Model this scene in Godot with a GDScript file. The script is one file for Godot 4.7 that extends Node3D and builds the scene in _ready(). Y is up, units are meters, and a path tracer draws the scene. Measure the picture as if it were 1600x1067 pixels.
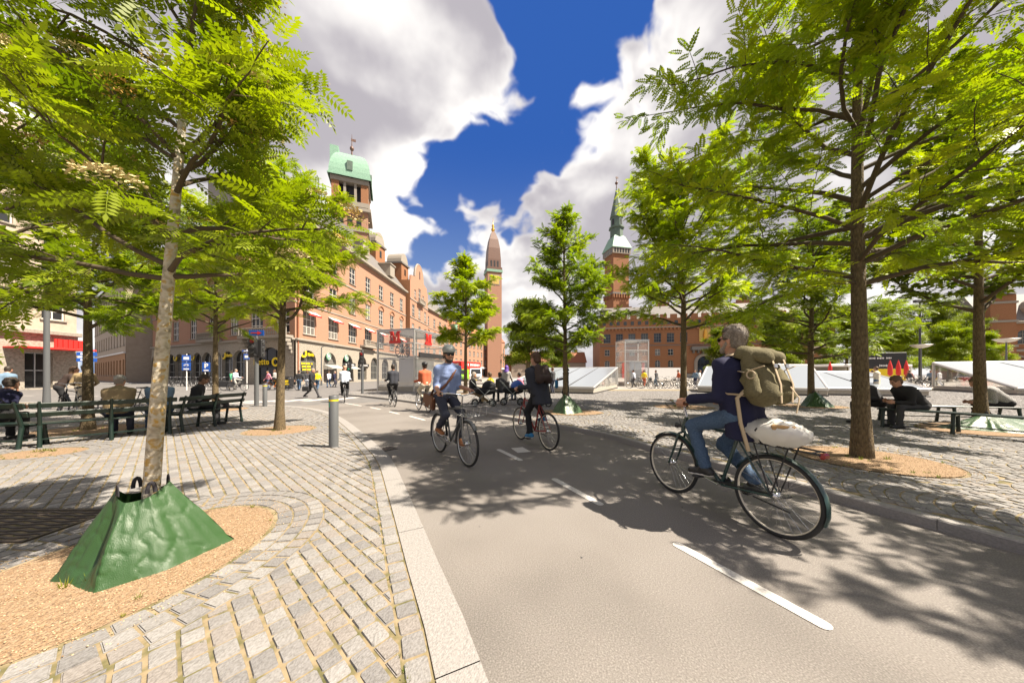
extends Node3D
# A city square: cycle track between two paved plazas, young trees, riders, brick buildings and towers behind.
# x runs to the right, y up, depth is -z; metres.
const PL := 0.1          # level of the raised plaza beyond the kerb
var rng := RandomNumberGenerator.new()
var names := {}
var M := {}
var wrinkle := FastNoiseLite.new()

func _ready() -> void:
	rng.seed = 7
	wrinkle.seed = 3
	wrinkle.frequency = 9.0
	wrinkle.fractal_octaves = 2
	var cam := Camera3D.new()
	cam.projection = Camera3D.PROJECTION_FRUSTUM
	cam.near = 0.05
	cam.far = 900.0
	cam.size = 0.05 * 1067.0 / 480.0
	cam.frustum_offset = Vector2(0, 0.05 * 51.5 / 480.0)
	cam.position = Vector3(0, 1.38, 0)
	add_child(cam)
	cam.current = true
	var we := WorldEnvironment.new()
	var env := Environment.new()
	env.background_mode = Environment.BG_SKY
	env.sky = Sky.new()
	var pano := PanoramaSkyMaterial.new()
	pano.panorama = make_sky()
	env.sky.sky_material = pano
	env.background_energy_multiplier = 1.1
	env.tonemap_mode = Environment.TONE_MAPPER_LINEAR
	env.tonemap_exposure = 2.8
	env.sdfgi_enabled = true
	env.ssao_enabled = true
	env.ssil_enabled = true
	we.environment = env
	add_child(we)
	var sun := DirectionalLight3D.new()
	sun.light_energy = 1.6
	sun.light_color = Color(1.0, 0.95, 0.875)
	sun.light_angular_distance = 0.5
	sun.shadow_enabled = true
	add_child(sun)
	sun.look_at_from_position(Vector3(0.58, 0.80, 0.12), Vector3.ZERO)
	materials()
	cloth_materials()
	ground()
	buildings()
	trees()
	furniture()
	riders()
	people()

func make_sky() -> ImageTexture:
	var W := 2048
	var H := 1024
	var px := PackedFloat32Array()
	px.resize(W * H * 4)
	var big := FastNoiseLite.new()
	big.seed = 21; big.frequency = 1.0; big.fractal_octaves = 6; big.fractal_gain = 0.5
	var warp := FastNoiseLite.new()
	warp.seed = 5; warp.frequency = 2.6; warp.fractal_octaves = 4
	var soft := FastNoiseLite.new()
	soft.seed = 9; soft.frequency = 1.3; soft.fractal_octaves = 3
	# the open blue lane between the two cloud banks, as a chain of round openings (tangent of azimuth, tangent of height, size)
	var lane := [Vector3(0.28, 1.6, 0.30), Vector3(0.24, 1.2, 0.235), Vector3(0.19, 1.02, 0.15), Vector3(0.10, 0.86, 0.085), Vector3(-0.02, 0.71, 0.075), Vector3(-0.15, 0.60, 0.085), Vector3(-0.165, 0.47, 0.055), Vector3(-0.20, 0.39, 0.04)]
	var rows := []
	rows.resize(H / 2 + 1)
	var work := func(y: int) -> void:
		var row := PackedFloat32Array()
		row.resize(W * 4)
		var el := (0.5 - (y + 0.5) / H) * PI
		var sy := sin(el)
		var cy := cos(el)
		for x in W:
			var az := (x + 0.5) / W * TAU    # 0 is straight ahead (-z)
			var dir := Vector3(sin(az) * cy, sy, -cos(az) * cy)
			var w := Vector3(warp.get_noise_3dv(dir), warp.get_noise_3dv(dir + Vector3(7, 0, 0)), 0.0)
			var q := dir * Vector3(1.0, 1.5, 1.0) + Vector3(w.x, w.y, w.x) * 0.16
			var dens := big.get_noise_3dv(q * 1.5) + 0.30
			if dir.z < -0.25:
				var ta := dir.x / -dir.z + w.x * 0.20
				var tb := dir.y / -dir.z + w.y * 0.20
				var near := 9.0
				for k in lane.size() - 1:
					var a: Vector3 = lane[k]
					var b: Vector3 = lane[k + 1]
					var ab := Vector2(b.x - a.x, b.y - a.y)
					var pa := Vector2(ta - a.x, tb - a.y)
					var t := clampf(pa.dot(ab) / ab.length_squared(), 0.0, 1.0)
					near = minf(near, (pa - ab * t).length() - lerpf(a.z, b.z, t))
				# outside the lane the banks are closed, inside open
				var f := smoothstep(-0.25, -0.5, dir.z)
				dens = lerpf(dens, maxf(dens * 0.45, 0.0) + 0.13, f * smoothstep(0.08, 0.3, tb + dir.x * 0.0) * (1.0 - smoothstep(0.9, 1.3, absf(ta)) * 0.3))
				dens = lerpf(dens, minf(dens, near * 1.3 + big.get_noise_3dv(q * 5.0) * 0.16), f)
			# thinner, bluer belt near the ground
			dens -= 0.16 * smoothstep(0.26, 0.06, sy) * smoothstep(0.15, 0.7, dir.x)
			var cover := smoothstep(0.0, 0.055, dens)
			var lit := soft.get_noise_3dv(dir * 1.6 + Vector3(0, 3, 0)) * 0.5 + big.get_noise_3dv((dir + Vector3(0.035, 0.05, 0)) * Vector3(1.0, 1.5, 1.0) * 3.2) * -0.28 + big.get_noise_3dv(dir * Vector3(1.0, 1.5, 1.0) * 3.2) * 0.28
			var white := clampf(0.60 + lit * 1.25 - smoothstep(0.10, 0.50, dens) * 0.30 + smoothstep(0.16, 0.02, dens) * 0.28, 0.30, 1.0)
			var cl := Vector3(0.178, 0.166, 0.176).lerp(Vector3(0.405, 0.39, 0.37), smoothstep(0.3, 1.0, white))
			var blue := Vector3(0.105, 0.15, 0.23).lerp(Vector3(0.012, 0.042, 0.155), smoothstep(0.0, 0.62, sy))
			var c := blue.lerp(cl, cover * 0.97)
			var k2 := x * 4
			row[k2] = c.x; row[k2 + 1] = c.y; row[k2 + 2] = c.z; row[k2 + 3] = 1.0
		rows[y] = row
	var job := WorkerThreadPool.add_group_task(work, H / 2 + 1)
	WorkerThreadPool.wait_for_group_task_completion(job)
	var all := PackedFloat32Array()
	for y in H / 2 + 1: all.append_array(rows[y])
	var low := PackedFloat32Array()
	for x in W: low.append_array(PackedFloat32Array([0.20, 0.19, 0.18, 1.0]))
	for y in H - H / 2 - 1: all.append_array(low)
	return ImageTexture.create_from_image(Image.create_from_data(W, H, false, Image.FORMAT_RGBAF, all.to_byte_array()))
# ---------------------------------------------------------------- mesh helpers
class MB:
	var v := PackedVector3Array()
	var n := PackedVector3Array()
	var i := PackedInt32Array()
	func tri(a: Vector3, b: Vector3, c: Vector3) -> void:
		var m := (b - a).cross(c - a)
		if m.length_squared() < 1e-16:
			return
		m = m.normalized()
		var k := v.size()
		v.append(a); v.append(b); v.append(c)
		n.append(m); n.append(m); n.append(m)
		i.append(k); i.append(k + 2); i.append(k + 1)
	func quad(a: Vector3, b: Vector3, c: Vector3, d: Vector3) -> void:
		var m := (c - a).cross(d - b)
		if m.length_squared() < 1e-16:
			return
		m = m.normalized()
		var k := v.size()
		v.append(a); v.append(b); v.append(c); v.append(d)
		for j in 4: n.append(m)
		i.append_array(PackedInt32Array([k, k + 2, k + 1, k, k + 3, k + 2]))
	func box(c: Vector3, s: Vector3, b := Basis.IDENTITY, bev := 0.0) -> MB:
		var h := s * 0.5
		if bev <= 0.0:
			var p := []
			for q in 8:
				p.append(c + b * Vector3(h.x if q & 1 else -h.x, h.y if q & 2 else -h.y, h.z if q & 4 else -h.z))
			quad(p[0], p[2], p[3], p[1]); quad(p[4], p[5], p[7], p[6])
			quad(p[0], p[4], p[6], p[2]); quad(p[1], p[3], p[7], p[5])
			quad(p[0], p[1], p[5], p[4]); quad(p[2], p[6], p[7], p[3])
			return self
		bev = minf(bev, minf(h.x, minf(h.y, h.z)) * 0.98)
		# chamfered: three points at each corner
		var g := func(sx, sy, sz, ax):
			var r := Vector3(h.x - bev, h.y - bev, h.z - bev)
			r[ax] += bev
			return c + b * Vector3(r.x * sx, r.y * sy, r.z * sz)
		var S := [[-1, -1], [1, -1], [1, 1], [-1, 1]]
		for ax in 3:
			for sg in [-1, 1]:
				var q := []
				for t in S:
					var w := [0, 0, 0]
					w[ax] = sg; w[(ax + 1) % 3] = t[0]; w[(ax + 2) % 3] = t[1]
					q.append(g.call(w[0], w[1], w[2], ax))
				if sg > 0: quad(q[0], q[1], q[2], q[3])
				else: quad(q[3], q[2], q[1], q[0])
		for ax in 3:
			var a1 := (ax + 1) % 3
			var a2 := (ax + 2) % 3
			for t in S:
				var w0 := [0, 0, 0]
				w0[ax] = -1; w0[a1] = t[0]; w0[a2] = t[1]
				var w1 := w0.duplicate()
				w1[ax] = 1
				var A = g.call(w0[0], w0[1], w0[2], a1)
				var B = g.call(w1[0], w1[1], w1[2], a1)
				var C = g.call(w1[0], w1[1], w1[2], a2)
				var D = g.call(w0[0], w0[1], w0[2], a2)
				if t[0] * t[1] > 0: quad(A, B, C, D)
				else: quad(D, C, B, A)
		for q in 8:
			var sx := 1 if q & 1 else -1
			var sy := 1 if q & 2 else -1
			var sz := 1 if q & 4 else -1
			var A = g.call(sx, sy, sz, 0)
			var B = g.call(sx, sy, sz, 1)
			var C = g.call(sx, sy, sz, 2)
			if sx * sy * sz > 0: tri(A, B, C)
			else: tri(A, C, B)
		return self
	func tube(p: Array, r, sides := 8, caps := true, squash := 1.0, up := Vector3.ZERO) -> MB:
		var m := p.size()
		var t := (p[1] - p[0] as Vector3).normalized()
		var x := t.cross(Vector3.UP if absf(t.y) < 0.9 else Vector3.RIGHT).normalized()
		if up != Vector3.ZERO:
			x = up.cross(t).normalized()
		var k0 := v.size()
		for a in m:
			var d: Vector3 = (p[mini(a + 1, m - 1)] - p[maxi(a - 1, 0)]).normalized()
			x = (x - d * x.dot(d)).normalized()
			var y := d.cross(x)
			var rr: float = r[a] if r is Array else r
			for s in sides:
				var w := TAU * s / sides
				var e := x * cos(w) + y * sin(w) * squash
				v.append(p[a] + e * rr)
				n.append((x * cos(w) * squash + y * sin(w)).normalized())
		for a in m - 1:
			for s in sides:
				var q := k0 + a * sides + s
				var w := k0 + a * sides + (s + 1) % sides
				i.append_array(PackedInt32Array([q, q + sides, w, w, q + sides, w + sides]))
		if caps:
			for e in [0, m - 1]:
				var kk := v.size()
				var nn: Vector3 = (p[0] - p[1]).normalized() if e == 0 else (p[m - 1] - p[m - 2]).normalized()
				for s in sides:
					v.append(v[k0 + e * sides + s]); n.append(nn)
				for s in range(1, sides - 1):
					i.append_array(PackedInt32Array([kk, kk + s, kk + s + 1] if e == 0 else [kk, kk + s + 1, kk + s]))
		return self
	func bar(a: Vector3, b: Vector3, r: float, sides := 6) -> MB:
		return tube([a, b], r, sides)
	func lathe(pr: Array, sides := 16, xf := Transform3D.IDENTITY, smooth := true) -> MB:
		# profile points (radius, height), bottom to top gives outward faces
		var m := pr.size()
		if not smooth:
			for a in m - 1:
				for s in sides:
					var c0 := Vector3(cos(TAU * s / sides), 0, -sin(TAU * s / sides))
					var c1 := Vector3(cos(TAU * (s + 1) / sides), 0, -sin(TAU * (s + 1) / sides))
					var P := [c0 * pr[a].x, c1 * pr[a].x, c1 * pr[a + 1].x, c0 * pr[a + 1].x]
					for q in 4: P[q] = xf * (P[q] + Vector3(0, pr[a if q < 2 else a + 1].y, 0))
					if pr[a + 1].x < 1e-5: tri(P[0], P[1], P[2])
					elif pr[a].x < 1e-5: tri(P[0], P[2], P[3])
					else: quad(P[0], P[1], P[2], P[3])
			return self
		for a in m - 1:
			var k0 := v.size()
			var e: Vector2 = pr[a + 1] - pr[a]
			if e.length() < 1e-7: continue
			for j in 2:
				var nn := Vector2(e.y, -e.x).normalized()
				# average with the neighbour segment unless the edge is sharp
				var b := a - 1 if j == 0 else a + 1
				if b >= 0 and b < m - 1:
					var f: Vector2 = (pr[b + 1] - pr[b])
					if f.length() > 1e-7:
						var fn := Vector2(f.y, -f.x).normalized()
						if fn.dot(nn) > 0.6: nn = (nn + fn).normalized()
				for s in sides + 1:
					var w := TAU * s / sides
					v.append(xf * Vector3(cos(w) * pr[a + j].x, pr[a + j].y, -sin(w) * pr[a + j].x))
					n.append((xf.basis * Vector3(cos(w) * nn.x, nn.y, -sin(w) * nn.x)).normalized())
			for s in sides:
				var q := k0 + s
				i.append_array(PackedInt32Array([q, q + sides + 2, q + 1, q, q + sides + 1, q + sides + 2]))
		return self
	func torus(R: float, r: float, xf: Transform3D, seg := 32, sides := 8, a0 := 0.0, a1 := TAU) -> MB:
		# ring round the local x axis, in the yz plane
		var p := []
		for s in seg + 1:
			var w := a0 + (a1 - a0) * s / seg
			p.append(xf * Vector3(0, cos(w) * R, sin(w) * R))
		return tube(p, r, sides, a1 - a0 < TAU - 0.01, 1.0, xf.basis.x)
	func prism(poly: PackedVector2Array, z0: float, z1: float, xf := Transform3D.IDENTITY) -> MB:
		if not Geometry2D.is_polygon_clockwise(poly): poly.reverse()
		var t := Geometry2D.triangulate_polygon(poly)
		var m := poly.size()
		for f in t.size() / 3:
			var A := poly[t[f * 3]]
			var B := poly[t[f * 3 + 1]]
			var C := poly[t[f * 3 + 2]]
			if (B - A).cross(C - A) < 0:
				var D := B
				B = C; C = D
			tri(xf * Vector3(A.x, A.y, z1), xf * Vector3(B.x, B.y, z1), xf * Vector3(C.x, C.y, z1))
			tri(xf * Vector3(A.x, A.y, z0), xf * Vector3(C.x, C.y, z0), xf * Vector3(B.x, B.y, z0))
		for s in m:
			var A := poly[s]
			var B := poly[(s + 1) % m]
			quad(xf * Vector3(B.x, B.y, z0), xf * Vector3(A.x, A.y, z0), xf * Vector3(A.x, A.y, z1), xf * Vector3(B.x, B.y, z1)) if false else quad(xf * Vector3(A.x, A.y, z0), xf * Vector3(A.x, A.y, z1), xf * Vector3(B.x, B.y, z1), xf * Vector3(B.x, B.y, z0))
		return self
	func ball(c: Vector3, r: Vector3, b := Basis.IDENTITY, seg := 12, rings := 8) -> MB:
		var k0 := v.size()
		for a in rings + 1:
			var th := PI * a / rings
			for s in seg + 1:
				var ph := TAU * s / seg
				var e := Vector3(sin(th) * cos(ph), cos(th), -sin(th) * sin(ph))
				v.append(c + b * (e * r))
				n.append((b * (e / r)).normalized())
		for a in rings:
			for s in seg:
				var q := k0 + a * (seg + 1) + s
				i.append_array(PackedInt32Array([q, q + 1, q + seg + 1, q + 1, q + seg + 2, q + seg + 1]))
		return self
	func sheet(pts: Array, nu: int, nv: int, flip := false) -> MB:
		# grid of points, nv rows of nu
		var k0 := v.size()
		for y in nv:
			for x in nu:
				var p: Vector3 = pts[y * nu + x]
				var du: Vector3 = pts[y * nu + mini(x + 1, nu - 1)] - pts[y * nu + maxi(x - 1, 0)]
				var dv: Vector3 = pts[mini(y + 1, nv - 1) * nu + x] - pts[maxi(y - 1, 0) * nu + x]
				var m := du.cross(dv)
				m = m.normalized() if m.length_squared() > 1e-18 else Vector3.UP
				v.append(p); n.append(-m if flip else m)
		for y in nv - 1:
			for x in nu - 1:
				var q := k0 + y * nu + x
				if flip: i.append_array(PackedInt32Array([q, q + 1, q + nu, q + 1, q + nu + 1, q + nu]))
				else: i.append_array(PackedInt32Array([q, q + nu, q + 1, q + 1, q + nu, q + nu + 1]))
		return self
	func mesh() -> ArrayMesh:
		var a := []
		a.resize(Mesh.ARRAY_MAX)
		a[Mesh.ARRAY_VERTEX] = v
		a[Mesh.ARRAY_NORMAL] = n
		a[Mesh.ARRAY_INDEX] = i
		var am := ArrayMesh.new()
		if v.size(): am.add_surface_from_arrays(Mesh.PRIMITIVE_TRIANGLES, a)
		return am

# ---------------------------------------------------------------- distance field, meshed as surface nets
class Field:
	var o: Vector3
	var h: float
	var nx: int
	var ny: int
	var nz: int
	var d := PackedFloat32Array()
	func _init(lo: Vector3, hi: Vector3, cell: float) -> void:
		o = lo; h = cell
		nx = int(ceil((hi.x - lo.x) / cell)) + 1
		ny = int(ceil((hi.y - lo.y) / cell)) + 1
		nz = int(ceil((hi.z - lo.z) / cell)) + 1
		d.resize(nx * ny * nz)
		d.fill(9.0)
	func cap(a: Vector3, b: Vector3, ra: float, rb: float, k := 0.03, sgn := 1.0) -> Field:
		var R := maxf(ra, rb) + k + h * 2.0
		var l := (a.min(b) - Vector3.ONE * R - o) / h
		var u := (a.max(b) + Vector3.ONE * R - o) / h
		var ab := b - a
		var il := 1.0 / maxf(ab.length_squared(), 1e-9)
		var dr := rb - ra
		for z in range(maxi(0, int(l.z)), mini(nz, int(u.z) + 2)):
			for y in range(maxi(0, int(l.y)), mini(ny, int(u.y) + 2)):
				var q := (z * ny + y) * nx
				var p := o + Vector3(0, y, z) * h
				for x in range(maxi(0, int(l.x)), mini(nx, int(u.x) + 2)):
					p.x = o.x + x * h
					var pa := p - a
					var t := clampf(pa.dot(ab) * il, 0.0, 1.0)
					var e := (pa - ab * t).length() - ra - dr * t
					var f := d[q + x]
					if sgn > 0.0:
						var g := maxf(k - absf(f - e), 0.0)
						d[q + x] = minf(f, e) - g * g / (4.0 * k)
					else:
						var g := maxf(k - absf(f + e), 0.0)
						d[q + x] = maxf(f, -e) + g * g / (4.0 * k)
		return self
	func ell(c: Vector3, r: Vector3, b := Basis.IDENTITY, k := 0.03, sgn := 1.0) -> Field:
		var R := maxf(r.x, maxf(r.y, r.z)) + k + h * 2.0
		var l := (c - Vector3.ONE * R - o) / h
		var u := (c + Vector3.ONE * R - o) / h
		var bi := b.transposed()
		var ir := Vector3(1.0 / r.x, 1.0 / r.y, 1.0 / r.z)
		var mn := minf(r.x, minf(r.y, r.z))
		for z in range(maxi(0, int(l.z)), mini(nz, int(u.z) + 2)):
			for y in range(maxi(0, int(l.y)), mini(ny, int(u.y) + 2)):
				var q := (z * ny + y) * nx
				var p := o + Vector3(0, y, z) * h
				for x in range(maxi(0, int(l.x)), mini(nx, int(u.x) + 2)):
					p.x = o.x + x * h
					var w := (bi * (p - c)) * ir
					var k0 := w.length()
					var k1 := (w * ir).length()
					var e := k0 * (k0 - 1.0) / maxf(k1, 1e-6) if k0 > 0.05 else -mn
					var f := d[q + x]
					if sgn > 0.0:
						var g := maxf(k - absf(f - e), 0.0)
						d[q + x] = minf(f, e) - g * g / (4.0 * k)
					else:
						var g := maxf(k - absf(f + e), 0.0)
						d[q + x] = maxf(f, -e) + g * g / (4.0 * k)
		return self
	func cut(pt: Vector3, nrm: Vector3) -> Field:
		# keeps the side away from nrm
		for z in nz:
			for y in ny:
				var q := (z * ny + y) * nx
				var e := (o + Vector3(0, y, z) * h - pt).dot(nrm)
				var s := nrm.x * h
				for x in nx:
					var w := e + s * x
					if w > d[q + x]: d[q + x] = w
		return self
	func into(m: MB, wob: FastNoiseLite = null, amp := 0.0, stretch := Vector3.ONE) -> void:
		var id := PackedInt32Array()
		id.resize(d.size())
		id.fill(-1)
		var sx := 1
		var sy := nx
		var sz := nx * ny
		for z in nz - 1:
			for y in ny - 1:
				var q := (z * ny + y) * nx
				for x in nx - 1:
					var a := d[q]
					if a > h * 2.5 or a < h * -2.5:
						q += 1
						continue
					var b := d[q + 1]
					var c := d[q + sy]
					var e := d[q + sy + 1]
					var f := d[q + sz]
					var g := d[q + sz + 1]
					var i1 := d[q + sz + sy]
					var j := d[q + sz + sy + 1]
					var neg := int(a < 0.0) + int(b < 0.0) + int(c < 0.0) + int(e < 0.0) + int(f < 0.0) + int(g < 0.0) + int(i1 < 0.0) + int(j < 0.0)
					if neg > 0 and neg < 8:
						var s := Vector3.ZERO
						var k := 0
						if (a < 0.0) != (b < 0.0): s += Vector3(a / (a - b), 0, 0); k += 1
						if (c < 0.0) != (e < 0.0): s += Vector3(c / (c - e), 1, 0); k += 1
						if (f < 0.0) != (g < 0.0): s += Vector3(f / (f - g), 0, 1); k += 1
						if (i1 < 0.0) != (j < 0.0): s += Vector3(i1 / (i1 - j), 1, 1); k += 1
						if (a < 0.0) != (c < 0.0): s += Vector3(0, a / (a - c), 0); k += 1
						if (b < 0.0) != (e < 0.0): s += Vector3(1, b / (b - e), 0); k += 1
						if (f < 0.0) != (i1 < 0.0): s += Vector3(0, f / (f - i1), 1); k += 1
						if (g < 0.0) != (j < 0.0): s += Vector3(1, g / (g - j), 1); k += 1
						if (a < 0.0) != (f < 0.0): s += Vector3(0, 0, a / (a - f)); k += 1
						if (b < 0.0) != (g < 0.0): s += Vector3(1, 0, b / (b - g)); k += 1
						if (c < 0.0) != (i1 < 0.0): s += Vector3(0, 1, c / (c - i1)); k += 1
						if (e < 0.0) != (j < 0.0): s += Vector3(1, 1, e / (e - j)); k += 1
						var nn := Vector3(b + e + g + j - a - c - f - i1, c + e + i1 + j - a - b - f - g, f + g + i1 + j - a - b - c - e).normalized()
						var p := o + (Vector3(x, y, z) + s / k) * h
						if wob != null:
							var ps := p * stretch
							p += nn * amp * wob.get_noise_3dv(ps)
						id[q] = m.v.size()
						m.v.append(p)
						m.n.append(nn)
					q += 1
		for z in range(1, nz - 1):
			for y in range(1, ny - 1):
				var q := (z * ny + y) * nx + 1
				for x in range(1, nx - 1):
					var a := d[q]
					if absf(a) < h * 2.5:
						var s := a < 0.0
						if s != (d[q + 1] < 0.0): _face(m, id, q, q - sy, q - sy - sz, q - sz, s)
						if s != (d[q + sy] < 0.0): _face(m, id, q, q - sz, q - sz - 1, q - 1, s)
						if s != (d[q + sz] < 0.0): _face(m, id, q, q - 1, q - 1 - sy, q - sy, s)
					q += 1
	func _face(m: MB, id: PackedInt32Array, a: int, b: int, c: int, e: int, s: bool) -> void:
		var A := id[a]
		var B := id[b]
		var C := id[c]
		var E := id[e]
		if A < 0 or B < 0 or C < 0 or E < 0: return
		if s: m.i.append_array(PackedInt32Array([A, C, B, A, E, C]))
		else: m.i.append_array(PackedInt32Array([A, B, C, A, C, E]))

# ---------------------------------------------------------------- nodes and materials
func numbered(called: String) -> String:
	var k: int = names.get(called, -1) + 1
	names[called] = k
	return called if k == 0 else "%s_%03d" % [called, k]

func part(m, called: String, material: Material, parent: Node = self, at := Transform3D.IDENTITY) -> MeshInstance3D:
	var o := MeshInstance3D.new()
	o.mesh = m.mesh() if m is MB else m
	o.material_override = material
	o.transform = at
	o.name = numbered(called) if parent == self else called
	parent.add_child(o, true)
	return o

func tag(o: Node, label: String, category := "", group := "") -> Node:
	o.set_meta("label", label)
	if category: o.set_meta("category", category)
	if group: o.set_meta("group", group)
	return o

func kind(o: Node, k: String) -> Node:
	o.set_meta("kind", k)
	return o

func thing(called: String, label: String, category: String, at := Vector3.ZERO, turn := 0.0, group := "") -> Node3D:
	var o := Node3D.new()
	o.name = numbered(called)
	add_child(o)
	o.position = at
	o.rotation.y = turn
	tag(o, label, category, group)
	return o

func sub(called: String, parent: Node, at := Transform3D.IDENTITY) -> Node3D:
	var o := Node3D.new()
	o.name = called
	o.transform = at
	parent.add_child(o, true)
	return o

func twin(o: Node3D, label: String, at: Vector3, turn: float, group := "") -> Node3D:
	var c: Node3D = o.duplicate()
	c.name = numbered(o.name.rsplit("_", true, 1)[0] if o.name.right(3).is_valid_int() else String(o.name))
	add_child(c)
	c.position = at
	c.rotation.y = turn
	tag(c, label, "", group)
	return c

func G(x: float, depth: float, y := 0.0) -> Vector3:
	return Vector3(x, y, -depth)

func T(at: Vector3, turn := 0.0) -> Transform3D:
	return Transform3D(Basis(Vector3.UP, turn), at)

func along(a: Vector3, b: Vector3) -> float:
	# turn about y that brings +x onto the line from a to b
	return atan2(-(b.z - a.z), b.x - a.x)

func lin(r: float, g: float, b: float, a := 1.0) -> Color:
	var c := Color(r, g, b).linear_to_srgb()
	c.a = a
	return c

func mat(r: float, g: float, b: float, rough := 0.8, metal := 0.0, o := {}) -> StandardMaterial3D:
	var m := StandardMaterial3D.new()
	m.albedo_color = lin(r, g, b)
	m.roughness = rough
	m.metallic = metal
	for k in o: m.set(k, o[k])
	return m

func noise_tex(seed_: int, freq: float, ramp: Array, size := 512, type := FastNoiseLite.TYPE_SIMPLEX_SMOOTH, oct := 4) -> NoiseTexture2D:
	var f := FastNoiseLite.new()
	f.seed = seed_; f.frequency = freq; f.noise_type = type
	f.fractal_octaves = oct
	if oct <= 1: f.fractal_type = FastNoiseLite.FRACTAL_NONE
	var t := NoiseTexture2D.new()
	t.width = size; t.height = size; t.seamless = true; t.noise = f
	var g := Gradient.new()
	g.offsets = PackedFloat32Array(); g.colors = PackedColorArray()
	for r in ramp: g.add_point(r[0], r[1])
	while g.get_point_count() > ramp.size(): g.remove_point(0 if g.get_offset(0) == 0.0 and ramp[0][0] != 0.0 else g.get_point_count() - 1)
	t.color_ramp = g
	return t

func grainy(seed_: int, freq: float, ramp: Array, meters: float, rough := 0.85, bump := 0.0, o := {}) -> StandardMaterial3D:
	# a material whose colour is a noise between the ramp's (linear) colours; the picture repeats every so many metres
	var m := StandardMaterial3D.new()
	m.albedo_texture = noise_tex(seed_, freq, ramp)
	m.roughness = rough
	m.uv1_triplanar = true
	m.uv1_world_triplanar = true
	m.uv1_scale = Vector3.ONE / meters
	if bump > 0.0:
		m.heightmap_enabled = true
		m.heightmap_scale = bump
		m.heightmap_texture = noise_tex(seed_ + 50, freq * 1.7, [[0.0, Color.BLACK], [1.0, Color.WHITE]])
	for k in o: m.set(k, o[k])
	return m
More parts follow.
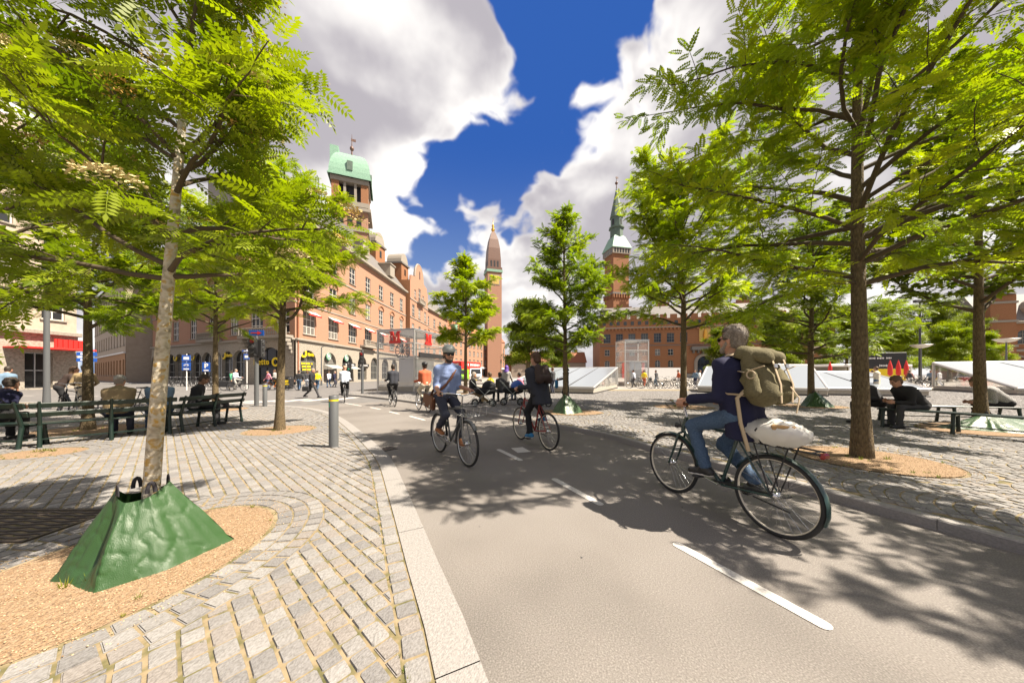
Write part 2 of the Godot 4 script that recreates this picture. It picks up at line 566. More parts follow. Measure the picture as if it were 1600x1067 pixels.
# ---------------------------------------------------------------- shared materials
func materials() -> void:
	var K := func(r, g, b): return lin(r, g, b)
	M.asphalt = grainy(11, 0.22, [[0.0, K.call(0.105, 0.097, 0.089)], [0.4, K.call(0.170, 0.155, 0.143)], [0.62, K.call(0.196, 0.180, 0.167)], [1.0, K.call(0.33, 0.31, 0.285)]], 1.3, 0.9, 0.12)
	M.asphalt.detail_enabled = true
	M.asphalt.detail_blend_mode = BaseMaterial3D.BLEND_MODE_MUL
	M.asphalt.detail_albedo = noise_tex(77, 0.008, [[0.0, Color(0.85, 0.845, 0.84)], [0.5, Color(0.955, 0.95, 0.945)], [1.0, Color(1, 1, 1)]])
	M.asphalt.detail_uv_layer = BaseMaterial3D.DETAIL_UV_2
	M.asphalt.uv2_triplanar = true
	M.asphalt.uv2_world_triplanar = true
	M.asphalt.uv2_scale = Vector3.ONE / 9.0
	M.street = grainy(12, 0.012, [[0.0, K.call(0.10, 0.097, 0.094)], [1.0, K.call(0.17, 0.16, 0.155)]], 4.0, 0.9)
	M.farpave = grainy(13, 0.03, [[0.0, K.call(0.22, 0.20, 0.175)], [1.0, K.call(0.30, 0.275, 0.245)]], 3.0, 0.9)
	M.joint = grainy(14, 0.02, [[0.0, K.call(0.07, 0.07, 0.022)], [0.35, K.call(0.15, 0.125, 0.06)], [0.55, K.call(0.22, 0.17, 0.10)], [1.0, K.call(0.28, 0.22, 0.14)]], 1.6, 1.0, 0.5)
	M.sand = grainy(15, 0.03, [[0.0, K.call(0.245, 0.153, 0.082)], [0.5, K.call(0.315, 0.212, 0.126)], [1.0, K.call(0.38, 0.275, 0.178)]], 0.8, 1.0, 1.2)
	M.sand.detail_enabled = true
	M.sand.detail_blend_mode = BaseMaterial3D.BLEND_MODE_MUL
	M.sand.detail_albedo = noise_tex(78, 0.35, [[0.0, Color(0.55, 0.52, 0.5)], [0.42, Color(0.92, 0.92, 0.92)], [1.0, Color(1, 1, 1)]], 512, FastNoiseLite.TYPE_VALUE, 1)
	var st := noise_tex(16, 0.035, [[0.0, K.call(0.62, 0.60, 0.57)], [0.5, K.call(0.85, 0.84, 0.82)], [1.0, K.call(1, 1, 1)]])
	var sb := noise_tex(66, 0.05, [[0.0, Color.BLACK], [1.0, Color.WHITE]])
	M.stone = []
	for c in [[0.220, 0.212, 0.211], [0.242, 0.234, 0.231], [0.190, 0.184, 0.185], [0.236, 0.216, 0.204], [0.270, 0.262, 0.259]]:
		var m := mat(c[0], c[1], c[2], 0.85)
		m.albedo_texture = st
		m.uv1_triplanar = true
		m.uv1_world_triplanar = true
		m.uv1_scale = Vector3.ONE / 0.45
		m.heightmap_enabled = true
		m.heightmap_scale = 0.35
		m.heightmap_texture = sb
		M.stone.append(m)
	M.stones = M.stone[0].duplicate()
	M.stones.albedo_color = Color.WHITE
	M.stones.vertex_color_use_as_albedo = true
	M.kerb = grainy(17, 0.05, [[0.0, K.call(0.19, 0.178, 0.170)], [1.0, K.call(0.30, 0.285, 0.272)]], 0.6, 0.85, 0.3)
	M.paint = grainy(18, 0.04, [[0.0, K.call(0.22, 0.205, 0.19)], [0.3, K.call(0.42, 0.40, 0.375)], [0.42, K.call(0.46, 0.44, 0.415)], [1.0, K.call(0.54, 0.52, 0.495)]], 0.45, 0.8)
	M.iron = grainy(19, 0.03, [[0.0, K.call(0.03, 0.024, 0.02)], [1.0, K.call(0.09, 0.065, 0.045)]], 0.5, 0.6)
	M.black = mat(0.018, 0.018, 0.02, 0.5)
	M.rubber = mat(0.022, 0.022, 0.023, 0.75)
	M.chrome = mat(0.62, 0.62, 0.63, 0.22, 1.0)
	M.steel = mat(0.45, 0.45, 0.46, 0.4, 1.0)
	M.grey = mat(0.10, 0.105, 0.11, 0.45)
	M.white = mat(0.72, 0.71, 0.69, 0.5)
	M.blue = mat(0.01, 0.07, 0.33, 0.4)
	M.yellow = mat(0.80, 0.58, 0.01, 0.5)
	M.red = mat(0.55, 0.025, 0.02, 0.45)
	M.black_cloth = mat(0.014, 0.014, 0.016, 0.9)
	M.pale = mat(0.48, 0.52, 0.60, 0.85)
	M.rust = mat(0.40, 0.09, 0.035, 0.85)
	M.cream_cloth = mat(0.50, 0.44, 0.34, 0.9)
	M.orange = mat(0.55, 0.16, 0.015, 0.4)
	M.grey_light = mat(0.26, 0.28, 0.27, 0.35)
	M.tan = mat(0.26, 0.19, 0.10, 0.9)
	M.denim_blue = mat(0.13, 0.20, 0.28, 0.9)
	M.charcoal = mat(0.045, 0.045, 0.05, 0.9)
	M.pink = mat(0.62, 0.22, 0.30, 0.85)
	M.bench = mat(0.007, 0.019, 0.014, 0.4)
	M.lime = mat(0.22, 0.50, 0.02, 0.4)
	M.marbled = grainy(88, 0.08, [[0.0, lin(0.05, 0.05, 0.05)], [0.45, lin(0.12, 0.12, 0.12)], [0.55, lin(0.45, 0.44, 0.43)], [1.0, lin(0.60, 0.59, 0.58)]], 0.5, 0.9)
	M.signgreen = mat(0.02, 0.20, 0.10, 0.5)
	M.grey_cloth = mat(0.30, 0.29, 0.27, 0.9)
	M.purple = mat(0.09, 0.035, 0.25, 0.6)
	M.adboard = mat(0.42, 0.44, 0.46, 0.35)
	M.gold_stone = mat(0.50, 0.34, 0.10, 0.6)
	M.grass = mat(0.09, 0.15, 0.02, 0.7, 0.0, {"backlight_enabled": true, "backlight": Color(0.4, 0.5, 0.1)})

func smooth_line(p: Array, step := 0.25) -> PackedVector2Array:
	var out := PackedVector2Array()
	for k in p.size() - 1:
		var a: Vector2 = p[maxi(k - 1, 0)]
		var b: Vector2 = p[k]
		var c: Vector2 = p[k + 1]
		var d: Vector2 = p[mini(k + 2, p.size() - 1)]
		var m := maxi(1, int(b.distance_to(c) / step))
		for j in m: out.append(b.cubic_interpolate(c, a, d, float(j) / m))
	out.append(p[-1])
	return out

func offset_line(l: PackedVector2Array, by: float) -> PackedVector2Array:
	# to the right hand of the line's direction when by > 0 (x right, y depth)
	var out := PackedVector2Array()
	for k in l.size():
		var t := (l[mini(k + 1, l.size() - 1)] - l[maxi(k - 1, 0)]).normalized()
		out.append(l[k] + Vector2(t.y, -t.x) * by)
	return out

func flat_area(poly: PackedVector2Array, y: float) -> MB:
	var m := MB.new()
	var t := Geometry2D.triangulate_polygon(poly)
	for f in t.size() / 3:
		var P := [poly[t[f * 3]], poly[t[f * 3 + 1]], poly[t[f * 3 + 2]]]
		if (P[1] - P[0]).cross(P[2] - P[0]) < 0: P.reverse()
		m.tri(G(P[0].x, P[0].y, y), G(P[1].x, P[1].y, y), G(P[2].x, P[2].y, y))
	return m

func ribbon(a: PackedVector2Array, b: PackedVector2Array, y: float) -> MB:
	var m := MB.new()
	for k in a.size() - 1:
		m.quad(G(a[k].x, a[k].y, y), G(b[k].x, b[k].y, y), G(b[k + 1].x, b[k + 1].y, y), G(a[k + 1].x, a[k + 1].y, y))
	return m

var edge_l: PackedVector2Array      # where the left paving meets the granite strip
var edge_r: PackedVector2Array      # foot of the raised kerb
var pits := []                      # [centre, half size, turn, level]

func in_view(p: Vector2, margin := 1.25) -> bool:
	return p.y > 0.35 and absf(p.x) < (p.y + 0.35) * 1.667 * margin

func pit_dist(p: Vector2) -> float:
	var best := 99.0
	for q in pits:
		var w: Vector2 = (p - q[0]).rotated(-q[2])
		var e := Vector2(w.x / q[1].x, w.y / q[1].y).length()
		best = minf(best, (e - 1.0) / maxf(e, 0.01) * w.length())
	return best

func ring_course(h: Vector2, size: float, shift: float) -> Array:
	# evenly spaced places and headings along an ellipse: [place, heading, spacing]
	var cum := [0.0]
	for k in 240:
		var a := TAU * k / 240
		cum.append(cum[-1] + Vector2(cos(a) * h.x, sin(a) * h.y).distance_to(Vector2(cos(a + TAU / 240) * h.x, sin(a + TAU / 240) * h.y)))
	var c := int(cum[-1] / size)
	var out := []
	var k := 0
	for j in c:
		var want: float = cum[-1] * (j + shift) / c
		while k < 239 and cum[k + 1] < want: k += 1
		var a: float = TAU * (k + (want - cum[k]) / (cum[k + 1] - cum[k])) / 240
		out.append([Vector2(cos(a) * h.x, sin(a) * h.y), Vector2(-sin(a) * h.x, cos(a) * h.y).normalized(), cum[-1] / c])
	return out

func stone_mesh(k: int) -> ArrayMesh:
	# a hewn paving stone of unit length and width whose top lies about y = 0
	var r := RandomNumberGenerator.new()
	r.seed = 100 + k
	var m := MB.new()
	var ring := [[], [], []]
	var base := [Vector2(-0.5, -0.42), Vector2(-0.43, -0.5), Vector2(0.43, -0.5), Vector2(0.5, -0.42), Vector2(0.5, 0.42), Vector2(0.43, 0.5), Vector2(-0.43, 0.5), Vector2(-0.5, 0.42)]
	for b in base:
		var q: Vector2 = b * Vector2(r.randf_range(0.94, 1.0), r.randf_range(0.94, 1.0))
		ring[0].append(Vector3(q.x, -0.05, q.y))
		ring[1].append(Vector3(q.x * 0.98, -0.010 + r.randf_range(-0.002, 0.002), q.y * 0.98))
		ring[2].append(Vector3(q.x * 0.90, r.randf_range(-0.002, 0.0025), q.y * 0.90))
	for j in 8:
		var l := (j + 1) % 8
		m.quad(ring[0][l], ring[0][j], ring[1][j], ring[1][l])
		m.quad(ring[1][l], ring[1][j], ring[2][j], ring[2][l])
		m.tri(ring[2][l], ring[2][j], Vector3(0, 0.0025, 0))
	return m.mesh()

func lay_stones(list: Array, parent: Node3D, level: float, called: String) -> void:
	# list: [place, length, width, turn]; the 300 nearest in view are pieces of their own, the rest one mass
	var shapes := []
	for k in 5: shapes.append(stone_mesh(k))
	list.sort_custom(func(a, b): return a[0].length_squared() + (0.0 if in_view(a[0], 1.0) else 900.0) < b[0].length_squared() + (0.0 if in_view(b[0], 1.0) else 900.0))
	var rest := []
	for k in 5: rest.append([])
	for k in list.size():
		var s: Array = list[k]
		var t := Transform3D(Basis(Vector3.UP, s[3]) * Basis.from_euler(Vector3(rng.randf_range(-0.02, 0.02), 0, rng.randf_range(-0.02, 0.02))) * Basis.from_scale(Vector3(s[1], 1, s[2])), G(s[0].x, s[0].y, level + rng.randf_range(-0.0035, 0.0035)))
		var v := rng.randi() % 5
		if k < 300:
			part(shapes[v], called, M.stone[[0, 0, 1, 1, 2, 3, 4][rng.randi() % 7]], parent, t)
		else:
			rest[v].append(t)
	var holder := parent
	for v in 5:
		var mm := MultiMesh.new()
		mm.transform_format = MultiMesh.TRANSFORM_3D
		mm.use_colors = true
		mm.mesh = shapes[v]
		mm.instance_count = rest[v].size()
		for k in rest[v].size():
			mm.set_instance_transform(k, rest[v][k])
			var c: Color = M.stone[[0, 0, 1, 1, 2, 3, 4][rng.randi() % 7]].albedo_color.srgb_to_linear()
			mm.set_instance_color(k, c)
		var o := MultiMeshInstance3D.new()
		o.multimesh = mm
		o.material_override = M.stones
		o.name = called + "_field"
		kind(o, "stuff")
		holder.add_child(o, true)

func ground() -> void:
	var g := MB.new()
	g.quad(Vector3(-500, 0, 60), Vector3(500, 0, 60), Vector3(500, 0, -600), Vector3(-500, 0, -600))
	kind(part(g, "ground", M.street), "structure")
	edge_l = smooth_line([Vector2(0.55, -2.5), Vector2(0.2, 0.0), Vector2(-0.34, 1.37), Vector2(-0.73, 2.15), Vector2(-1.4, 3.47), Vector2(-2.1, 4.8), Vector2(-2.74, 5.76), Vector2(-3.76, 7.2), Vector2(-5.5, 9.5), Vector2(-7.2, 11.4), Vector2(-9.3, 12.9), Vector2(-12, 13.8), Vector2(-18, 14.6), Vector2(-34, 15.5)])
	edge_r = smooth_line([Vector2(5.4, -2.5), Vector2(4.75, 0), Vector2(3.9, 2.34), Vector2(3.58, 3.04), Vector2(3.40, 3.5), Vector2(2.5, 5.5), Vector2(1.83, 6.97), Vector2(-0.1, 9.3), Vector2(-1.97, 11.6), Vector2(-5.3, 15.2), Vector2(-8.8, 18.4), Vector2(-11.4, 20.6), Vector2(-12.4, 24), Vector2(-12, 40), Vector2(-10, 70), Vector2(-9, 100)])
	# cycle track
	var strip := offset_line(edge_l, 0.21)
	var cut_l := strip.slice(0, 74)
	var far := PackedVector2Array()
	for k in cut_l.size(): far.append(edge_r[mini(int(float(k) / cut_l.size() * 84), edge_r.size() - 1)])
	kind(part(ribbon(cut_l, far, 0.004), "road", M.asphalt), "structure")
	# flush granite strip, cut into slabs
	var gs := Node3D.new()
	gs.name = "granite_strip"
	add_child(gs)
	kind(gs, "structure")
	var k0 := 0
	while k0 + 5 < edge_l.size():
		var m := MB.new()
		for k in range(k0, k0 + 5):
			var f0 := 0.02 if k == k0 else 0.0
			var a0 := edge_l[k].lerp(edge_l[k + 1], f0)
			var a1 := edge_l[k + 1]
			var b0 := strip[k].lerp(strip[k + 1], f0)
			var b1 := strip[k + 1]
			m.quad(G(a0.x, a0.y, 0.019), G(b0.x, b0.y, 0.019), G(b1.x, b1.y, 0.019), G(a1.x, a1.y, 0.019))
			m.quad(G(b0.x, b0.y, 0.019), G(b0.x, b0.y, -0.02), G(b1.x, b1.y, -0.02), G(b1.x, b1.y, 0.019))
			m.quad(G(a1.x, a1.y, 0.019), G(a1.x, a1.y, -0.02), G(a0.x, a0.y, -0.02), G(a0.x, a0.y, 0.019))
		part(m, "slab", M.kerb, gs)
		k0 += 5
	# raised kerb of separate stones
	var kb := Node3D.new()
	kb.name = "kerb"
	add_child(kb)
	kind(kb, "structure")
	var inner := offset_line(edge_r, 0.13)
	k0 = 0
	while k0 + 4 < edge_r.size() and edge_r[k0].y < 60:
		var m := MB.new()
		var top0 := offset_line(edge_r, 0.012)
		for k in range(k0, k0 + 4):
			var f0 := 0.02 if k == k0 else 0.0
			var q := func(l: PackedVector2Array, y: float, e: int):
				var p := l[k].lerp(l[k + 1], f0) if e == 0 else l[k + 1]
				return G(p.x, p.y, y)
			m.quad(q.call(edge_r, 0, 1), q.call(edge_r, 0, 0), q.call(edge_r, PL - 0.008, 0), q.call(edge_r, PL - 0.008, 1))
			m.quad(q.call(edge_r, PL - 0.008, 1), q.call(edge_r, PL - 0.008, 0), q.call(top0, PL + 0.004, 0), q.call(top0, PL + 0.004, 1))
			m.quad(q.call(top0, PL + 0.004, 1), q.call(top0, PL + 0.004, 0), q.call(inner, PL + 0.004, 0), q.call(inner, PL + 0.004, 1))
			if k == k0: m.quad(q.call(edge_r, 0, 0), q.call(inner, 0, 0), q.call(inner, PL + 0.004, 0), q.call(top0, PL + 0.004, 0))
		part(m, "kerbstone", M.kerb, kb)
		k0 += 4
	# planting pits
	pits = [[Vector2(-2.8, 2.22), Vector2(0.74, 0.98), -0.1, 0.0], [Vector2(-10.5, 7.6), Vector2(1.0, 0.9), 0.0, 0.0], [Vector2(-11.5, 11.9), Vector2(1.0, 0.9), 0.0, 0.0], [Vector2(-5.7, 7.55), Vector2(0.75, 0.7), 0.0, 0.0], [Vector2(-8.2, 5.35), Vector2(0.55, 0.42), 0.0, 0.0],
		[Vector2(5.36, 4.62), Vector2(0.85, 0.85), 0.3, PL], [Vector2(11.1, 7.2), Vector2(1.6, 0.9), 0.3, PL], [Vector2(6.7, 12.0), Vector2(1.1, 0.9), 0.0, PL], [Vector2(12.0, 12.3), Vector2(1.2, 0.9), 0.0, PL], [Vector2(1.95, 10.3), Vector2(1.1, 0.75), 0.0, PL], [Vector2(-3.1, 20.5), Vector2(1.0, 0.9), 0.0, PL]]
	for q in pits:
		var m := MB.new()
		var pts := []
		for r in 9:
			for a in 33:
				var w := TAU * a / 32
				var e := Vector2(cos(w) * q[1].x, sin(w) * q[1].y) * (r / 8.0) * 0.985
				var p: Vector2 = q[0] + e.rotated(q[2])
				pts.append(G(p.x, p.y, q[3] + 0.0135 + 0.010 * (1.0 - pow(r / 8.0, 4)) + wrinkle.get_noise_2d(p.x * 0.9, p.y * 0.9) * 0.012 * (1.0 - r / 8.0)))
		m.sheet(pts, 33, 9, true)
		kind(part(m, "sand_pit", M.sand), "structure")
	# left paving: bed, then stones in straight courses, ring courses round the pits, one course along the strip
	var lp := PackedVector2Array()
	for p in edge_l: lp.append(p)
	lp.append_array(PackedVector2Array([Vector2(-34, -2.5)]))
	var bed := part(flat_area(lp, 0.0105), "paving", M.joint)
	kind(bed, "structure")
	var list := []
	var hewn := []
	for k in edge_l.size() - 1:
		var a := edge_l[k]
		var b := edge_l[k + 1]
		var t := (b - a).normalized()
		var l := a.distance_to(b)
		var c := int(round(l / 0.125))
		for j in c:
			var p := a + t * l * (j + 0.5) / c - Vector2(t.y, -t.x) * 0.068
			list.append([p, l / c - 0.012, 0.118, atan2(t.y, t.x)])
	for q in pits:
		if q[3] > 0: continue
		for r in 3:
			var h: Vector2 = q[1] + Vector2.ONE * (0.075 + r * 0.128)
			for z in ring_course(h, 0.15 if r == 0 else 0.125, 0.5 * (r % 2)):
				var p: Vector2 = q[0] + z[0].rotated(q[2])
				var t: Vector2 = z[1].rotated(q[2])
				if not Geometry2D.is_point_in_polygon(p, lp): continue
				var nn := Vector2(t.y, -t.x) * 0.0605
				if nn.dot(p - q[0]) < 0: nn = -nn
				var hl: Vector2 = t * (z[2] - rng.randf_range(0.005, 0.011)) * 0.5
				var kk := 0.0605 / ((h.x + h.y) * 0.5)
				hewn.append([PackedVector2Array([p - nn - hl * (1.0 - kk), p - nn + hl * (1.0 - kk), p + nn + hl * (1.0 + kk), p + nn - hl * (1.0 + kk)]), p.length()])
	var u := Vector2(-1.14, 1.0).normalized()
	var w2 := Vector2(u.y, -u.x)
	# straight courses; stones that meet the edge course or a ring course are hewn to fit
	var field := PackedVector2Array()
	for p in offset_line(edge_l, -0.134): field.append(p)
	field.append(Vector2(-34, -2.5))
	var rings := []
	for q in pits:
		if q[3] > 0: continue
		var e := PackedVector2Array()
		for j in 72: e.append(q[0] + (Vector2(cos(TAU * j / 72), sin(TAU * j / 72)) * (q[1] + Vector2.ONE * 0.397)).rotated(q[2]))
		rings.append(e)
	rings.append(PackedVector2Array([Vector2(-5.24, 2.48), Vector2(-3.96, 2.48), Vector2(-3.96, 3.12), Vector2(-5.24, 3.12)]))
	for row in range(-350, 125):
		var s := -22.0 + rng.randf() * 0.2
		while s < 40.0:
			var len := rng.randf_range(0.095, 0.158)
			var p := u * (s + len * 0.5) + w2 * (row * 0.106)
			s += len
			if p.y > 14.5 or not in_view(p): continue
			var wd := 0.106 - rng.randf_range(0.006, 0.011)
			var tr := atan2(u.y, u.x) + rng.randf_range(-0.03, 0.03)
			var d1 := Vector2.from_angle(tr) * (len - 0.007) * 0.5
			var d2 := Vector2.from_angle(tr + PI / 2) * wd * 0.5
			var quad := PackedVector2Array([p - d1 - d2, p + d1 - d2, p + d1 + d2, p - d1 + d2])
			var ins := 0
			for c in quad: ins += int(Geometry2D.is_point_in_polygon(c, field))
			if ins == 0: continue
			var near_ring := -1
			var out := 4
			for k in rings.size():
				var o := 0
				for c in quad: o += int(not Geometry2D.is_point_in_polygon(c, rings[k]))
				if o < 4:
					near_ring = k; out = o
			if out == 0: continue
			if ins == 4 and out == 4:
				list.append([p, len - 0.007, wd, tr])
				continue
			var shapes := [quad]
			if ins < 4: shapes = Geometry2D.intersect_polygons(quad, field)
			for sh in shapes:
				var left := [sh] if near_ring < 0 else Geometry2D.clip_polygons(sh, rings[near_ring])
				for l in left: hewn.append([l, p.length()])
	lay_stones(list, bed, 0.018, "cobblestone")
	hewn.sort_custom(func(a, b): return a[1] < b[1])
	var mass := MB.new()
	for k in hewn.size():
		var inner_p := Geometry2D.offset_polygon(hewn[k][0], -0.003)
		if inner_p.is_empty(): continue
		var top_p := Geometry2D.offset_polygon(inner_p[0], -0.006)
		if top_p.is_empty(): continue
		var m := MB.new() if k < 170 else mass
		var y := 0.018 + rng.randf_range(-0.003, 0.003)
		var ip: PackedVector2Array = inner_p[0]
		m.prism(ip, -0.02, y - 0.006, Transform3D(Basis(Vector3.RIGHT, Vector3.FORWARD, Vector3.UP), Vector3.ZERO))
		m.prism(top_p[0], y - 0.007, y, Transform3D(Basis(Vector3.RIGHT, Vector3.FORWARD, Vector3.UP), Vector3.ZERO))
		if k < 170: part(m, "cobblestone", M.stone[rng.randi() % 5], bed)
	kind(part(mass, "hewn_cobblestones", M.stone[0], bed), "stuff")
	# raised plaza
	var rp := PackedVector2Array()
	for p in inner: rp.append(p)
	rp.append_array(PackedVector2Array([Vector2(160, 128), Vector2(160, -2.5)]))
	var split := 26.0
	var bed2 := part(flat_area(rp, PL - 0.008), "plaza", M.farpave)
	kind(bed2, "structure")
	var b2 := PackedVector2Array()
	for p in inner:
		if p.y < split: b2.append(p)
	b2.append_array(PackedVector2Array([Vector2(40, split), Vector2(40, -2.5)]))
	part(flat_area(b2, PL - 0.002), "joint_bed", M.joint, bed2)
	list = []
	for q in pits:
		if q[3] == 0: continue
		for r in 2:
			var h: Vector2 = q[1] + Vector2.ONE * (0.06 + r * 0.1)
			for z in ring_course(h, 0.125, 0.5 * (r % 2)):
				var p: Vector2 = q[0] + z[0].rotated(q[2])
				var t: Vector2 = z[1].rotated(q[2])
				if Geometry2D.is_point_in_polygon(p, rp): list.append([p, z[2] - 0.008, 0.093, atan2(t.y, t.x)])
	var ang := 0.5
	var poly_near := PackedVector2Array()
	for p in offset_line(edge_r, 0.19): poly_near.append(p)
	poly_near.append_array(PackedVector2Array([Vector2(160, 128), Vector2(160, -2.5)]))
	for row in range(-300, 330):
		var s := -20.0 + rng.randf() * 0.1
		while s < 46.0:
			var len := rng.randf_range(0.085, 0.125)
			var ph := fposmod(s, 1.5) / 1.5
			var y := row * 0.108 + 0.30 * sin(PI * ph)
			var p := Vector2(s + len * 0.5, y).rotated(ang)
			var slope := 0.30 * PI / 1.5 * cos(PI * ph)
			s += len
			if p.y > 24.0 or not in_view(p, 1.12) or pit_dist(p) < 0.24: continue
			if not Geometry2D.is_point_in_polygon(p, poly_near): continue
			list.append([p, len - 0.006, 0.108 - rng.randf_range(0.005, 0.01), ang + atan(slope)])
	lay_stones(list, bed2, PL + 0.006, "cobblestone")
	markings()
	gravel()
	var gum := MB.new()
	for k in 60:
		var e := rng.randi_range(6, 60)
		var p := edge_l[e].lerp(edge_r[mini(int(e * 1.15), edge_r.size() - 1)], rng.randf_range(0.12, 0.95))
		var rad := rng.randf_range(0.004, 0.012)
		var pl := PackedVector2Array()
		for j in 7: pl.append(p + Vector2(cos(j * TAU / 7), sin(j * TAU / 7)) * rad * rng.randf_range(0.6, 1.2))
		var fa := flat_area(pl, 0.0075)
		for j in fa.i.size(): gum.i.append(fa.i[j] + gum.v.size())
		gum.v.append_array(fa.v); gum.n.append_array(fa.n)
	tag(kind(part(gum, "gum_spots", M.charcoal), "stuff"), "dark flattened gum spots scattered on the cycle track", "stain")
	var gl := thing("road_gully", "small rusty road gully at the inner edge of the cycle track", "drain", G(-2.32, 5.62, 0.0), 0.9)
	part(MB.new().box(Vector3(0, 0.006, 0), Vector3(0.36, 0.012, 0.26)), "tray", M.black, gl)
	for k in 6: part(MB.new().box(Vector3(-0.15 + k * 0.06, 0.012, 0), Vector3(0.03, 0.012, 0.25), Basis.IDENTITY, 0.003), "bar", M.iron, gl)
	# cast-iron drain grate set in the left paving
	var gr := thing("drain_grate", "rusty cast iron drain grate set in the cobbles beside the green bag", "drain grate", G(-4.6, 2.8, 0.0), 0.0)
	part(MB.new().box(Vector3(0, 0.004, 0), Vector3(1.24, 0.012, 0.6)), "pit_floor", M.black, gr)
	var fr := MB.new()
	for z in [-0.29, 0.29]: fr.box(Vector3(0, 0.012, z), Vector3(1.24, 0.028, 0.03), Basis.IDENTITY, 0.003)
	for x in [-0.61, 0.61]: fr.box(Vector3(x, 0.0115, 0), Vector3(0.03, 0.027, 0.55), Basis.IDENTITY, 0.003)
	part(fr, "frame", M.iron, gr)
	for k in 9:
		var pts := []
		for j in 25: pts.append(Vector3(-0.59 + j * 0.0492, 0.014, -0.235 + k * 0.0585 + 0.012 * sin(j * 1.3)))
		part(MB.new().tube(pts, 0.0125, 6), "bar", M.iron, gr)

func gravel() -> void:
	# loose grit on the two nearest pits, some of it kicked out onto the stones
	var r := RandomNumberGenerator.new()
	r.seed = 44
	var ts := []
	var cs := []
	for q in [pits[0], pits[5]]:
		for k in 3400:
			var a := r.randf() * TAU
			var d := sqrt(r.randf()) if k % 4 else 1.0 + absf(r.randfn(0.0, 0.16))
			var e := Vector2(cos(a) * q[1].x, sin(a) * q[1].y) * d
			var p: Vector2 = q[0] + e.rotated(q[2])
			var s := r.randf_range(0.002, 0.0055)
			ts.append(Transform3D(Basis.from_euler(Vector3(r.randf() * 3, r.randf() * 3, r.randf() * 3)).scaled(Vector3(s, s * 0.7, s)), G(p.x, p.y, q[3] + (0.0245 - 0.008 * pow(minf(d, 1.0), 4) if d < 0.97 else 0.0195))))
			var c := Vector3(0.25, 0.15, 0.075).lerp(Vector3(0.50, 0.38, 0.24), r.randf())
			cs.append(Color(c.x, c.y, c.z))
	var h := Node3D.new()
	h.name = "gravel"
	add_child(h)
	kind(h, "stuff")
	tag(h, "loose sandy grit in the pits and spilled on the cobbles", "gravel")
	var b := MB.new().ball(Vector3.ZERO, Vector3.ONE, Basis.IDENTITY, 5, 3)
	var gm := mat(1, 1, 1, 0.95)
	gm.vertex_color_use_as_albedo = true
	scatter("grit", b.mesh(), ts, cs, gm, h)

func dash(a: Vector2, b: Vector2, w: float) -> MB:
	var m := MB.new()
	var t := (b - a).normalized()
	var s := Vector2(t.y, -t.x) * w * 0.5
	var poly := PackedVector2Array()
	for k in 7: poly.append(a + s.rotated(-PI * k / 6.0) * Vector2(1, 1))
	for k in 7: poly.append(b - s.rotated(-PI * k / 6.0))
	return flat_area(poly, 0.008)

func markings() -> void:
	for d in [[1.34, 2.47, 1.71, 1.69, 0.085], [0.56, 4.02, 0.93, 3.26, 0.085], [-0.24, 5.6, 0.13, 4.93, 0.09], [-3.35, 10.1, -2.65, 9.25, 0.1], [-4.5, 11.3, -3.95, 10.7, 0.1], [-5.9, 12.8, -5.2, 12.1, 0.1], [-8.0, 14.7, -6.6, 13.4, 0.1]]:
		kind(part(dash(Vector2(d[0], d[1]), Vector2(d[2], d[3]), d[4]), "lane_dash", M.paint), "structure")
	kind(part(flat_area(PackedVector2Array([Vector2(-0.02, 5.72), Vector2(0.20, 5.80), Vector2(0.34, 5.45), Vector2(0.10, 5.38)]), 0.008), "lane_arrow", M.paint), "structure")
	for c in [[-11.6, 16.2], [-10.6, 16.8], [-12.6, 15.6], [-13.6, 15.2], [-14.6, 14.9], [-15.6, 14.9], [-9.6, 17.6]]:
		var p := Vector2(c[0], c[1])
		kind(part(flat_area(PackedVector2Array([p + Vector2(-0.35, -1.0), p + Vector2(0.2, -1.0), p + Vector2(0.5, 1.0), p + Vector2(-0.05, 1.0)]), 0.004), "crossing_stripe", M.paint), "structure")
	for k in 5:
		var a := Vector2(-16.0 - k * 5.0, 18.0 + k * 0.6)
		kind(part(flat_area(PackedVector2Array([a, a + Vector2(-2.6, 0.2), a + Vector2(-2.6, 0.36), a + Vector2(0, 0.16)]), 0.004), "street_line", M.paint), "structure")
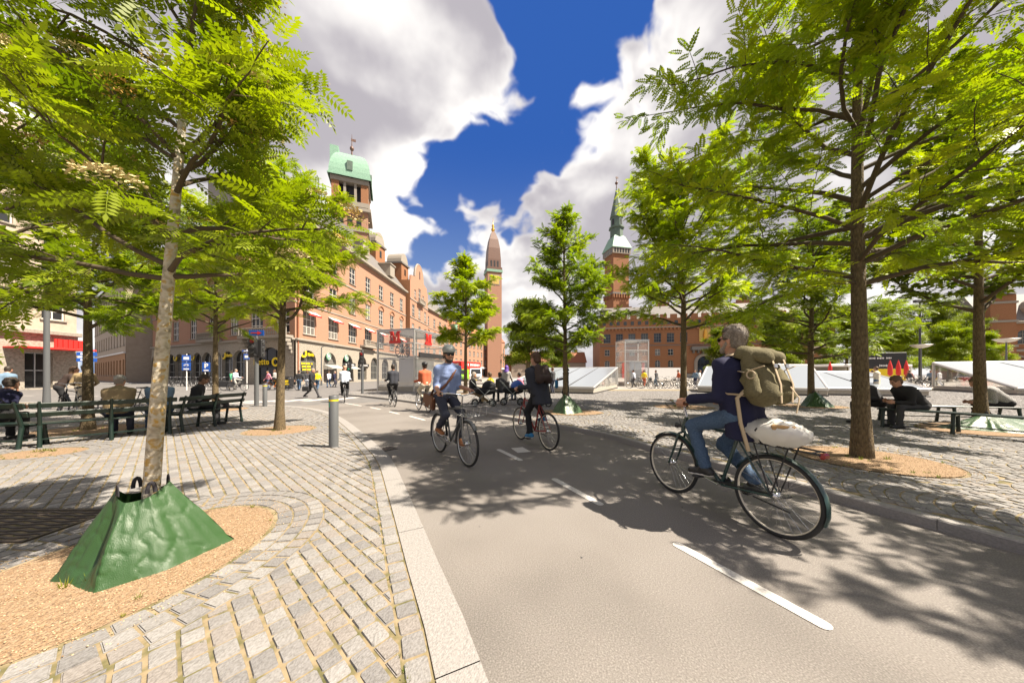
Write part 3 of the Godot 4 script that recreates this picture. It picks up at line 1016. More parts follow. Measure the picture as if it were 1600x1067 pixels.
# ---------------------------------------------------------------- trees
func leaf_mesh(sort: String) -> ArrayMesh:
	# one leaf along +x, length 1, upper face +y
	var m := MB.new()
	if sort == "maple":
		var tips := []
		for k in 9:
			var w := deg_to_rad(-128 + k * 32)
			var r: float = [0.30, 0.24, 0.50, 0.28, 0.66, 0.28, 0.50, 0.24, 0.30][k]
			tips.append(Vector3(0.34 + cos(w) * r, -0.05 * absf(k - 4) * r, sin(w) * r))
		for k in 8: m.tri(Vector3(0.32, 0.02, 0), tips[k + 1], tips[k])
		m.quad(Vector3(0, 0, 0.008), Vector3(0.34, 0.015, 0.008), Vector3(0.34, 0.015, -0.008), Vector3(0, 0, -0.008))
		return m.mesh()
	if sort == "clump":
		var r := RandomNumberGenerator.new()
		r.seed = 4
		for k in 26:
			var c := Vector3(r.randf_range(0, 1), r.randf_range(-0.2, 0.2), r.randf_range(-0.45, 0.45))
			var a := r.randf() * TAU
			var d := Vector3(cos(a), r.randf_range(-0.5, 0.2), sin(a)).normalized() * 0.16
			var s := d.cross(Vector3.UP).normalized() * 0.075
			m.quad(c, c + d * 0.5 + s, c + d, c + d * 0.5 - s)
		return m.mesh()
	var pairs := 7 if sort == "rowan" else 6
	var ll := 0.30 if sort == "rowan" else 0.25
	var ww := 0.055 if sort == "rowan" else 0.085
	var pt := func(x): return Vector3(x, -0.16 * x * x, 0)
	for k in 3:
		var a: Vector3 = pt.call(k / 3.0)
		var b: Vector3 = pt.call((k + 1) / 3.0)
		m.quad(a + Vector3(0, 0, 0.006), b + Vector3(0, 0, 0.006), b - Vector3(0, 0, 0.006), a - Vector3(0, 0, 0.006))
	for k in pairs:
		var x := 0.2 + 0.72 * k / (pairs - 1.0)
		var b: Vector3 = pt.call(x)
		var sz := ll * (1.0 - absf(k / (pairs - 1.0) - 0.45) * 0.5)
		for s in [-1.0, 1.0]:
			var d := Vector3(0.42, -0.10 - 0.05 * (k % 2), 0.9 * s).normalized() * sz
			var w := Vector3(1, 0, -0.42 * s).normalized() * ww
			var mid := b + d * 0.5 + Vector3(0, 0.012, 0)
			if s > 0: m.quad(b, mid - w, b + d, mid + w)
			else: m.quad(b, mid + w, b + d, mid - w)
	var e: Vector3 = pt.call(0.96)
	m.quad(e, e + Vector3(0.13, -0.03, ww), e + Vector3(0.28, -0.09, 0), e + Vector3(0.13, -0.03, -ww))
	return m.mesh()

func scatter(called: String, shape: Mesh, ts: Array, cols: Array, material: Material, parent: Node) -> void:
	var mm := MultiMesh.new()
	mm.transform_format = MultiMesh.TRANSFORM_3D
	mm.use_colors = true
	mm.mesh = shape
	mm.instance_count = ts.size()
	for k in ts.size():
		mm.set_instance_transform(k, ts[k])
		mm.set_instance_color(k, cols[k])
	var o := MultiMeshInstance3D.new()
	o.multimesh = mm
	o.material_override = material
	o.name = called
	kind(o, "stuff")
	parent.add_child(o, true)

func trunk_path(r: RandomNumberGenerator, H: float, lean: Vector2, wob: float) -> Array:
	var p := []
	var n := 14
	var a := r.randf() * TAU
	for k in n:
		var t := k / (n - 1.0)
		p.append(Vector3(lean.x * t + wob * sin(t * 5.0 + a) * t, H * t, -lean.y * t + wob * cos(t * 4.0 + a * 2.0) * t))
	return p

func tree(label: String, at: Vector3, o: Dictionary) -> Node3D:
	var r := RandomNumberGenerator.new()
	r.seed = o.get("seed", 1)
	var H: float = o.H
	var hb: float = o.hb
	var R: float = o.R
	var tr: float = o.get("tr", 0.08)
	var detail: int = o.get("detail", 2)
	var root := thing(o.get("called", "street_tree"), label, "tree", at, 0.0, o.get("group", ""))
	var path := trunk_path(r, H, o.get("lean", Vector2.ZERO), o.get("wob", 0.05))
	var rad := []
	for k in path.size():
		var t: float = path[k].y / H
		rad.append(tr * (1.0 + 0.35 * exp(-path[k].y * 9.0)) * lerpf(1.0, 0.12, pow(t, 1.15)) * (1.0 + r.randf_range(-0.03, 0.03)))
	part(MB.new().tube(path, rad, 14 if detail > 1 else 8, false), "trunk", o.bark, root)
	var on_trunk := func(y: float) -> Vector3:
		var f := clampf(y / H, 0, 0.999) * (path.size() - 1)
		return path[int(f)].lerp(path[int(f) + 1], f - int(f))
	var gap := FastNoiseLite.new()
	gap.seed = o.get("seed", 1); gap.frequency = o.get("gapf", 0.75); gap.fractal_octaves = 2
	var thr: float = o.get("gap", -0.19)
	var nb: int = o.nb
	var leaves := []
	var tips := []
	var shape: Callable = o.get("shape", func(t): return sqrt(maxf(0.0, 1.0 - pow(absf(t - 0.35) / 0.68, 2.0))))
	var extra: Array = o.get("limbs", [])
	for b in nb + extra.size():
		var t := (b + r.randf() * 0.8) / nb
		var az := b * 2.39996 + r.randf_range(-0.4, 0.4)
		var L: float = R * shape.call(t) * r.randf_range(0.75, 1.12)
		var y := hb + (H - hb) * 0.95 * t
		var el := lerpf(0.35, 1.1, t) + r.randf_range(-0.15, 0.15)
		var rr := tr * lerpf(0.42, 0.16, t)
		if b >= nb:
			var e: Array = extra[b - nb]   # [height, azimuth (0 = right, grows away from the viewer), length, climb, radius]
			y = e[0]; az = e[1]; L = e[2]; el = e[3]; rr = e[4]
			t = 0.3
		if L < 0.15: continue
		var p: Vector3 = on_trunk.call(y)
		var pts := [p]
		var dir := Vector3(cos(az) * cos(el), sin(el), -sin(az) * cos(el))
		var seg := 6
		for k in seg:
			dir = (dir + Vector3(r.randf_range(-0.26, 0.26), r.randf_range(-0.20, 0.20) - o.get("droop", 0.02), r.randf_range(-0.26, 0.26))).normalized()
			p += dir * L / seg
			pts.append(p)
		var br := MB.new()
		var brr := []
		for k in pts.size(): brr.append(lerpf(rr, 0.005, float(k) / seg))
		br.tube(pts, brr, 7 if detail > 1 else 5, false)
		# side twigs carry the leaves
		var nt := maxi(3, int(L / o.get("tw", 0.16)))
		for j in nt:
			var f := lerpf(0.22, 1.0, (j + r.randf()) / nt) * seg
			var q: Vector3 = pts[mini(int(f), seg - 1)].lerp(pts[mini(int(f), seg - 1) + 1], f - mini(int(f), seg - 1))
			var bd: Vector3 = (pts[mini(int(f), seg - 1) + 1] - pts[mini(int(f), seg - 1)]).normalized()
			var side := bd.cross(Vector3.UP).normalized() * (1.0 if j % 2 else -1.0)
			var td := (bd * r.randf_range(0.4, 0.9) + side * r.randf_range(0.2, 1.0) + Vector3.UP * r.randf_range(-0.55, 0.95)).normalized()
			var tl: float = (0.28 + 0.30 * L * (1.0 - f / seg * 0.7)) * r.randf_range(0.6, 1.1) * o.get("twl", 1.0)
			if j == nt - 1:
				td = bd
			var tp := [q]
			for k in 3:
				td = (td + Vector3(r.randf_range(-0.2, 0.2), r.randf_range(-0.22, 0.12), r.randf_range(-0.2, 0.2))).normalized()
				tp.append(tp[-1] + td * tl / 3.0)
			if detail > 1 and gap.get_noise_3dv(tp[2]) < thr: continue
			if detail > 1: br.tube(tp, [0.006, 0.005, 0.004, 0.003], 4, false)
			var tone := r.randf()
			tips.append(tp[3])
			var nl := maxi(2, int(tl / o.get("ls", 0.055)))
			for k in nl:
				var g := 3.0 * (k + 0.6) / nl
				var gi := mini(int(g), 2)
				var lp: Vector3 = tp[gi].lerp(tp[gi + 1], minf(g - gi, 1.0))
				var ld: Vector3 = (tp[gi + 1] - tp[gi]).normalized()
				var sd := ld.cross(Vector3.UP).normalized() * (1.0 if k % 2 else -1.0)
				var ax := (ld * r.randf_range(0.2, 0.9) + sd * r.randf_range(0.5, 1.0) + Vector3(r.randf_range(-0.3, 0.3), r.randf_range(-0.45, 0.25), r.randf_range(-0.3, 0.3))).normalized()
				leaves.append([lp, ax, tone])
		part(br, "branch", o.get("twigbark", o.bark), root)
	var want: int = o.leaves
	var ts := []
	var cols := []
	var shade: Array = o.get("green", [Vector3(0.070, 0.120, 0.008), Vector3(0.165, 0.205, 0.012)])
	var keep := minf(1.0, float(want) / maxf(1, leaves.size()))
	var rep := 1
	if leaves.size() < want: rep = int(ceil(float(want) / leaves.size()))
	for l in leaves:
		if r.randf() > keep * (1.25 if detail > 1 else 1.0): continue
		for z in rep:
			var ax: Vector3 = l[1]
			var lp: Vector3 = l[0]
			if z > 0:
				ax = (ax + Vector3(r.randf_range(-0.9, 0.9), r.randf_range(-0.4, 0.3), r.randf_range(-0.9, 0.9))).normalized()
				lp += Vector3(r.randf_range(-0.1, 0.1), r.randf_range(-0.08, 0.08), r.randf_range(-0.1, 0.1)) * o.get("spread", 1.0)
			var up := (Vector3.UP + Vector3(r.randf_range(-0.8, 0.8), 0, r.randf_range(-0.8, 0.8))).normalized()
			var zz := ax.cross(up).normalized()
			if zz.length() < 0.5: continue
			var yy := zz.cross(ax).normalized()
			var s: float = o.leaf * r.randf_range(0.7, 1.15)
			ts.append(Transform3D(Basis(ax * s, yy * s, zz * s), lp))
			var c: Vector3 = shade[0].lerp(shade[1], clampf(l[2] * 0.75 + r.randf() * 0.25, 0.0, 1.0)) * Vector3(2.8, 2.42, 0.8)
			cols.append(Color(c.x, c.y, c.z))
	scatter("foliage", M["leaf_" + o.get("sort", "robinia")], ts, cols, M.leafmat, root)
	if o.has("flowers"):
		var fts := []
		var fcs := []
		for k in o.flowers:
			var p: Vector3 = tips[r.randi() % tips.size()]
			var s := r.randf_range(0.075, 0.145)
			fts.append(Transform3D(Basis.from_euler(Vector3(r.randf_range(-0.4, 0.4), r.randf() * TAU, r.randf_range(-0.4, 0.4))).scaled(Vector3(s, s, s)), p + Vector3(0, 0.03, 0)))
			var c := Vector3(0.52, 0.31, 0.07).lerp(Vector3(0.50, 0.42, 0.22), r.randf())
			fcs.append(Color(c.x, c.y, c.z))
		scatter("flower_clusters", M.flower, fts, fcs, M.flowermat, root)
	return root

func water_bag(label: String, at: Vector3, size: Vector3, turn: float, seed_: int, hole: Vector2) -> void:
	# a soft woven sack zipped round the trunk, with webbing handles; size: half length, height, half width
	var root := thing("watering_bag", label, "watering bag", at, turn, "watering bags round the young trees")
	var f := FastNoiseLite.new()
	f.seed = seed_; f.frequency = 2.2; f.fractal_octaves = 2
	var pts := []
	var nv := 44
	var per := 18
	var rr := RandomNumberGenerator.new()
	rr.seed = seed_
	var foot := [Vector2(1.0, 0.05), Vector2(0.5, 0.85), Vector2(-0.15, 1.0), Vector2(-0.8, 0.72), Vector2(-1.0, 0.0), Vector2(-0.66, -0.60), Vector2(-0.34, -1.04), Vector2(0.30, -0.84)]
	var nf := foot.size()
	var pinch := []     # how far each seam is pulled in half way up
	for k in nf: pinch.append([0.04, -0.14, 0.06, -0.05, 0.05, -0.30, 0.12, -0.02][(k + seed_ - 3) % nf])
	var nu := nf * per + 1
	for y in nv:
		var t := y / (nv - 1.0)
		for x in nu:
			var q := (x / per) % nf
			var g := float(x % per) / per
			var A: Vector2 = foot[q] * Vector2(size.x, size.z)
			var C: Vector2 = foot[(q + 1) % nf] * Vector2(size.x, size.z)
			var bot := A.lerp(C, g)
			var top := (A.normalized() * 0.13).lerp(C.normalized() * 0.13, g)
			var p := bot.lerp(top, pow(t, 0.92))
			var pin: float = lerpf(pinch[q], pinch[(q + 1) % nf], g)
			p *= 1.0 + (pin + 0.04 * sin(PI * g)) * sin(PI * minf(1.0, t * 0.95 + 0.05))
			var w := x * TAU / (nu - 1.0)
			# hanging folds run up and down the cloth, with a few slanting creases
			p *= 1.0 - (0.5 - absf(f.get_noise_3d(cos(w) * 1.3, t * 0.22, sin(w) * 1.3))) * 0.05 * sin(PI * minf(1.0, t + 0.12)) - pow(1.0 - absf(f.get_noise_3d(cos(w) * 0.8 + 9.0, t * 1.2 + w * 0.15, sin(w) * 0.8)), 9.0) * 0.028
			pts.append(Vector3(p.x + hole.x * t, size.y * t * (1.0 - 0.16 * t * absf(sin(x * TAU / (nu - 1.0) + seed_))), -p.y - hole.y * t))
	var sk := MB.new().sheet(pts, nu, nv, false)
	part(sk, "sack", M.tarp, root)
	for k in 4:
		var w := TAU * (k + 0.35) / 4.0
		var c := Vector3(cos(w) * 0.125 + hole.x, size.y * 0.95, -sin(w) * 0.125 - hole.y)
		var loop := []
		for j in 9:
			var a := PI * j / 8.0
			loop.append(c + Vector3(sin(w) * cos(a) * 0.020, sin(a) * 0.075 - 0.02, cos(w) * cos(a) * 0.020))
		part(MB.new().tube(loop, 0.012, 6, true, 0.35, Vector3(cos(w), 0, -sin(w))), "handle", M.webbing, root)

func trees() -> void:
	var K := func(a, b, c): return lin(a, b, c)
	for s in ["rowan", "robinia", "maple", "clump"]: M["leaf_" + s] = leaf_mesh(s)
	M.leafmat = mat(1, 1, 1, 0.5, 0.0, {"vertex_color_use_as_albedo": true, "backlight_enabled": true, "backlight": Color(0.95, 1.0, 0.45)})
	M.flowermat = mat(1, 1, 1, 0.8, 0.0, {"vertex_color_use_as_albedo": true})
	var fl := MB.new()
	for k in 110:
		var a := k * 2.4
		var d := sqrt(k / 110.0) * (1.0 + 0.12 * sin(k * 7.7))
		var c := Vector3(cos(a) * d, 0.35 * (1.0 - d * d) + 0.07 * (k % 4), sin(a) * d)
		var e := Vector3(sin(k * 3.1), 0.6 * cos(k * 1.7), cos(k * 5.3)) * 0.075
		var g := Vector3(cos(k * 2.3), 0.7 * sin(k * 4.1), -sin(k * 6.1)) * 0.075
		fl.quad(c - e, c - g, c + e, c + g)
	M.flower = fl.mesh()
	M.bark_pale = grainy(31, 0.02, [[0.0, K.call(0.14, 0.12, 0.085)], [0.36, K.call(0.42, 0.37, 0.28)], [0.52, K.call(0.53, 0.48, 0.39)], [0.66, K.call(0.45, 0.40, 0.30)], [0.72, K.call(0.42, 0.27, 0.07)], [0.86, K.call(0.44, 0.25, 0.05)], [1.0, K.call(0.36, 0.31, 0.22)]], 0.9, 0.9, 0.8)
	M.bark_pale.uv1_world_triplanar = false
	M.bark = grainy(32, 0.02, [[0.0, K.call(0.05, 0.036, 0.018)], [0.5, K.call(0.13, 0.095, 0.05)], [1.0, K.call(0.22, 0.17, 0.09)]], 0.6, 0.95, 2.0)
	M.bark.uv1_scale = Vector3(2.2, 0.6, 2.2) * 1.6
	M.twig = mat(0.075, 0.055, 0.032, 0.9)
	M.tarp = mat(0.024, 0.066, 0.018, 0.4, 0.0, {"heightmap_enabled": true, "heightmap_scale": 0.16, "uv1_triplanar": true, "uv1_scale": Vector3.ONE * 5.0})
	M.tarp.heightmap_texture = noise_tex(35, 0.09, [[0.0, Color.BLACK], [1.0, Color.WHITE]], 512, FastNoiseLite.TYPE_CELLULAR, 1)
	M.webbing = mat(0.025, 0.023, 0.03, 0.7)
	var lush := [Vector3(0.050, 0.090, 0.008), Vector3(0.13, 0.185, 0.012)]
	tree("slender rowan with pale lichen-spotted trunk and cream flower heads, rising from the nearest green bag", G(-2.74, 2.30), {"H": 5.2, "hb": 2.05, "R": 1.1, "tr": 0.052, "nb": 24, "leaves": 2300, "leaf": 0.215, "sort": "rowan", "bark": M.bark_pale, "twigbark": M.twig, "lean": Vector2(0.30, 0.1), "flowers": 150, "seed": 12, "gapf": 1.3, "gap": -0.12, "green": [Vector3(0.045, 0.078, 0.008), Vector3(0.125, 0.165, 0.014)], "tw": 0.13, "called": "rowan_tree",
		"limbs": [[2.1, PI * 0.93, 1.7, 0.30, 0.022], [2.2, PI * 1.08, 1.5, 0.45, 0.02], [2.15, -0.25, 1.25, 0.35, 0.02], [3.0, PI * 0.9, 1.5, 0.45, 0.018], [2.9, 0.1, 1.15, 0.5, 0.018]]})
	var avenue := "young street trees lining the cycle track"
	tree("young leafy tree standing just behind the long green bench", G(-10.5, 7.6), {"H": 6.6, "hb": 2.5, "R": 2.3, "tr": 0.10, "nb": 30, "leaves": 5000, "leaf": 0.24, "sort": "rowan", "bark": M.bark, "twigbark": M.twig, "seed": 22, "group": avenue, "green": lush})
	tree("slim young tree at the end of the fallen bicycle, nearest the parking signs", G(-11.5, 11.9), {"H": 7.0, "hb": 2.9, "R": 2.4, "tr": 0.10, "nb": 30, "leaves": 5000, "leaf": 0.26, "sort": "rowan", "bark": M.bark, "twigbark": M.twig, "seed": 23, "group": avenue})
	tree("bright young tree in a sand patch between the yellow-banded bollard and the traffic light", G(-5.72, 7.55), {"H": 6.5, "hb": 2.6, "R": 2.35, "tr": 0.098, "shape": func(t): return (1.0 - t) * 0.75 + 0.42 * sin(PI * t), "nb": 36, "leaves": 7000, "leaf": 0.23, "sort": "rowan", "bark": M.bark, "twigbark": M.twig, "seed": 24, "group": avenue, "lean": Vector2(0.15, 0)})
	tree("dark-leaved maple at the edge of the view behind the resting dark-clothed sitter", G(-9.3, 5.2), {"H": 6.5, "hb": 2.3, "R": 2.5, "tr": 0.11, "nb": 26, "leaves": 4200, "leaf": 0.20, "sort": "maple", "bark": M.bark, "twigbark": M.twig, "seed": 25, "green": [Vector3(0.035, 0.062, 0.010), Vector3(0.10, 0.135, 0.012)], "called": "maple_tree"})
	tree("small bright tree behind the helmeted rider in the blue shirt", G(-3.1, 20.5, PL), {"H": 9.4, "hb": 3.0, "R": 3.0, "tr": 0.13, "nb": 30, "leaves": 5200, "leaf": 0.36, "sort": "robinia", "bark": M.bark, "twigbark": M.twig, "seed": 26, "group": avenue, "shape": func(t): return (1.0 - t) * 0.9 + 0.25 * sin(PI * t), "tw": 0.3, "detail": 1})
	tree("conical feathery tree rising from the green bag behind the rider on the red bicycle", G(1.80, 10.4, PL), {"H": 6.9, "hb": 1.9, "R": 2.2, "tr": 0.085, "nb": 46, "leaves": 7600, "leaf": 0.20, "sort": "robinia", "bark": M.bark, "twigbark": M.twig, "seed": 27, "shape": func(t): return pow(1.0 - t, 0.85) * minf(1.0, 0.55 + t * 4.0) + 0.06, "green": [Vector3(0.045, 0.085, 0.012), Vector3(0.12, 0.165, 0.02)]})
	tree("wide young tree directly behind the head of the rider in the navy jacket", G(6.7, 12.0, PL), {"H": 9.0, "hb": 3.0, "R": 3.4, "tr": 0.125, "nb": 44, "leaves": 8600, "leaf": 0.27, "sort": "robinia", "bark": M.bark, "twigbark": M.twig, "seed": 28, "group": avenue})
	tree("spreading dark-green tree rising from the green bag by the low glass roof", G(12.0, 12.3, PL), {"H": 6.8, "hb": 1.9, "R": 3.0, "tr": 0.12, "nb": 36, "leaves": 6800, "leaf": 0.25, "sort": "robinia", "bark": M.bark, "twigbark": M.twig, "seed": 29, "green": [Vector3(0.04, 0.072, 0.010), Vector3(0.11, 0.15, 0.015)], "droop": 0.06})
	tree("largest tree, tall with a rough brown trunk in a sand pit beside the kerb", G(5.36, 4.70, PL), {"H": 9.6, "hb": 2.6, "R": 3.4, "tr": 0.105, "nb": 46, "leaves": 13500, "leaf": 0.21, "sort": "robinia", "bark": M.bark, "twigbark": M.twig, "seed": 30, "lean": Vector2(-0.1, 0.0), "droop": 0.03,
		"limbs": [[3.35, -0.75, 4.0, 0.42, 0.045], [2.7, PI * 0.97, 2.6, 0.20, 0.034], [3.5, PI * 1.1, 3.2, 0.5, 0.036], [3.0, PI * 1.35, 3.2, 0.35, 0.034], [3.9, PI * 1.5, 3.0, 0.4, 0.034], [4.4, -0.4, 3.2, 0.35, 0.034], [5.0, PI * 1.2, 3.0, 0.5, 0.03], [3.0, 0.2, 2.4, 0.25, 0.03]]})
	tree("dense dark maple rising from the green bag between the backless benches", G(11.1, 7.25, PL), {"H": 8.0, "hb": 2.6, "R": 2.9, "tr": 0.105, "nb": 34, "leaves": 9000, "leaf": 0.21, "sort": "maple", "bark": M.bark, "twigbark": M.twig, "seed": 33, "green": [Vector3(0.03, 0.055, 0.010), Vector3(0.10, 0.14, 0.012)], "called": "maple_tree", "lean": Vector2(-0.25, 0)})
	tree("tree beside the viewer, out of the frame, whose shade falls across the track", G(7.7, 0.45, PL), {"H": 7.0, "hb": 2.8, "R": 2.0, "tr": 0.10, "nb": 24, "leaves": 3000, "leaf": 0.195, "sort": "robinia", "bark": M.bark, "twigbark": M.twig, "seed": 36, "group": avenue, "gap": 0.0})
	water_bag("crumpled green woven watering bag round the rowan trunk in the nearest sand pit", G(-2.66, 2.27, 0.014), Vector3(0.46, 0.56, 0.32), 0.6, 3, Vector2(-0.05, 0.03))
	water_bag("green watering bag standing behind the rear wheel of the red bicycle", G(1.85, 10.15, PL + 0.012), Vector3(0.52, 0.62, 0.44), 0.0, 5, Vector2(-0.04, 0.15))
	water_bag("green watering bag in front of the low glass roof, beyond the largest tree", G(12.15, 12.1, PL + 0.012), Vector3(0.68, 0.6, 0.45), 0.1, 8, Vector2(-0.12, 0.12))
	water_bag("flattened green watering bag lying under the backless bench", G(11.4, 7.05, PL + 0.012), Vector3(1.35, 0.36, 0.6), -0.1, 9, Vector2(-0.28, 0.1))
	# trees farther off
	var far := "tall trees beyond the square"
	var spots := [[2.2, 42, 10.5, 3.6, "round dark tree behind the seated group with prams"], [9.0, 60, 8.0, 3.0, "low green tree before the red-tiled roofs"], [60, 62, 13, 6.5, "tall park tree just beside the big trunk"], [72, 66, 15, 7.0, "park tree behind the black advertising stand"], [84, 70, 17, 7.5, "broad dark park tree behind the double-armed lamp mast"], [96, 70, 18, 8.0, "largest dark park tree, next to the ornate brick house"], [66, 52, 8.5, 4.0, "light green lower tree in front of the park trees"], [77, 54, 9.0, 4.4, "bright green bushy tree above the long glass roof"], [86, 56, 8.0, 3.6, "small bright tree beside the saucer lamp"], [51, 60, 11, 5, "park tree half hidden by the largest trunk"], [108, 74, 15, 6, "park tree behind the ornate brick house"], [45, 66, 10, 4.5, "park tree near the end of the town hall"]]
	for k in spots.size():
		var s: Array = spots[k]
		var pale := k in [6, 7, 8]
		tree(s[4], G(s[0], s[1], PL), {"H": s[2], "hb": s[2] * 0.2, "R": s[3] * 0.82, "tr": 0.3, "nb": 22, "leaves": 2600, "leaf": 1.05 if s[2] > 9 else 0.8, "sort": "clump", "bark": M.bark, "seed": 60 + k, "detail": 1, "tw": 0.7, "ls": 0.4, "spread": 4.0, "group": far, "green": [Vector3(0.06, 0.10, 0.012), Vector3(0.13, 0.17, 0.015)] if pale else [Vector3(0.035, 0.06, 0.014), Vector3(0.085, 0.115, 0.015)], "called": "park_tree"})
# ---------------------------------------------------------------- buildings
var wins := {}

func FX(a: Vector3, b: Vector3) -> Transform3D:
	# frame of a wall: x from a to b, y up, z outwards
	var x := (b - a).normalized()
	return Transform3D(Basis(x, Vector3.UP, x.cross(Vector3.UP)), a)

func wall_mesh(W: float, y0: float, y1: float, op: Array, depth := 0.3) -> MB:
	# op: [x, y, w, h, arched]
	var m := MB.new()
	var xs := [0.0, W]
	var ys := [y0, y1]
	for o in op:
		for q in [o[0], o[0] + o[2]]:
			if not q in xs: xs.append(q)
		for q in [o[1], o[1] + o[3]]:
			if not q in ys: ys.append(q)
	xs.sort(); ys.sort()
	for b in ys.size() - 1:
		var run := -1.0
		for a in xs.size() - 1:
			var cx: float = (xs[a] + xs[a + 1]) * 0.5
			var cy: float = (ys[b] + ys[b + 1]) * 0.5
			var hole := false
			for o in op:
				if cx > o[0] and cx < o[0] + o[2] and cy > o[1] and cy < o[1] + o[3]: hole = true
			if not hole and run < 0: run = xs[a]
			if run >= 0 and (hole or a == xs.size() - 2):
				var e: float = xs[a] if hole else xs[a + 1]
				m.quad(Vector3(run, ys[b], 0), Vector3(e, ys[b], 0), Vector3(e, ys[b + 1], 0), Vector3(run, ys[b + 1], 0))
				run = -1.0
	for o in op:
		var x0: float = o[0]
		var x1: float = o[0] + o[2]
		var b0: float = o[1]
		var t: float = o[1] + o[3]
		var r: float = o[2] * 0.5
		var s: float = t - r if o[4] else t
		m.quad(Vector3(x0, b0, 0), Vector3(x0, s, 0), Vector3(x0, s, -depth), Vector3(x0, b0, -depth))
		m.quad(Vector3(x1, s, 0), Vector3(x1, b0, 0), Vector3(x1, b0, -depth), Vector3(x1, s, -depth))
		if b0 > y0 + 0.01: m.quad(Vector3(x1, b0, 0), Vector3(x0, b0, 0), Vector3(x0, b0, -depth), Vector3(x1, b0, -depth))
		if not o[4]:
			m.quad(Vector3(x0, t, 0), Vector3(x1, t, 0), Vector3(x1, t, -depth), Vector3(x0, t, -depth))
		else:
			var n := 10
			for k in n:
				var A := Vector3(x0 + r - cos(PI * k / n) * r, s + sin(PI * k / n) * r, 0)
				var B := Vector3(x0 + r - cos(PI * (k + 1) / n) * r, s + sin(PI * (k + 1) / n) * r, 0)
				m.quad(A, B, Vector3(B.x, t, 0), Vector3(A.x, t, 0))
				m.quad(A, A - Vector3(0, 0, depth), B - Vector3(0, 0, depth), B)
	return m

func window(parent: Node, xf: Transform3D, x: float, y: float, w: float, h: float, nx: int, ny: int, o := {}) -> void:
	var arched: bool = o.get("arch", false)
	var fm: Material = o.get("frame", M.winframe)
	var d: float = o.get("d", 0.2)
	var key := "%.2f %.2f %d %d %s" % [w, h, nx, ny, arched]
	if not wins.has(key):
		var f := MB.new()
		var g := MB.new()
		var t := 0.085 if h > 1.5 else 0.06
		var s := h - w * 0.5 if arched else h
		for k in nx + 1:
			var px := t * 0.5 + (w - t) * k / nx
			var top := s
			if arched: top = s + sqrt(maxf(0.0, pow(w * 0.5, 2) - pow(px - w * 0.5, 2))) - 0.02
			f.box(Vector3(px, top * 0.5, 0), Vector3(t, top, 0.08))
		for k in ny + 1:
			var py := t * 0.5 + (s - t) * k / ny
			for j in nx:
				var cw := (w - t) / nx - t
				f.box(Vector3(t + cw * 0.5 + (w - t) / nx * j, py, -0.005), Vector3(cw, t, 0.06))
		if arched:
			var pts := []
			for k in 13: pts.append(Vector3(w * 0.5 - cos(PI * k / 12) * (w * 0.5 - t * 0.5), s + sin(PI * k / 12) * (w * 0.5 - t * 0.5), 0))
			f.tube(pts, t * 0.5, 4)
			var poly := PackedVector2Array([Vector2(0.02, 0.02), Vector2(w - 0.02, 0.02)])
			for k in 13: poly.append(Vector2(w * 0.5 + cos(PI * k / 12) * (w * 0.5 - 0.02), s + sin(PI * k / 12) * (w * 0.5 - 0.02)))
			g.prism(poly, -0.03, -0.02)
		else:
			g.box(Vector3(w * 0.5, h * 0.5, -0.025), Vector3(w - 0.02, h - 0.02, 0.012))
		wins[key] = [f.mesh(), g.mesh()]
	var win := part(wins[key][0], "window", fm, parent, xf * Transform3D(Basis.IDENTITY, Vector3(x, y, -d)))
	part(wins[key][1], "pane", o.get("glass", [M.glass, M.glass, M.glass_curtain, M.glass, M.glass_dim][rng.randi() % 5]), win)
	if o.get("sill", true):
		var sk := "sill%.2f" % w
		if not wins.has(sk): wins[sk] = MB.new().box(Vector3(w * 0.5, -0.07, 0), Vector3(w + 0.24, 0.13, 0.22), Basis.IDENTITY, 0.02).mesh()
		part(wins[sk], "sill", o.get("sillmat", M.trim), win, Transform3D(Basis.IDENTITY, Vector3(0, 0, d + 0.04)))

func text(s: String, size: float, depth: float, material: Material, parent: Node, xf: Transform3D, called := "lettering", serif := false) -> void:
	var t := TextMesh.new()
	var f := SystemFont.new()
	f.font_names = PackedStringArray(["Droid Serif" if serif else "Droid Sans"])
	f.font_weight = 700
	t.font = f
	t.text = s
	t.font_size = 32
	t.pixel_size = size / 32.0
	t.depth = depth
	part(t, called, material, parent, xf)

func print_line(parent: Node, xf: Transform3D, w: float, h: float, material: Material) -> void:
	# a line of print too small to read: short upright and round strokes
	var m := MB.new()
	var x := -w / 2
	var k := 0
	while x < w / 2 - h * 0.3:
		var c: float = h * [0.35, 0.55, 0.25, 0.5, 0.42][k % 5]
		if k % 6 != 5: m.box(Vector3(x + c / 2, 0, 0), Vector3(c, h * [1.0, 0.75, 0.9, 0.7][k % 4], 0.03), Basis.IDENTITY, h * 0.08)
		x += c + h * 0.13
		k += 1
	part(m, "print", material, parent, xf)

func slab(parent: Node, called: String, xf: Transform3D, c: Vector3, s: Vector3, m: Material, bev := 0.0) -> MeshInstance3D:
	return part(MB.new().box(c, s, Basis.IDENTITY, bev), called, m, parent, xf)

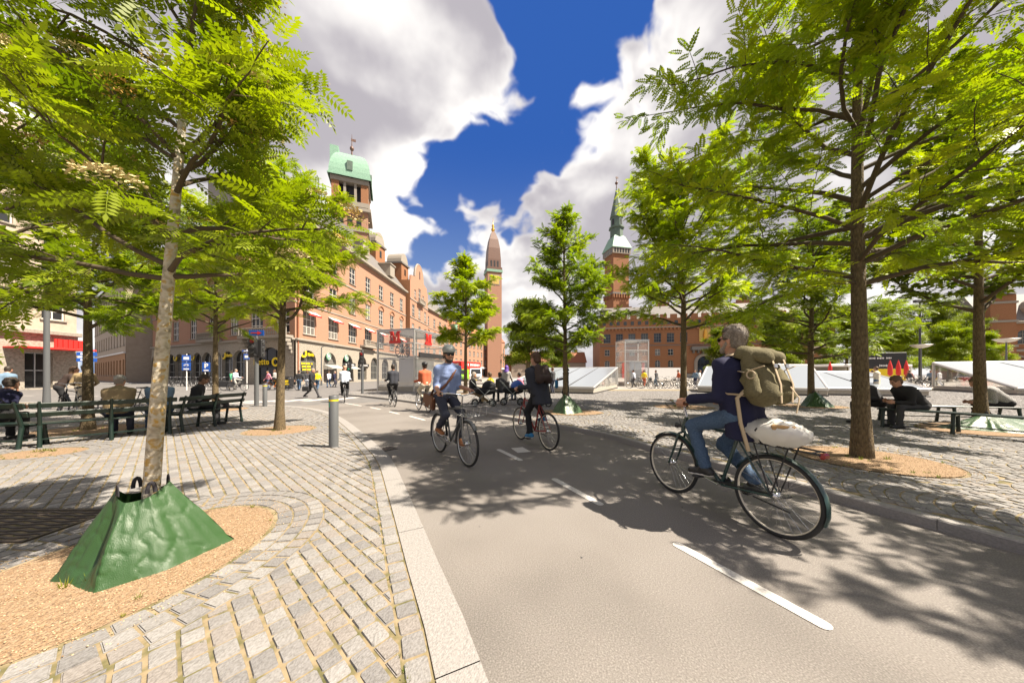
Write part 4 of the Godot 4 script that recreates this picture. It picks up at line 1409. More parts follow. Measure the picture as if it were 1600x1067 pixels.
func balustrade(parent: Node, xf: Transform3D, x0: float, x1: float, y: float, z: float) -> void:
	slab(parent, "balcony_slab", xf, Vector3((x0 + x1) * 0.5, y - 0.2, z * 0.5), Vector3(x1 - x0, 0.4, z), M.trim, 0.05)
	slab(parent, "balcony_rail", xf, Vector3((x0 + x1) * 0.5, y + 0.95, z - 0.15), Vector3(x1 - x0, 0.14, 0.26), M.trim, 0.03)
	var m := MB.new()
	var n := int((x1 - x0) / 0.34)
	var pr := [Vector2(0.09, 0.0), Vector2(0.05, 0.1), Vector2(0.11, 0.3), Vector2(0.045, 0.65), Vector2(0.09, 0.86)]
	for k in n: m.lathe(pr, 6, Transform3D(Basis.IDENTITY, Vector3(x0 + 0.17 + k * 0.34, y, z - 0.15)))
	kind(part(m, "balusters", M.trim, parent, xf), "stuff")
	for x in [x0 + 0.25, x1 - 0.25]: slab(parent, "pedestal", xf, Vector3(x, y + 0.5, z - 0.15), Vector3(0.42, 1.0, 0.42), M.trim, 0.04)

func sloped_roof(W: float, y0: float, y1: float, run: float, over := 0.3) -> MB:
	# a mansard face above a wall of width W, leaning back
	var m := MB.new()
	m.quad(Vector3(0, y0, over), Vector3(W, y0, over), Vector3(W, y1, -run), Vector3(0, y1, -run))
	m.quad(Vector3(0, y1, -run), Vector3(W, y1, -run), Vector3(W, y1, -run - 8), Vector3(0, y1, -run - 8))
	m.tri(Vector3(0, y0, over), Vector3(0, y1, -run), Vector3(0, y0, -run - 8))
	m.tri(Vector3(W, y0, over), Vector3(W, y0, -run - 8), Vector3(W, y1, -run))
	m.tri(Vector3(0, y1, -run - 8), Vector3(0, y0, -run - 8), Vector3(0, y1, -run))
	m.tri(Vector3(W, y1, -run - 8), Vector3(W, y1, -run), Vector3(W, y0, -run - 8))
	return m

func ends(b: Node, xf: Transform3D, W: float, y1: float, deep: float, m: Material, sides := 3) -> void:
	# the unseen rest of the block: two ends, a back and a lid
	var e := MB.new()
	if sides & 1: e.quad(Vector3(0, 0, -deep), Vector3(0, 0, -0.01), Vector3(0, y1, -0.01), Vector3(0, y1, -deep))
	if sides & 2: e.quad(Vector3(W, 0, -0.01), Vector3(W, 0, -deep), Vector3(W, y1, -deep), Vector3(W, y1, -0.01))
	if not sides & 4: e.quad(Vector3(W, 0, -deep), Vector3(0, 0, -deep), Vector3(0, y1, -deep), Vector3(W, y1, -deep))
	if not sides & 4: e.quad(Vector3(0, y1, -0.01), Vector3(W, y1, -0.01), Vector3(W, y1, -deep), Vector3(0, y1, -deep))
	e.quad(Vector3(1.8, 0.2, -1.4), Vector3(W - 1.8, 0.2, -1.4), Vector3(W - 1.8, y1, -1.4), Vector3(1.8, y1, -1.4))
	part(e, "side_wall", m, b, xf)

func shop_sign(b: Node, xf: Transform3D, x: float, y: float, r: float) -> void:
	# round yellow sign with a dark dog in profile
	part(MB.new().lathe([Vector2(0, 0), Vector2(r, 0), Vector2(r, 0.1), Vector2(0, 0.1)], 20, xf * Transform3D(Basis(Vector3.RIGHT, PI / 2), Vector3(x, y, 0))), "shop_sign", M.yellow, b)
	var dog := PackedVector2Array([Vector2(-0.45, -0.5), Vector2(0.35, -0.5), Vector2(0.3, -0.1), Vector2(0.55, 0.02), Vector2(0.5, 0.16), Vector2(0.2, 0.3), Vector2(0.05, 0.5), Vector2(-0.1, 0.3), Vector2(-0.4, -0.1)])
	for k in dog.size(): dog[k] *= r
	part(MB.new().prism(dog, 0.105, 0.125), "emblem", M.black, b, xf * Transform3D(Basis.IDENTITY, Vector3(x, y, 0)))

func buildings() -> void:
	var K := func(a, c, d): return lin(a, c, d)
	M.brick = grainy(41, 0.05, [[0.0, K.call(0.28, 0.145, 0.09)], [0.5, K.call(0.34, 0.185, 0.12)], [1.0, K.call(0.40, 0.23, 0.155)]], 5.0, 0.9)
	M.brick_red = grainy(42, 0.05, [[0.0, K.call(0.20, 0.085, 0.036)], [0.5, K.call(0.26, 0.118, 0.053)], [1.0, K.call(0.31, 0.15, 0.075)]], 6.0, 0.9)
	M.ashlar = grainy(43, 0.03, [[0.0, K.call(0.20, 0.175, 0.14)], [0.5, K.call(0.31, 0.275, 0.225)], [1.0, K.call(0.40, 0.36, 0.30)]], 4.0, 0.9, 2.0)
	M.trim = grainy(44, 0.03, [[0.0, K.call(0.20, 0.18, 0.15)], [1.0, K.call(0.34, 0.30, 0.25)]], 3.0, 0.85)
	M.beige = grainy(45, 0.02, [[0.0, K.call(0.36, 0.29, 0.225)], [1.0, K.call(0.45, 0.37, 0.29)]], 8.0, 0.9)
	M.ochre = grainy(46, 0.02, [[0.0, K.call(0.33, 0.18, 0.09)], [1.0, K.call(0.42, 0.24, 0.13)]], 6.0, 0.9)
	M.slate = grainy(47, 0.04, [[0.0, K.call(0.10, 0.095, 0.09)], [1.0, K.call(0.20, 0.185, 0.17)]], 3.0, 0.6)
	M.tiles = grainy(48, 0.06, [[0.0, K.call(0.20, 0.07, 0.035)], [1.0, K.call(0.33, 0.13, 0.065)]], 3.0, 0.8)
	M.copper = grainy(49, 0.03, [[0.0, K.call(0.12, 0.24, 0.17)], [0.6, K.call(0.22, 0.38, 0.28)], [1.0, K.call(0.30, 0.46, 0.35)]], 4.0, 0.6)
	M.copper_dark = grainy(50, 0.03, [[0.0, K.call(0.055, 0.085, 0.065)], [1.0, K.call(0.14, 0.20, 0.155)]], 5.0, 0.6)
	M.copper_brown = grainy(51, 0.03, [[0.0, K.call(0.10, 0.05, 0.035)], [1.0, K.call(0.17, 0.09, 0.06)]], 5.0, 0.5)
	M.gold = mat(0.75, 0.42, 0.08, 0.3, 1.0)
	M.glass = mat(0.022, 0.024, 0.026, 0.06)
	M.glass_curtain = mat(0.16, 0.15, 0.135, 0.08)
	M.glass_dim = mat(0.06, 0.062, 0.062, 0.07)
	M.winframe = mat(0.62, 0.59, 0.53, 0.6)
	M.winframe_dark = mat(0.20, 0.20, 0.18, 0.6)
	hotel()
	side_blocks()
	town_hall()
	far_blocks()

func hotel() -> void:
	var b := thing("brick_corner_building", "long orange brick corner building with stone shop arcade and green-domed tower", "building", G(-29, 41))
	var base := b.transform.affine_inverse()
	# each run: from, to, window axes on the upper floors
	var runs := [[G(-65, 55.5), G(-37.4, 43.1), 5], [G(-37.4, 43.1), G(-29, 41), 1], [G(-29, 41), G(-27.75, 80), 7], [G(-27.6, 97), G(-25.2, 120), 4]]
	for q in runs.size():
		var xf := base * FX(runs[q][0], runs[q][1])
		var W: float = (runs[q][1] - runs[q][0]).length()
		var n: int = runs[q][2]
		var sp := W / n
		var up := []
		var low := []
		for k in n:
			var c := sp * (k + 0.5)
			for z in ([-1, 1] if q == 1 else [0]):
				var w := 2.5 if q > 1 else 2.2
				up.append([c + z * 2.3 - w / 2, 7.05, w, 3.2, false])
				up.append([c + z * 2.3 - 1.0, 12.2, 2.0, 2.9, false])
				up.append([c + z * 2.3 - 1.0, 17.5, 2.0, 2.9, false])
		if q == 1:
			low.append([W / 2 - 2.45, 0.02, 4.9, 5.1, true])
		else:
			var na := n * (2 if q != 2 else 1) if q == 0 else int(W / 4.6)
			for k in na:
				var c := W * (k + 0.5) / na
				low.append([c - 1.6, 0.35, 3.2, 4.45, true])
		part(wall_mesh(W, 6.0, 22.6, up), "wall", M.brick, b, xf)
		part(wall_mesh(W, 0.0, 6.0, low, 0.45), "arcade", M.ashlar, b, xf * Transform3D(Basis.IDENTITY, Vector3(0, 0, 0.12)))
		for o in up:
			window(b, xf, o[0], o[1], o[2], o[3], 3 if o[1] < 8 else 2, 3, {"d": 0.16})
			if o[1] > 11 and o[1] < 13:
				var pts := []
				for k in 9: pts.append(Vector3(o[0] + 1.0 - cos(PI * k / 8) * 1.12, o[1] + 2.95 + sin(PI * k / 8) * 0.85, 0.06))
				part(MB.new().tube(pts, 0.14, 5), "window_head", M.brick_red, b, xf)
			if o[1] < 8 and q == 2:
				var a := MB.new()
				a.quad(Vector3(o[0] - 0.1, o[1] + o[3] - 0.42, 0.9), Vector3(o[0] + o[2] + 0.1, o[1] + o[3] - 0.42, 0.9), Vector3(o[0] + o[2] + 0.1, o[1] + o[3] + 0.12, 0.02), Vector3(o[0] - 0.1, o[1] + o[3] + 0.12, 0.02))
				var aw := part(a, "awning", M.awning_white if M.has("awning_white") else M.white, b, xf)
				var vl := MB.new()
				vl.box(Vector3(o[0] + o[2] / 2, o[1] + o[3] - 0.52, 0.905), Vector3(o[2] + 0.2, 0.24, 0.02))
				part(vl, "valance", M.red, aw)
		for o in low:
			window(b, xf, o[0], o[1], o[2], o[3], 3 if o[2] > 4 else 2, 2, {"arch": true, "sill": false, "frame": M.winframe_dark if q != 1 else M.black, "d": 0.26})
		slab(b, "cornice", xf, Vector3(W / 2, 6.12, 0.14), Vector3(W, 0.3, 0.5), M.trim, 0.05)
		slab(b, "string_course", xf, Vector3(W / 2, 16.7, 0.05), Vector3(W, 0.22, 0.14), M.trim)
		slab(b, "string_course", xf, Vector3(W / 2, 11.2, 0.04), Vector3(W, 0.18, 0.12), M.trim)
		slab(b, "eave", xf, Vector3(W / 2, 22.75, 0.3), Vector3(W, 0.5, 0.9), M.trim, 0.08)
		part(sloped_roof(W, 23.0, 28.5 if q > 1 else 25.5, 4.0 if q > 1 else 2.5), "roof", M.slate, b, xf)
		ends(b, xf, W, 22.6, 12.0 if q != 1 else 6.0, M.brick, [1, 4, 6, 2][q])
		if q == 2:
			for k in 3:
				var dm := MB.new().box(Vector3(6 + k * 12, 25.2, -0.9), Vector3(2.4, 2.6, 2.6))
				dm.box(Vector3(6 + k * 12, 26.6, -0.9), Vector3(2.9, 0.25, 3.0))
				part(dm, "dormer", M.trim, b, xf)
			slab(b, "drain_pipe", xf, Vector3(0.35, 11.3, 0.16), Vector3(0.16, 22.6, 0.16), M.tiles)
			balustrade(b, xf, 16.4, 21.4, 6.9, 1.0)
			for k in 8:
				var x := W * (k + 0.5) / 8.0
				if k == 0:
					shop_sign(b, xf, x - 0.9, 4.35, 0.62)
					text("Netto", 0.62, 0.06, M.yellow, b, xf * Transform3D(Basis.IDENTITY, Vector3(x + 0.75, 4.2, 0.05)))
					for j in 3: print_line(b, xf * Transform3D(Basis.IDENTITY, Vector3(x - 0.2, 2.9 - j * 0.42, 0.04)), 2.2 - 0.2 * j, 0.3, M.yellow)
				elif k < 4 and k > 0:
					# round green coffee-house sign: plain roundel with a pale ring and star
					part(MB.new().lathe([Vector2(0, 0), Vector2(0.6, 0), Vector2(0.6, 0.09), Vector2(0, 0.09)], 20, xf * Transform3D(Basis(Vector3.RIGHT, PI / 2), Vector3(x - 0.3, 4.2, 0.02))), "shop_sign", M.signgreen, b)
					part(MB.new().torus(0.47, 0.04, xf * Transform3D(Basis(Vector3.UP, PI / 2), Vector3(x - 0.3, 4.2, 0.13)), 20, 5), "sign_ring", M.white, b)
					part(MB.new().ball(Vector3(x - 0.3, 4.2, 0.12), Vector3(0.22, 0.26, 0.05)), "emblem", M.white, b, xf)
				if k in [2, 3]:
					slab(b, "shop_fascia", xf, Vector3(x + 0.3, 3.1, 0.3), Vector3(3.6, 0.55, 0.12), M.black)
					print_line(b, xf * Transform3D(Basis.IDENTITY, Vector3(x + 0.3, 3.08, 0.37)), 2.6, 0.24, M.white)
				if k in [1, 2]:
					var a := MB.new()
					a.quad(Vector3(x - 1.7, 2.3, 1.7), Vector3(x + 1.7, 2.3, 1.7), Vector3(x + 1.7, 2.9, 0.25), Vector3(x - 1.7, 2.9, 0.25))
					part(a, "shop_awning", M.grey_cloth, b, xf)
		if q == 1:
			balustrade(b, xf, 0.2, W - 0.2, 6.6, 1.3)
			text("Netto", 1.0, 0.08, M.yellow, b, xf * Transform3D(Basis.IDENTITY, Vector3(W / 2 - 1.35, 3.05, 0.12)))
			part(MB.new().lathe([Vector2(0.38, 0), Vector2(0.62, 0), Vector2(0.62, 0.1), Vector2(0.38, 0.1), Vector2(0.38, 0)], 20, xf * Transform3D(Basis(Vector3.RIGHT, PI / 2), Vector3(W / 2 + 1.2, 3.08, 0.1))), "shop_sign", M.yellow, b)
			slab(b, "shop_fascia", xf, Vector3(W / 2, 2.45, -0.05), Vector3(4.8, 0.2, 0.2), M.black)
			for x in [0.6, W - 0.6]:
				for k in 4: slab(b, "bracket", xf, Vector3(x, 5.9 - k * 0.5, 0.7 - k * 0.16), Vector3(0.7, 0.45, 0.9 - k * 0.22), M.trim, 0.06)
		if q == 0:
			for k in 3: shop_sign(b, xf, [9.0, 15.0, 24.5][k], 4.2, 0.6)
			text("Netto", 0.6, 0.05, M.yellow, b, xf * Transform3D(Basis.IDENTITY, Vector3(26.2, 4.15, 0.1)))
			balustrade(b, xf, 18.5, 24.0, 6.6, 1.0)
	# gabled bay that breaks forward, with curved gable and chimneys
	var gx := base * FX(G(-26.9, 81), G(-26.5, 96.5))
	var op := []
	for f in 3:
		for x in ([1.3, 6.75, 12.2] if f < 2 else [1.6, 6.6, 11.9]): op.append([x, [7.0, 12.2, 17.4][f], 2.0, 3.0, false])
	for x in [3.3, 6.75, 10.2]: op.append([x, 22.6, 2.0 if x == 6.75 else 1.4, 3.4 if x == 6.75 else 2.2, false])
	part(wall_mesh(15.5, 0.0, 26.5, op), "gable_bay", M.brick, b, gx)
	for o in op: window(b, gx, o[0], o[1], o[2], o[3], 2, 3, {"d": 0.16})
	for y in [6.1, 16.7, 21.6]: slab(b, "string_course", gx, Vector3(7.75, y, 0.06), Vector3(15.5, 0.25, 0.16), M.trim)
	balustrade(b, gx, 5.2, 10.4, 21.9, 1.0)
	var gp := PackedVector2Array([Vector2(0.6, 26.5), Vector2(14.9, 26.5), Vector2(14.4, 28.0), Vector2(12.4, 28.3)])
	for k in 13: gp.append(Vector2(7.75 + cos(PI * k / 12) * 3.6, 28.6 + sin(PI * k / 12) * 4.2))
	gp.append_array(PackedVector2Array([Vector2(3.1, 28.3), Vector2(1.1, 28.0)]))
	part(MB.new().prism(gp, -0.6, 0.0), "gable", M.brick, b, gx)
	var crown := []
	for k in 13: crown.append(Vector3(7.75 + cos(PI * k / 12) * 3.7, 28.6 + sin(PI * k / 12) * 4.3, -0.2))
	part(MB.new().tube(crown, 0.28, 5), "gable_coping", M.trim, b, gx)
	slab(b, "gable_niche", gx, Vector3(7.75, 29.9, 0.02), Vector3(0.7, 2.2, 0.06), M.glass)
	ends(b, gx, 15.5, 26.4, 12.0, M.brick_red)
	for c in [[-33.5, 73.5, 32.2], [-31.5, 84.5, 31.5]]:
		var t := base * T(G(c[0], c[1]), -0.1)
		var ch := MB.new().box(Vector3(0, c[2] - 4.5, 0), Vector3(4.2, 9.0, 4.2))
		part(ch, "chimney", M.brick_red, b, t)
		slab(b, "chimney_band", t, Vector3(0, c[2] - 0.1, 0), Vector3(4.8, 0.4, 4.8), M.slate)
		var dome := PackedVector2Array([Vector2(-2.1, c[2]), Vector2(2.1, c[2])])
		for k in 11: dome.append(Vector2(cos(PI * k / 10) * 2.1, c[2] + 0.3 + sin(PI * k / 10) * 2.6))
		part(MB.new().prism(dome, -2.0, 2.0), "chimney_cap", M.trim, b, t * Transform3D(Basis(Vector3.UP, PI / 2), Vector3.ZERO))
		slab(b, "chimney_slit", t, Vector3(2.11, c[2] - 2.2, 0), Vector3(0.1, 1.6, 0.8), M.glass)
	# tower with belfry, copper dome and vane
	var tx := base * T(G(-33.4, 64.0), 0.38)
	var tw := part(MB.new().box(Vector3(0, 17.0, 0), Vector3(6.4, 34.0, 6.4)), "tower", M.brick, b, tx)
	slab(tw, "tower_band", Transform3D.IDENTITY, Vector3(0, 30.2, 0), Vector3(6.9, 0.5, 6.9), M.trim)
	slab(tw, "tower_balcony", Transform3D.IDENTITY, Vector3(0, 34.3, 0), Vector3(7.6, 0.6, 7.6), M.trim)
	for sx in [-1, 1]:
		for sz in [-1, 1]: slab(tw, "belfry_pier", Transform3D.IDENTITY, Vector3(sx * 2.6, 37.0, sz * 2.6), Vector3(1.3, 5.0, 1.3), M.brick_red)
	for a in 4:
		var r := Transform3D(Basis(Vector3.UP, a * PI / 2), Vector3.ZERO)
		for x in [-0.95, 0.95]: slab(tw, "belfry_post", r, Vector3(x, 37.0, 2.9), Vector3(0.45, 5.0, 0.5), M.trim)
		slab(tw, "belfry_rail", r, Vector3(0, 35.3, 3.4), Vector3(6.6, 0.9, 0.25), M.trim)
		for x in [-1.6, 0, 1.6]: slab(tw, "tower_opening", r, Vector3(x, 32.0, 3.205), Vector3(0.9, 2.2, 0.06), M.glass)
	slab(tw, "belfry_core", Transform3D.IDENTITY, Vector3(0, 37.0, 0), Vector3(4.2, 5.0, 4.2), M.black)
	slab(tw, "belfry_head", Transform3D.IDENTITY, Vector3(0, 39.9, 0), Vector3(6.9, 0.9, 6.9), M.trim)
	var rings := []
	for k in 9:
		var a := k / 8.0 * PI * 0.5
		rings.append(Vector2(5.1 * pow(cos(a), 0.62) + 0.12, 40.6 + sin(a) * 5.6))
	part(MB.new().lathe([Vector2(5.5, 40.3), Vector2(5.5, 40.6)] + rings, 4, Transform3D(Basis(Vector3.UP, PI / 4), Vector3.ZERO), false), "dome", M.copper, tw)
	slab(tw, "copper_flue", Transform3D.IDENTITY, Vector3(-2.9, 43.6, 1.6), Vector3(1.5, 6.4, 1.5), M.copper)
	for a in 2:
		var r := Transform3D(Basis(Vector3.UP, a * PI / 2), Vector3.ZERO)
		slab(tw, "dome_window", r, Vector3(0, 42.6, 3.55), Vector3(1.0, 1.8, 0.5), M.copper_dark)
	part(MB.new().tube([Vector3(0, 46, 0), Vector3(0, 48.6, 0), Vector3(0, 51.4, 0)], [0.22, 0.12, 0.04], 6), "vane", M.copper_brown, tw)
	part(MB.new().ball(Vector3(0, 48.4, 0), Vector3(0.4, 0.5, 0.4)), "vane_ball", M.copper_brown, tw)
	part(MB.new().box(Vector3(0.3, 50.2, 0), Vector3(0.9, 0.5, 0.08)), "vane_flag", M.copper_brown, tw)

func block(b: Node3D, a: Vector3, c: Vector3, y0: float, y1: float, floors: Array, n: int, w: float, wall: Material, o := {}) -> Transform3D:
	# a plain fronted run: floors are [sill height, window height]
	var xf := b.transform.affine_inverse() * FX(a, c)
	var W := (c - a).length()
	var op := []
	for f in floors:
		for k in n: op.append([W * (k + 0.5) / n - w / 2, f[0], w, f[1], f.size() > 2])
	part(wall_mesh(W, y0, y1, op), "wall", wall, b, xf)
	for q in op: window(b, xf, q[0], q[1], q[2], q[3], o.get("nx", 2), o.get("ny", 3), {"arch": q[4], "frame": o.get("frame", M.winframe), "d": 0.18, "sill": o.get("sill", true)})
	return xf

func side_blocks() -> void:
	# pale stone building along the side street, its roof carrying a lit advertising band
	var d := thing("stone_building", "pale rough stone building with red shop canopy and big advertising band above", "building", G(-44, 31))
	var xf := block(d, G(-44, 6), G(-44, 31), 5.2, 24.0, [[6.6, 2.4], [10.6, 2.4], [14.6, 2.4], [18.6, 2.4]], 8, 1.5, M.beige, {"nx": 2})
	ends(d, xf, 25.0, 24.0, 12.0, M.ashlar)
	var low := []
	for k in 6: low.append([1.6 + k * 4.0, 0.1, 1.7, 3.3, false])
	part(wall_mesh(25, 0, 5.2, low, 0.6), "base_wall", M.ashlar, d, xf * Transform3D(Basis.IDENTITY, Vector3(0, 0, 0.15)))
	for q in low: window(d, xf, q[0], q[1], q[2], q[3], 2, 2, {"frame": M.steel, "sill": false, "d": 0.3})
	slab(d, "cornice", xf, Vector3(12.5, 5.3, 0.3), Vector3(25, 0.4, 0.7), M.trim, 0.05)
	slab(d, "canopy", xf, Vector3(22.6, 3.75, 1.2), Vector3(4.4, 0.14, 2.2), M.red)
	var vs := MB.new()
	for k in 14: vs.box(Vector3(22.3 + k * 0.17, 4.25, 1.9 + 0.05 * (k % 2)), Vector3(0.15, 0.8, 0.08))
	part(vs, "canopy_sign", M.red, d, xf)
	slab(d, "advertising_band", xf, Vector3(12.2, 29.5, 0.6), Vector3(25.0, 4.6, 0.5), M.adboard, 0.1)
	slab(d, "band_soffit", xf, Vector3(12.2, 26.9, 0.3), Vector3(25.4, 0.6, 1.4), M.black)
	slab(d, "attic", xf, Vector3(12.2, 25.5, -2.5), Vector3(24.4, 3.0, 5.0), M.white)
	text("me", 3.4, 0.06, M.purple, d, xf * Transform3D(Basis.IDENTITY, Vector3(17.6, 29.4, 0.87)), "lettering", true)
	for k in 3: slab(d, "coloured_stripe", xf, Vector3(21.4 + k * 1.1, 29.5, 0.862), Vector3(0.7, 4.3, 0.03), [M.purple, M.signgreen, M.blue][k])
	# plain beige house closing the side street
	var c := thing("beige_house", "plain beige rendered house with ochre ground floor down the side street", "building", G(-68, 54))
	xf = block(c, G(-102, 75), G(-68, 54), 5.2, 19.0, [[6.6, 2.5], [10.6, 2.5], [14.6, 2.2]], 12, 1.5, M.beige)
	ends(c, xf, 40.0, 19.0, 12.0, M.beige)
	var op := []
	for k in 12: op.append([40.0 * (k + 0.5) / 12 - 0.75, 1.2, 1.5, 2.8, false])
	part(wall_mesh(40, 0, 5.2, op), "ground_floor", M.ochre, c, xf * Transform3D(Basis.IDENTITY, Vector3(0, 0, 0.05)))
	for q in op: window(c, xf, q[0], q[1], q[2], q[3], 2, 3)
	slab(c, "cornice", xf, Vector3(20, 5.25, 0.12), Vector3(40, 0.25, 0.3), M.white)
	part(sloped_roof(40, 19.0, 24.0, 4.0), "roof", M.slate, c, xf)

func town_hall() -> void:
	var b := thing("town_hall", "wide red brick town hall with battlements, arched portal and tall copper-spired tower", "building", G(39, 136))
	var xf := b.transform.affine_inverse() * FX(G(39, 136), G(126.5, 120))
	var W := 89.0
	var op := []
	for k in 17:
		var x := 1.6 + k * 5.2
		if absf(x - 41.9) < 4.0: continue
		op.append([x, 15.2, 2.9, 3.9, false])
		op.append([x + 0.45, 9.6, 2.1, 2.6, false])
		op.append([x + 0.45, 4.6, 2.1, 2.9, true])
	var gate := [39.5, 0.0, 5.6, 9.0, true]
	part(wall_mesh(W, 0, 25.5, op + [gate], 0.6), "wall", M.brick_red, b, xf)
	for q in op: window(b, xf, q[0], q[1], q[2], q[3], 3 if q[1] > 15 else 2, 3 if q[1] > 15 else 2, {"arch": q[4], "d": 0.3, "frame": M.winframe_dark if q[1] > 15 else M.winframe, "sillmat": M.trim})
	window(b, xf, gate[0], gate[1], gate[2], gate[3], 4, 4, {"arch": true, "frame": M.black, "sill": false, "d": 0.5})
	var arch := []
	for k in 15: arch.append(Vector3(42.3 - cos(PI * k / 14) * 3.5, 6.2 + sin(PI * k / 14) * 3.5, 0.2))
	part(MB.new().tube([Vector3(38.8, 0, 0.2)] + arch + [Vector3(45.8, 0, 0.2)], 0.7, 6), "portal_arch", M.trim, b, xf)
	slab(b, "balcony", xf, Vector3(42.3, 12.3, 1.0), Vector3(11.0, 1.5, 2.0), M.slate)
	for k in 6: slab(b, "balcony_bracket", xf, Vector3(37.8 + k * 1.8, 11.0, 0.6), Vector3(0.6, 1.4, 1.2), M.slate)
	slab(b, "gilded_relief", xf, Vector3(42.3, 18.0, 0.2), Vector3(4.4, 5.6, 0.5), M.gold_stone, 0.2)
	part(MB.new().tube([Vector3(42.3, 15.8, 0.7), Vector3(42.3, 17.6, 0.8), Vector3(42.3, 19.4, 0.7), Vector3(42.3, 20.1, 0.65)], [0.7, 0.85, 0.6, 0.3], 8), "relief_figure", M.gold, b, xf)
	slab(b, "plinth", xf, Vector3(W / 2, 0.9, 0.35), Vector3(W, 1.8, 0.5), M.slate)
	slab(b, "string_course", xf, Vector3(W / 2, 13.9, 0.1), Vector3(W, 0.3, 0.3), M.slate)
	slab(b, "corbel_band", xf, Vector3(W / 2, 21.6, 0.2), Vector3(W, 0.5, 0.6), M.trim)
	var cb := MB.new()
	for k in 60: cb.box(Vector3(0.75 + k * 1.49, 20.9, 0.3), Vector3(0.7, 1.0, 0.7))
	kind(part(cb, "corbels", M.brick_red, b, xf), "stuff")
	for k in 22: slab(b, "merlon", xf, Vector3(2.0 + k * 4.05, 26.3, -0.3), Vector3(2.6, 1.7, 0.7), M.brick_red)
	for k in 30:
		slab(b, "attic_window", xf, Vector3(1.8 + k * 2.95, 23.6, 0.02), Vector3(1.3, 1.6, 0.08), M.glass)
	ends(b, xf, W, 25.0, 40.0, M.brick_red)
	part(sloped_roof(W - 4, 25.2, 33.0, 12.0, -1.4), "roof", M.slate, b, xf * Transform3D(Basis.IDENTITY, Vector3(2, 0, 0)))
	for c in [[8.0, 40.0], [26.0, 38.0], [60.0, 40.0]]:
		var st := PackedVector2Array([Vector2(-8, 26), Vector2(8, 26)])
		for k in 6: st.append_array(PackedVector2Array([Vector2(8 - k * 1.3, 30.0 + k * 1.3), Vector2(8 - (k + 1) * 1.3, 30.0 + k * 1.3)]))
		for k in range(5, -1, -1): st.append_array(PackedVector2Array([Vector2(-8 + (k + 1) * 1.3, 30.0 + k * 1.3), Vector2(-8 + k * 1.3, 30.0 + k * 1.3)]))
		part(MB.new().prism(st, -1.0, 0.0), "stepped_gable", M.brick_red, b, xf * Transform3D(Basis.IDENTITY, Vector3(c[0] + 4, 0, -14)))
		part(MB.new().lathe([Vector2(0, 0), Vector2(0.9, 0), Vector2(0.9, 0.2), Vector2(0, 0.2)], 12, xf * Transform3D(Basis(Vector3.RIGHT, PI / 2), Vector3(c[0] + 4, 32.5, -14.0))), "roundel", M.white, b)
	for k in 3: slab(b, "wing_band", xf, Vector3(86.0, 4.0 + k * 5, 0.1), Vector3(5.5, 0.4, 0.3), M.trim)
	# tower
	var tx := b.transform.affine_inverse() * T(G(57.2, 168), 0.22)
	var tw := part(MB.new().box(Vector3(0, 34.0, 0), Vector3(9.2, 68.0, 9.2)), "tower", M.brick_red, b, tx)
	for y in [44.5, 66.2]: slab(tw, "tower_band", Transform3D.IDENTITY, Vector3(0, y, 0), Vector3(10.4, 0.9, 10.4), M.slate)
	slab(tw, "clock_stage", Transform3D.IDENTITY, Vector3(0, 67.2, 0), Vector3(10.6, 3.2, 10.6), M.trim)
	for a in 4:
		var r := Transform3D(Basis(Vector3.UP, a * PI / 2), Vector3.ZERO)
		part(MB.new().lathe([Vector2(0, 0), Vector2(1.7, 0), Vector2(1.7, 0.3), Vector2(0, 0.3)], 20, r * Transform3D(Basis(Vector3.RIGHT, PI / 2), Vector3(0, 55, 4.6))), "clock_face", M.trim, tw)
		for k in 6: slab(tw, "tower_opening", r, Vector3(-4.0 + k * 1.6, 67.2, 5.32), Vector3(0.8, 2.2, 0.08), M.glass)
		for k in 7: slab(tw, "machicolation", r, Vector3(-4.5 + k * 1.5, 43.2, 4.75), Vector3(0.7, 2.0, 0.9), M.brick_red)
		slab(tw, "tower_slit", r, Vector3(0, 36, 4.62), Vector3(0.9, 2.4, 0.08), M.glass)
	var q4 := Transform3D(Basis(Vector3.UP, PI / 4), Vector3.ZERO)
	part(MB.new().lathe([Vector2(8.0, 68.6), Vector2(8.0, 69.0), Vector2(4.6, 75.5), Vector2(3.6, 76.5)], 4, q4, false), "spire_skirt", M.copper, tw)
	part(MB.new().lathe([Vector2(3.5, 76.0), Vector2(3.4, 80.5), Vector2(4.2, 80.8), Vector2(4.2, 81.4), Vector2(3.2, 81.5), Vector2(3.1, 86.5), Vector2(3.7, 86.8), Vector2(3.6, 87.4), Vector2(0.25, 103.0)], 8, Transform3D.IDENTITY, false), "spire", M.copper_dark, tw)
	for a in 4:
		var r := Transform3D(Basis(Vector3.UP, a * PI / 2 + 0.39), Vector3.ZERO)
		slab(tw, "lantern_opening", r, Vector3(0, 84.0, 2.95), Vector3(1.2, 3.0, 0.2), M.black)
	part(MB.new().tube([Vector3(0, 102, 0), Vector3(0, 109.5, 0)], [0.28, 0.1], 6), "spire_pole", M.copper_brown, tw)
	part(MB.new().ball(Vector3(0, 106.0, 0), Vector3(0.8, 0.8, 0.8)), "spire_ball", M.copper_brown, tw)
	part(MB.new().box(Vector3(0.3, 109.0, 0), Vector3(1.6, 0.9, 0.15)), "weathercock", M.copper_brown, tw)

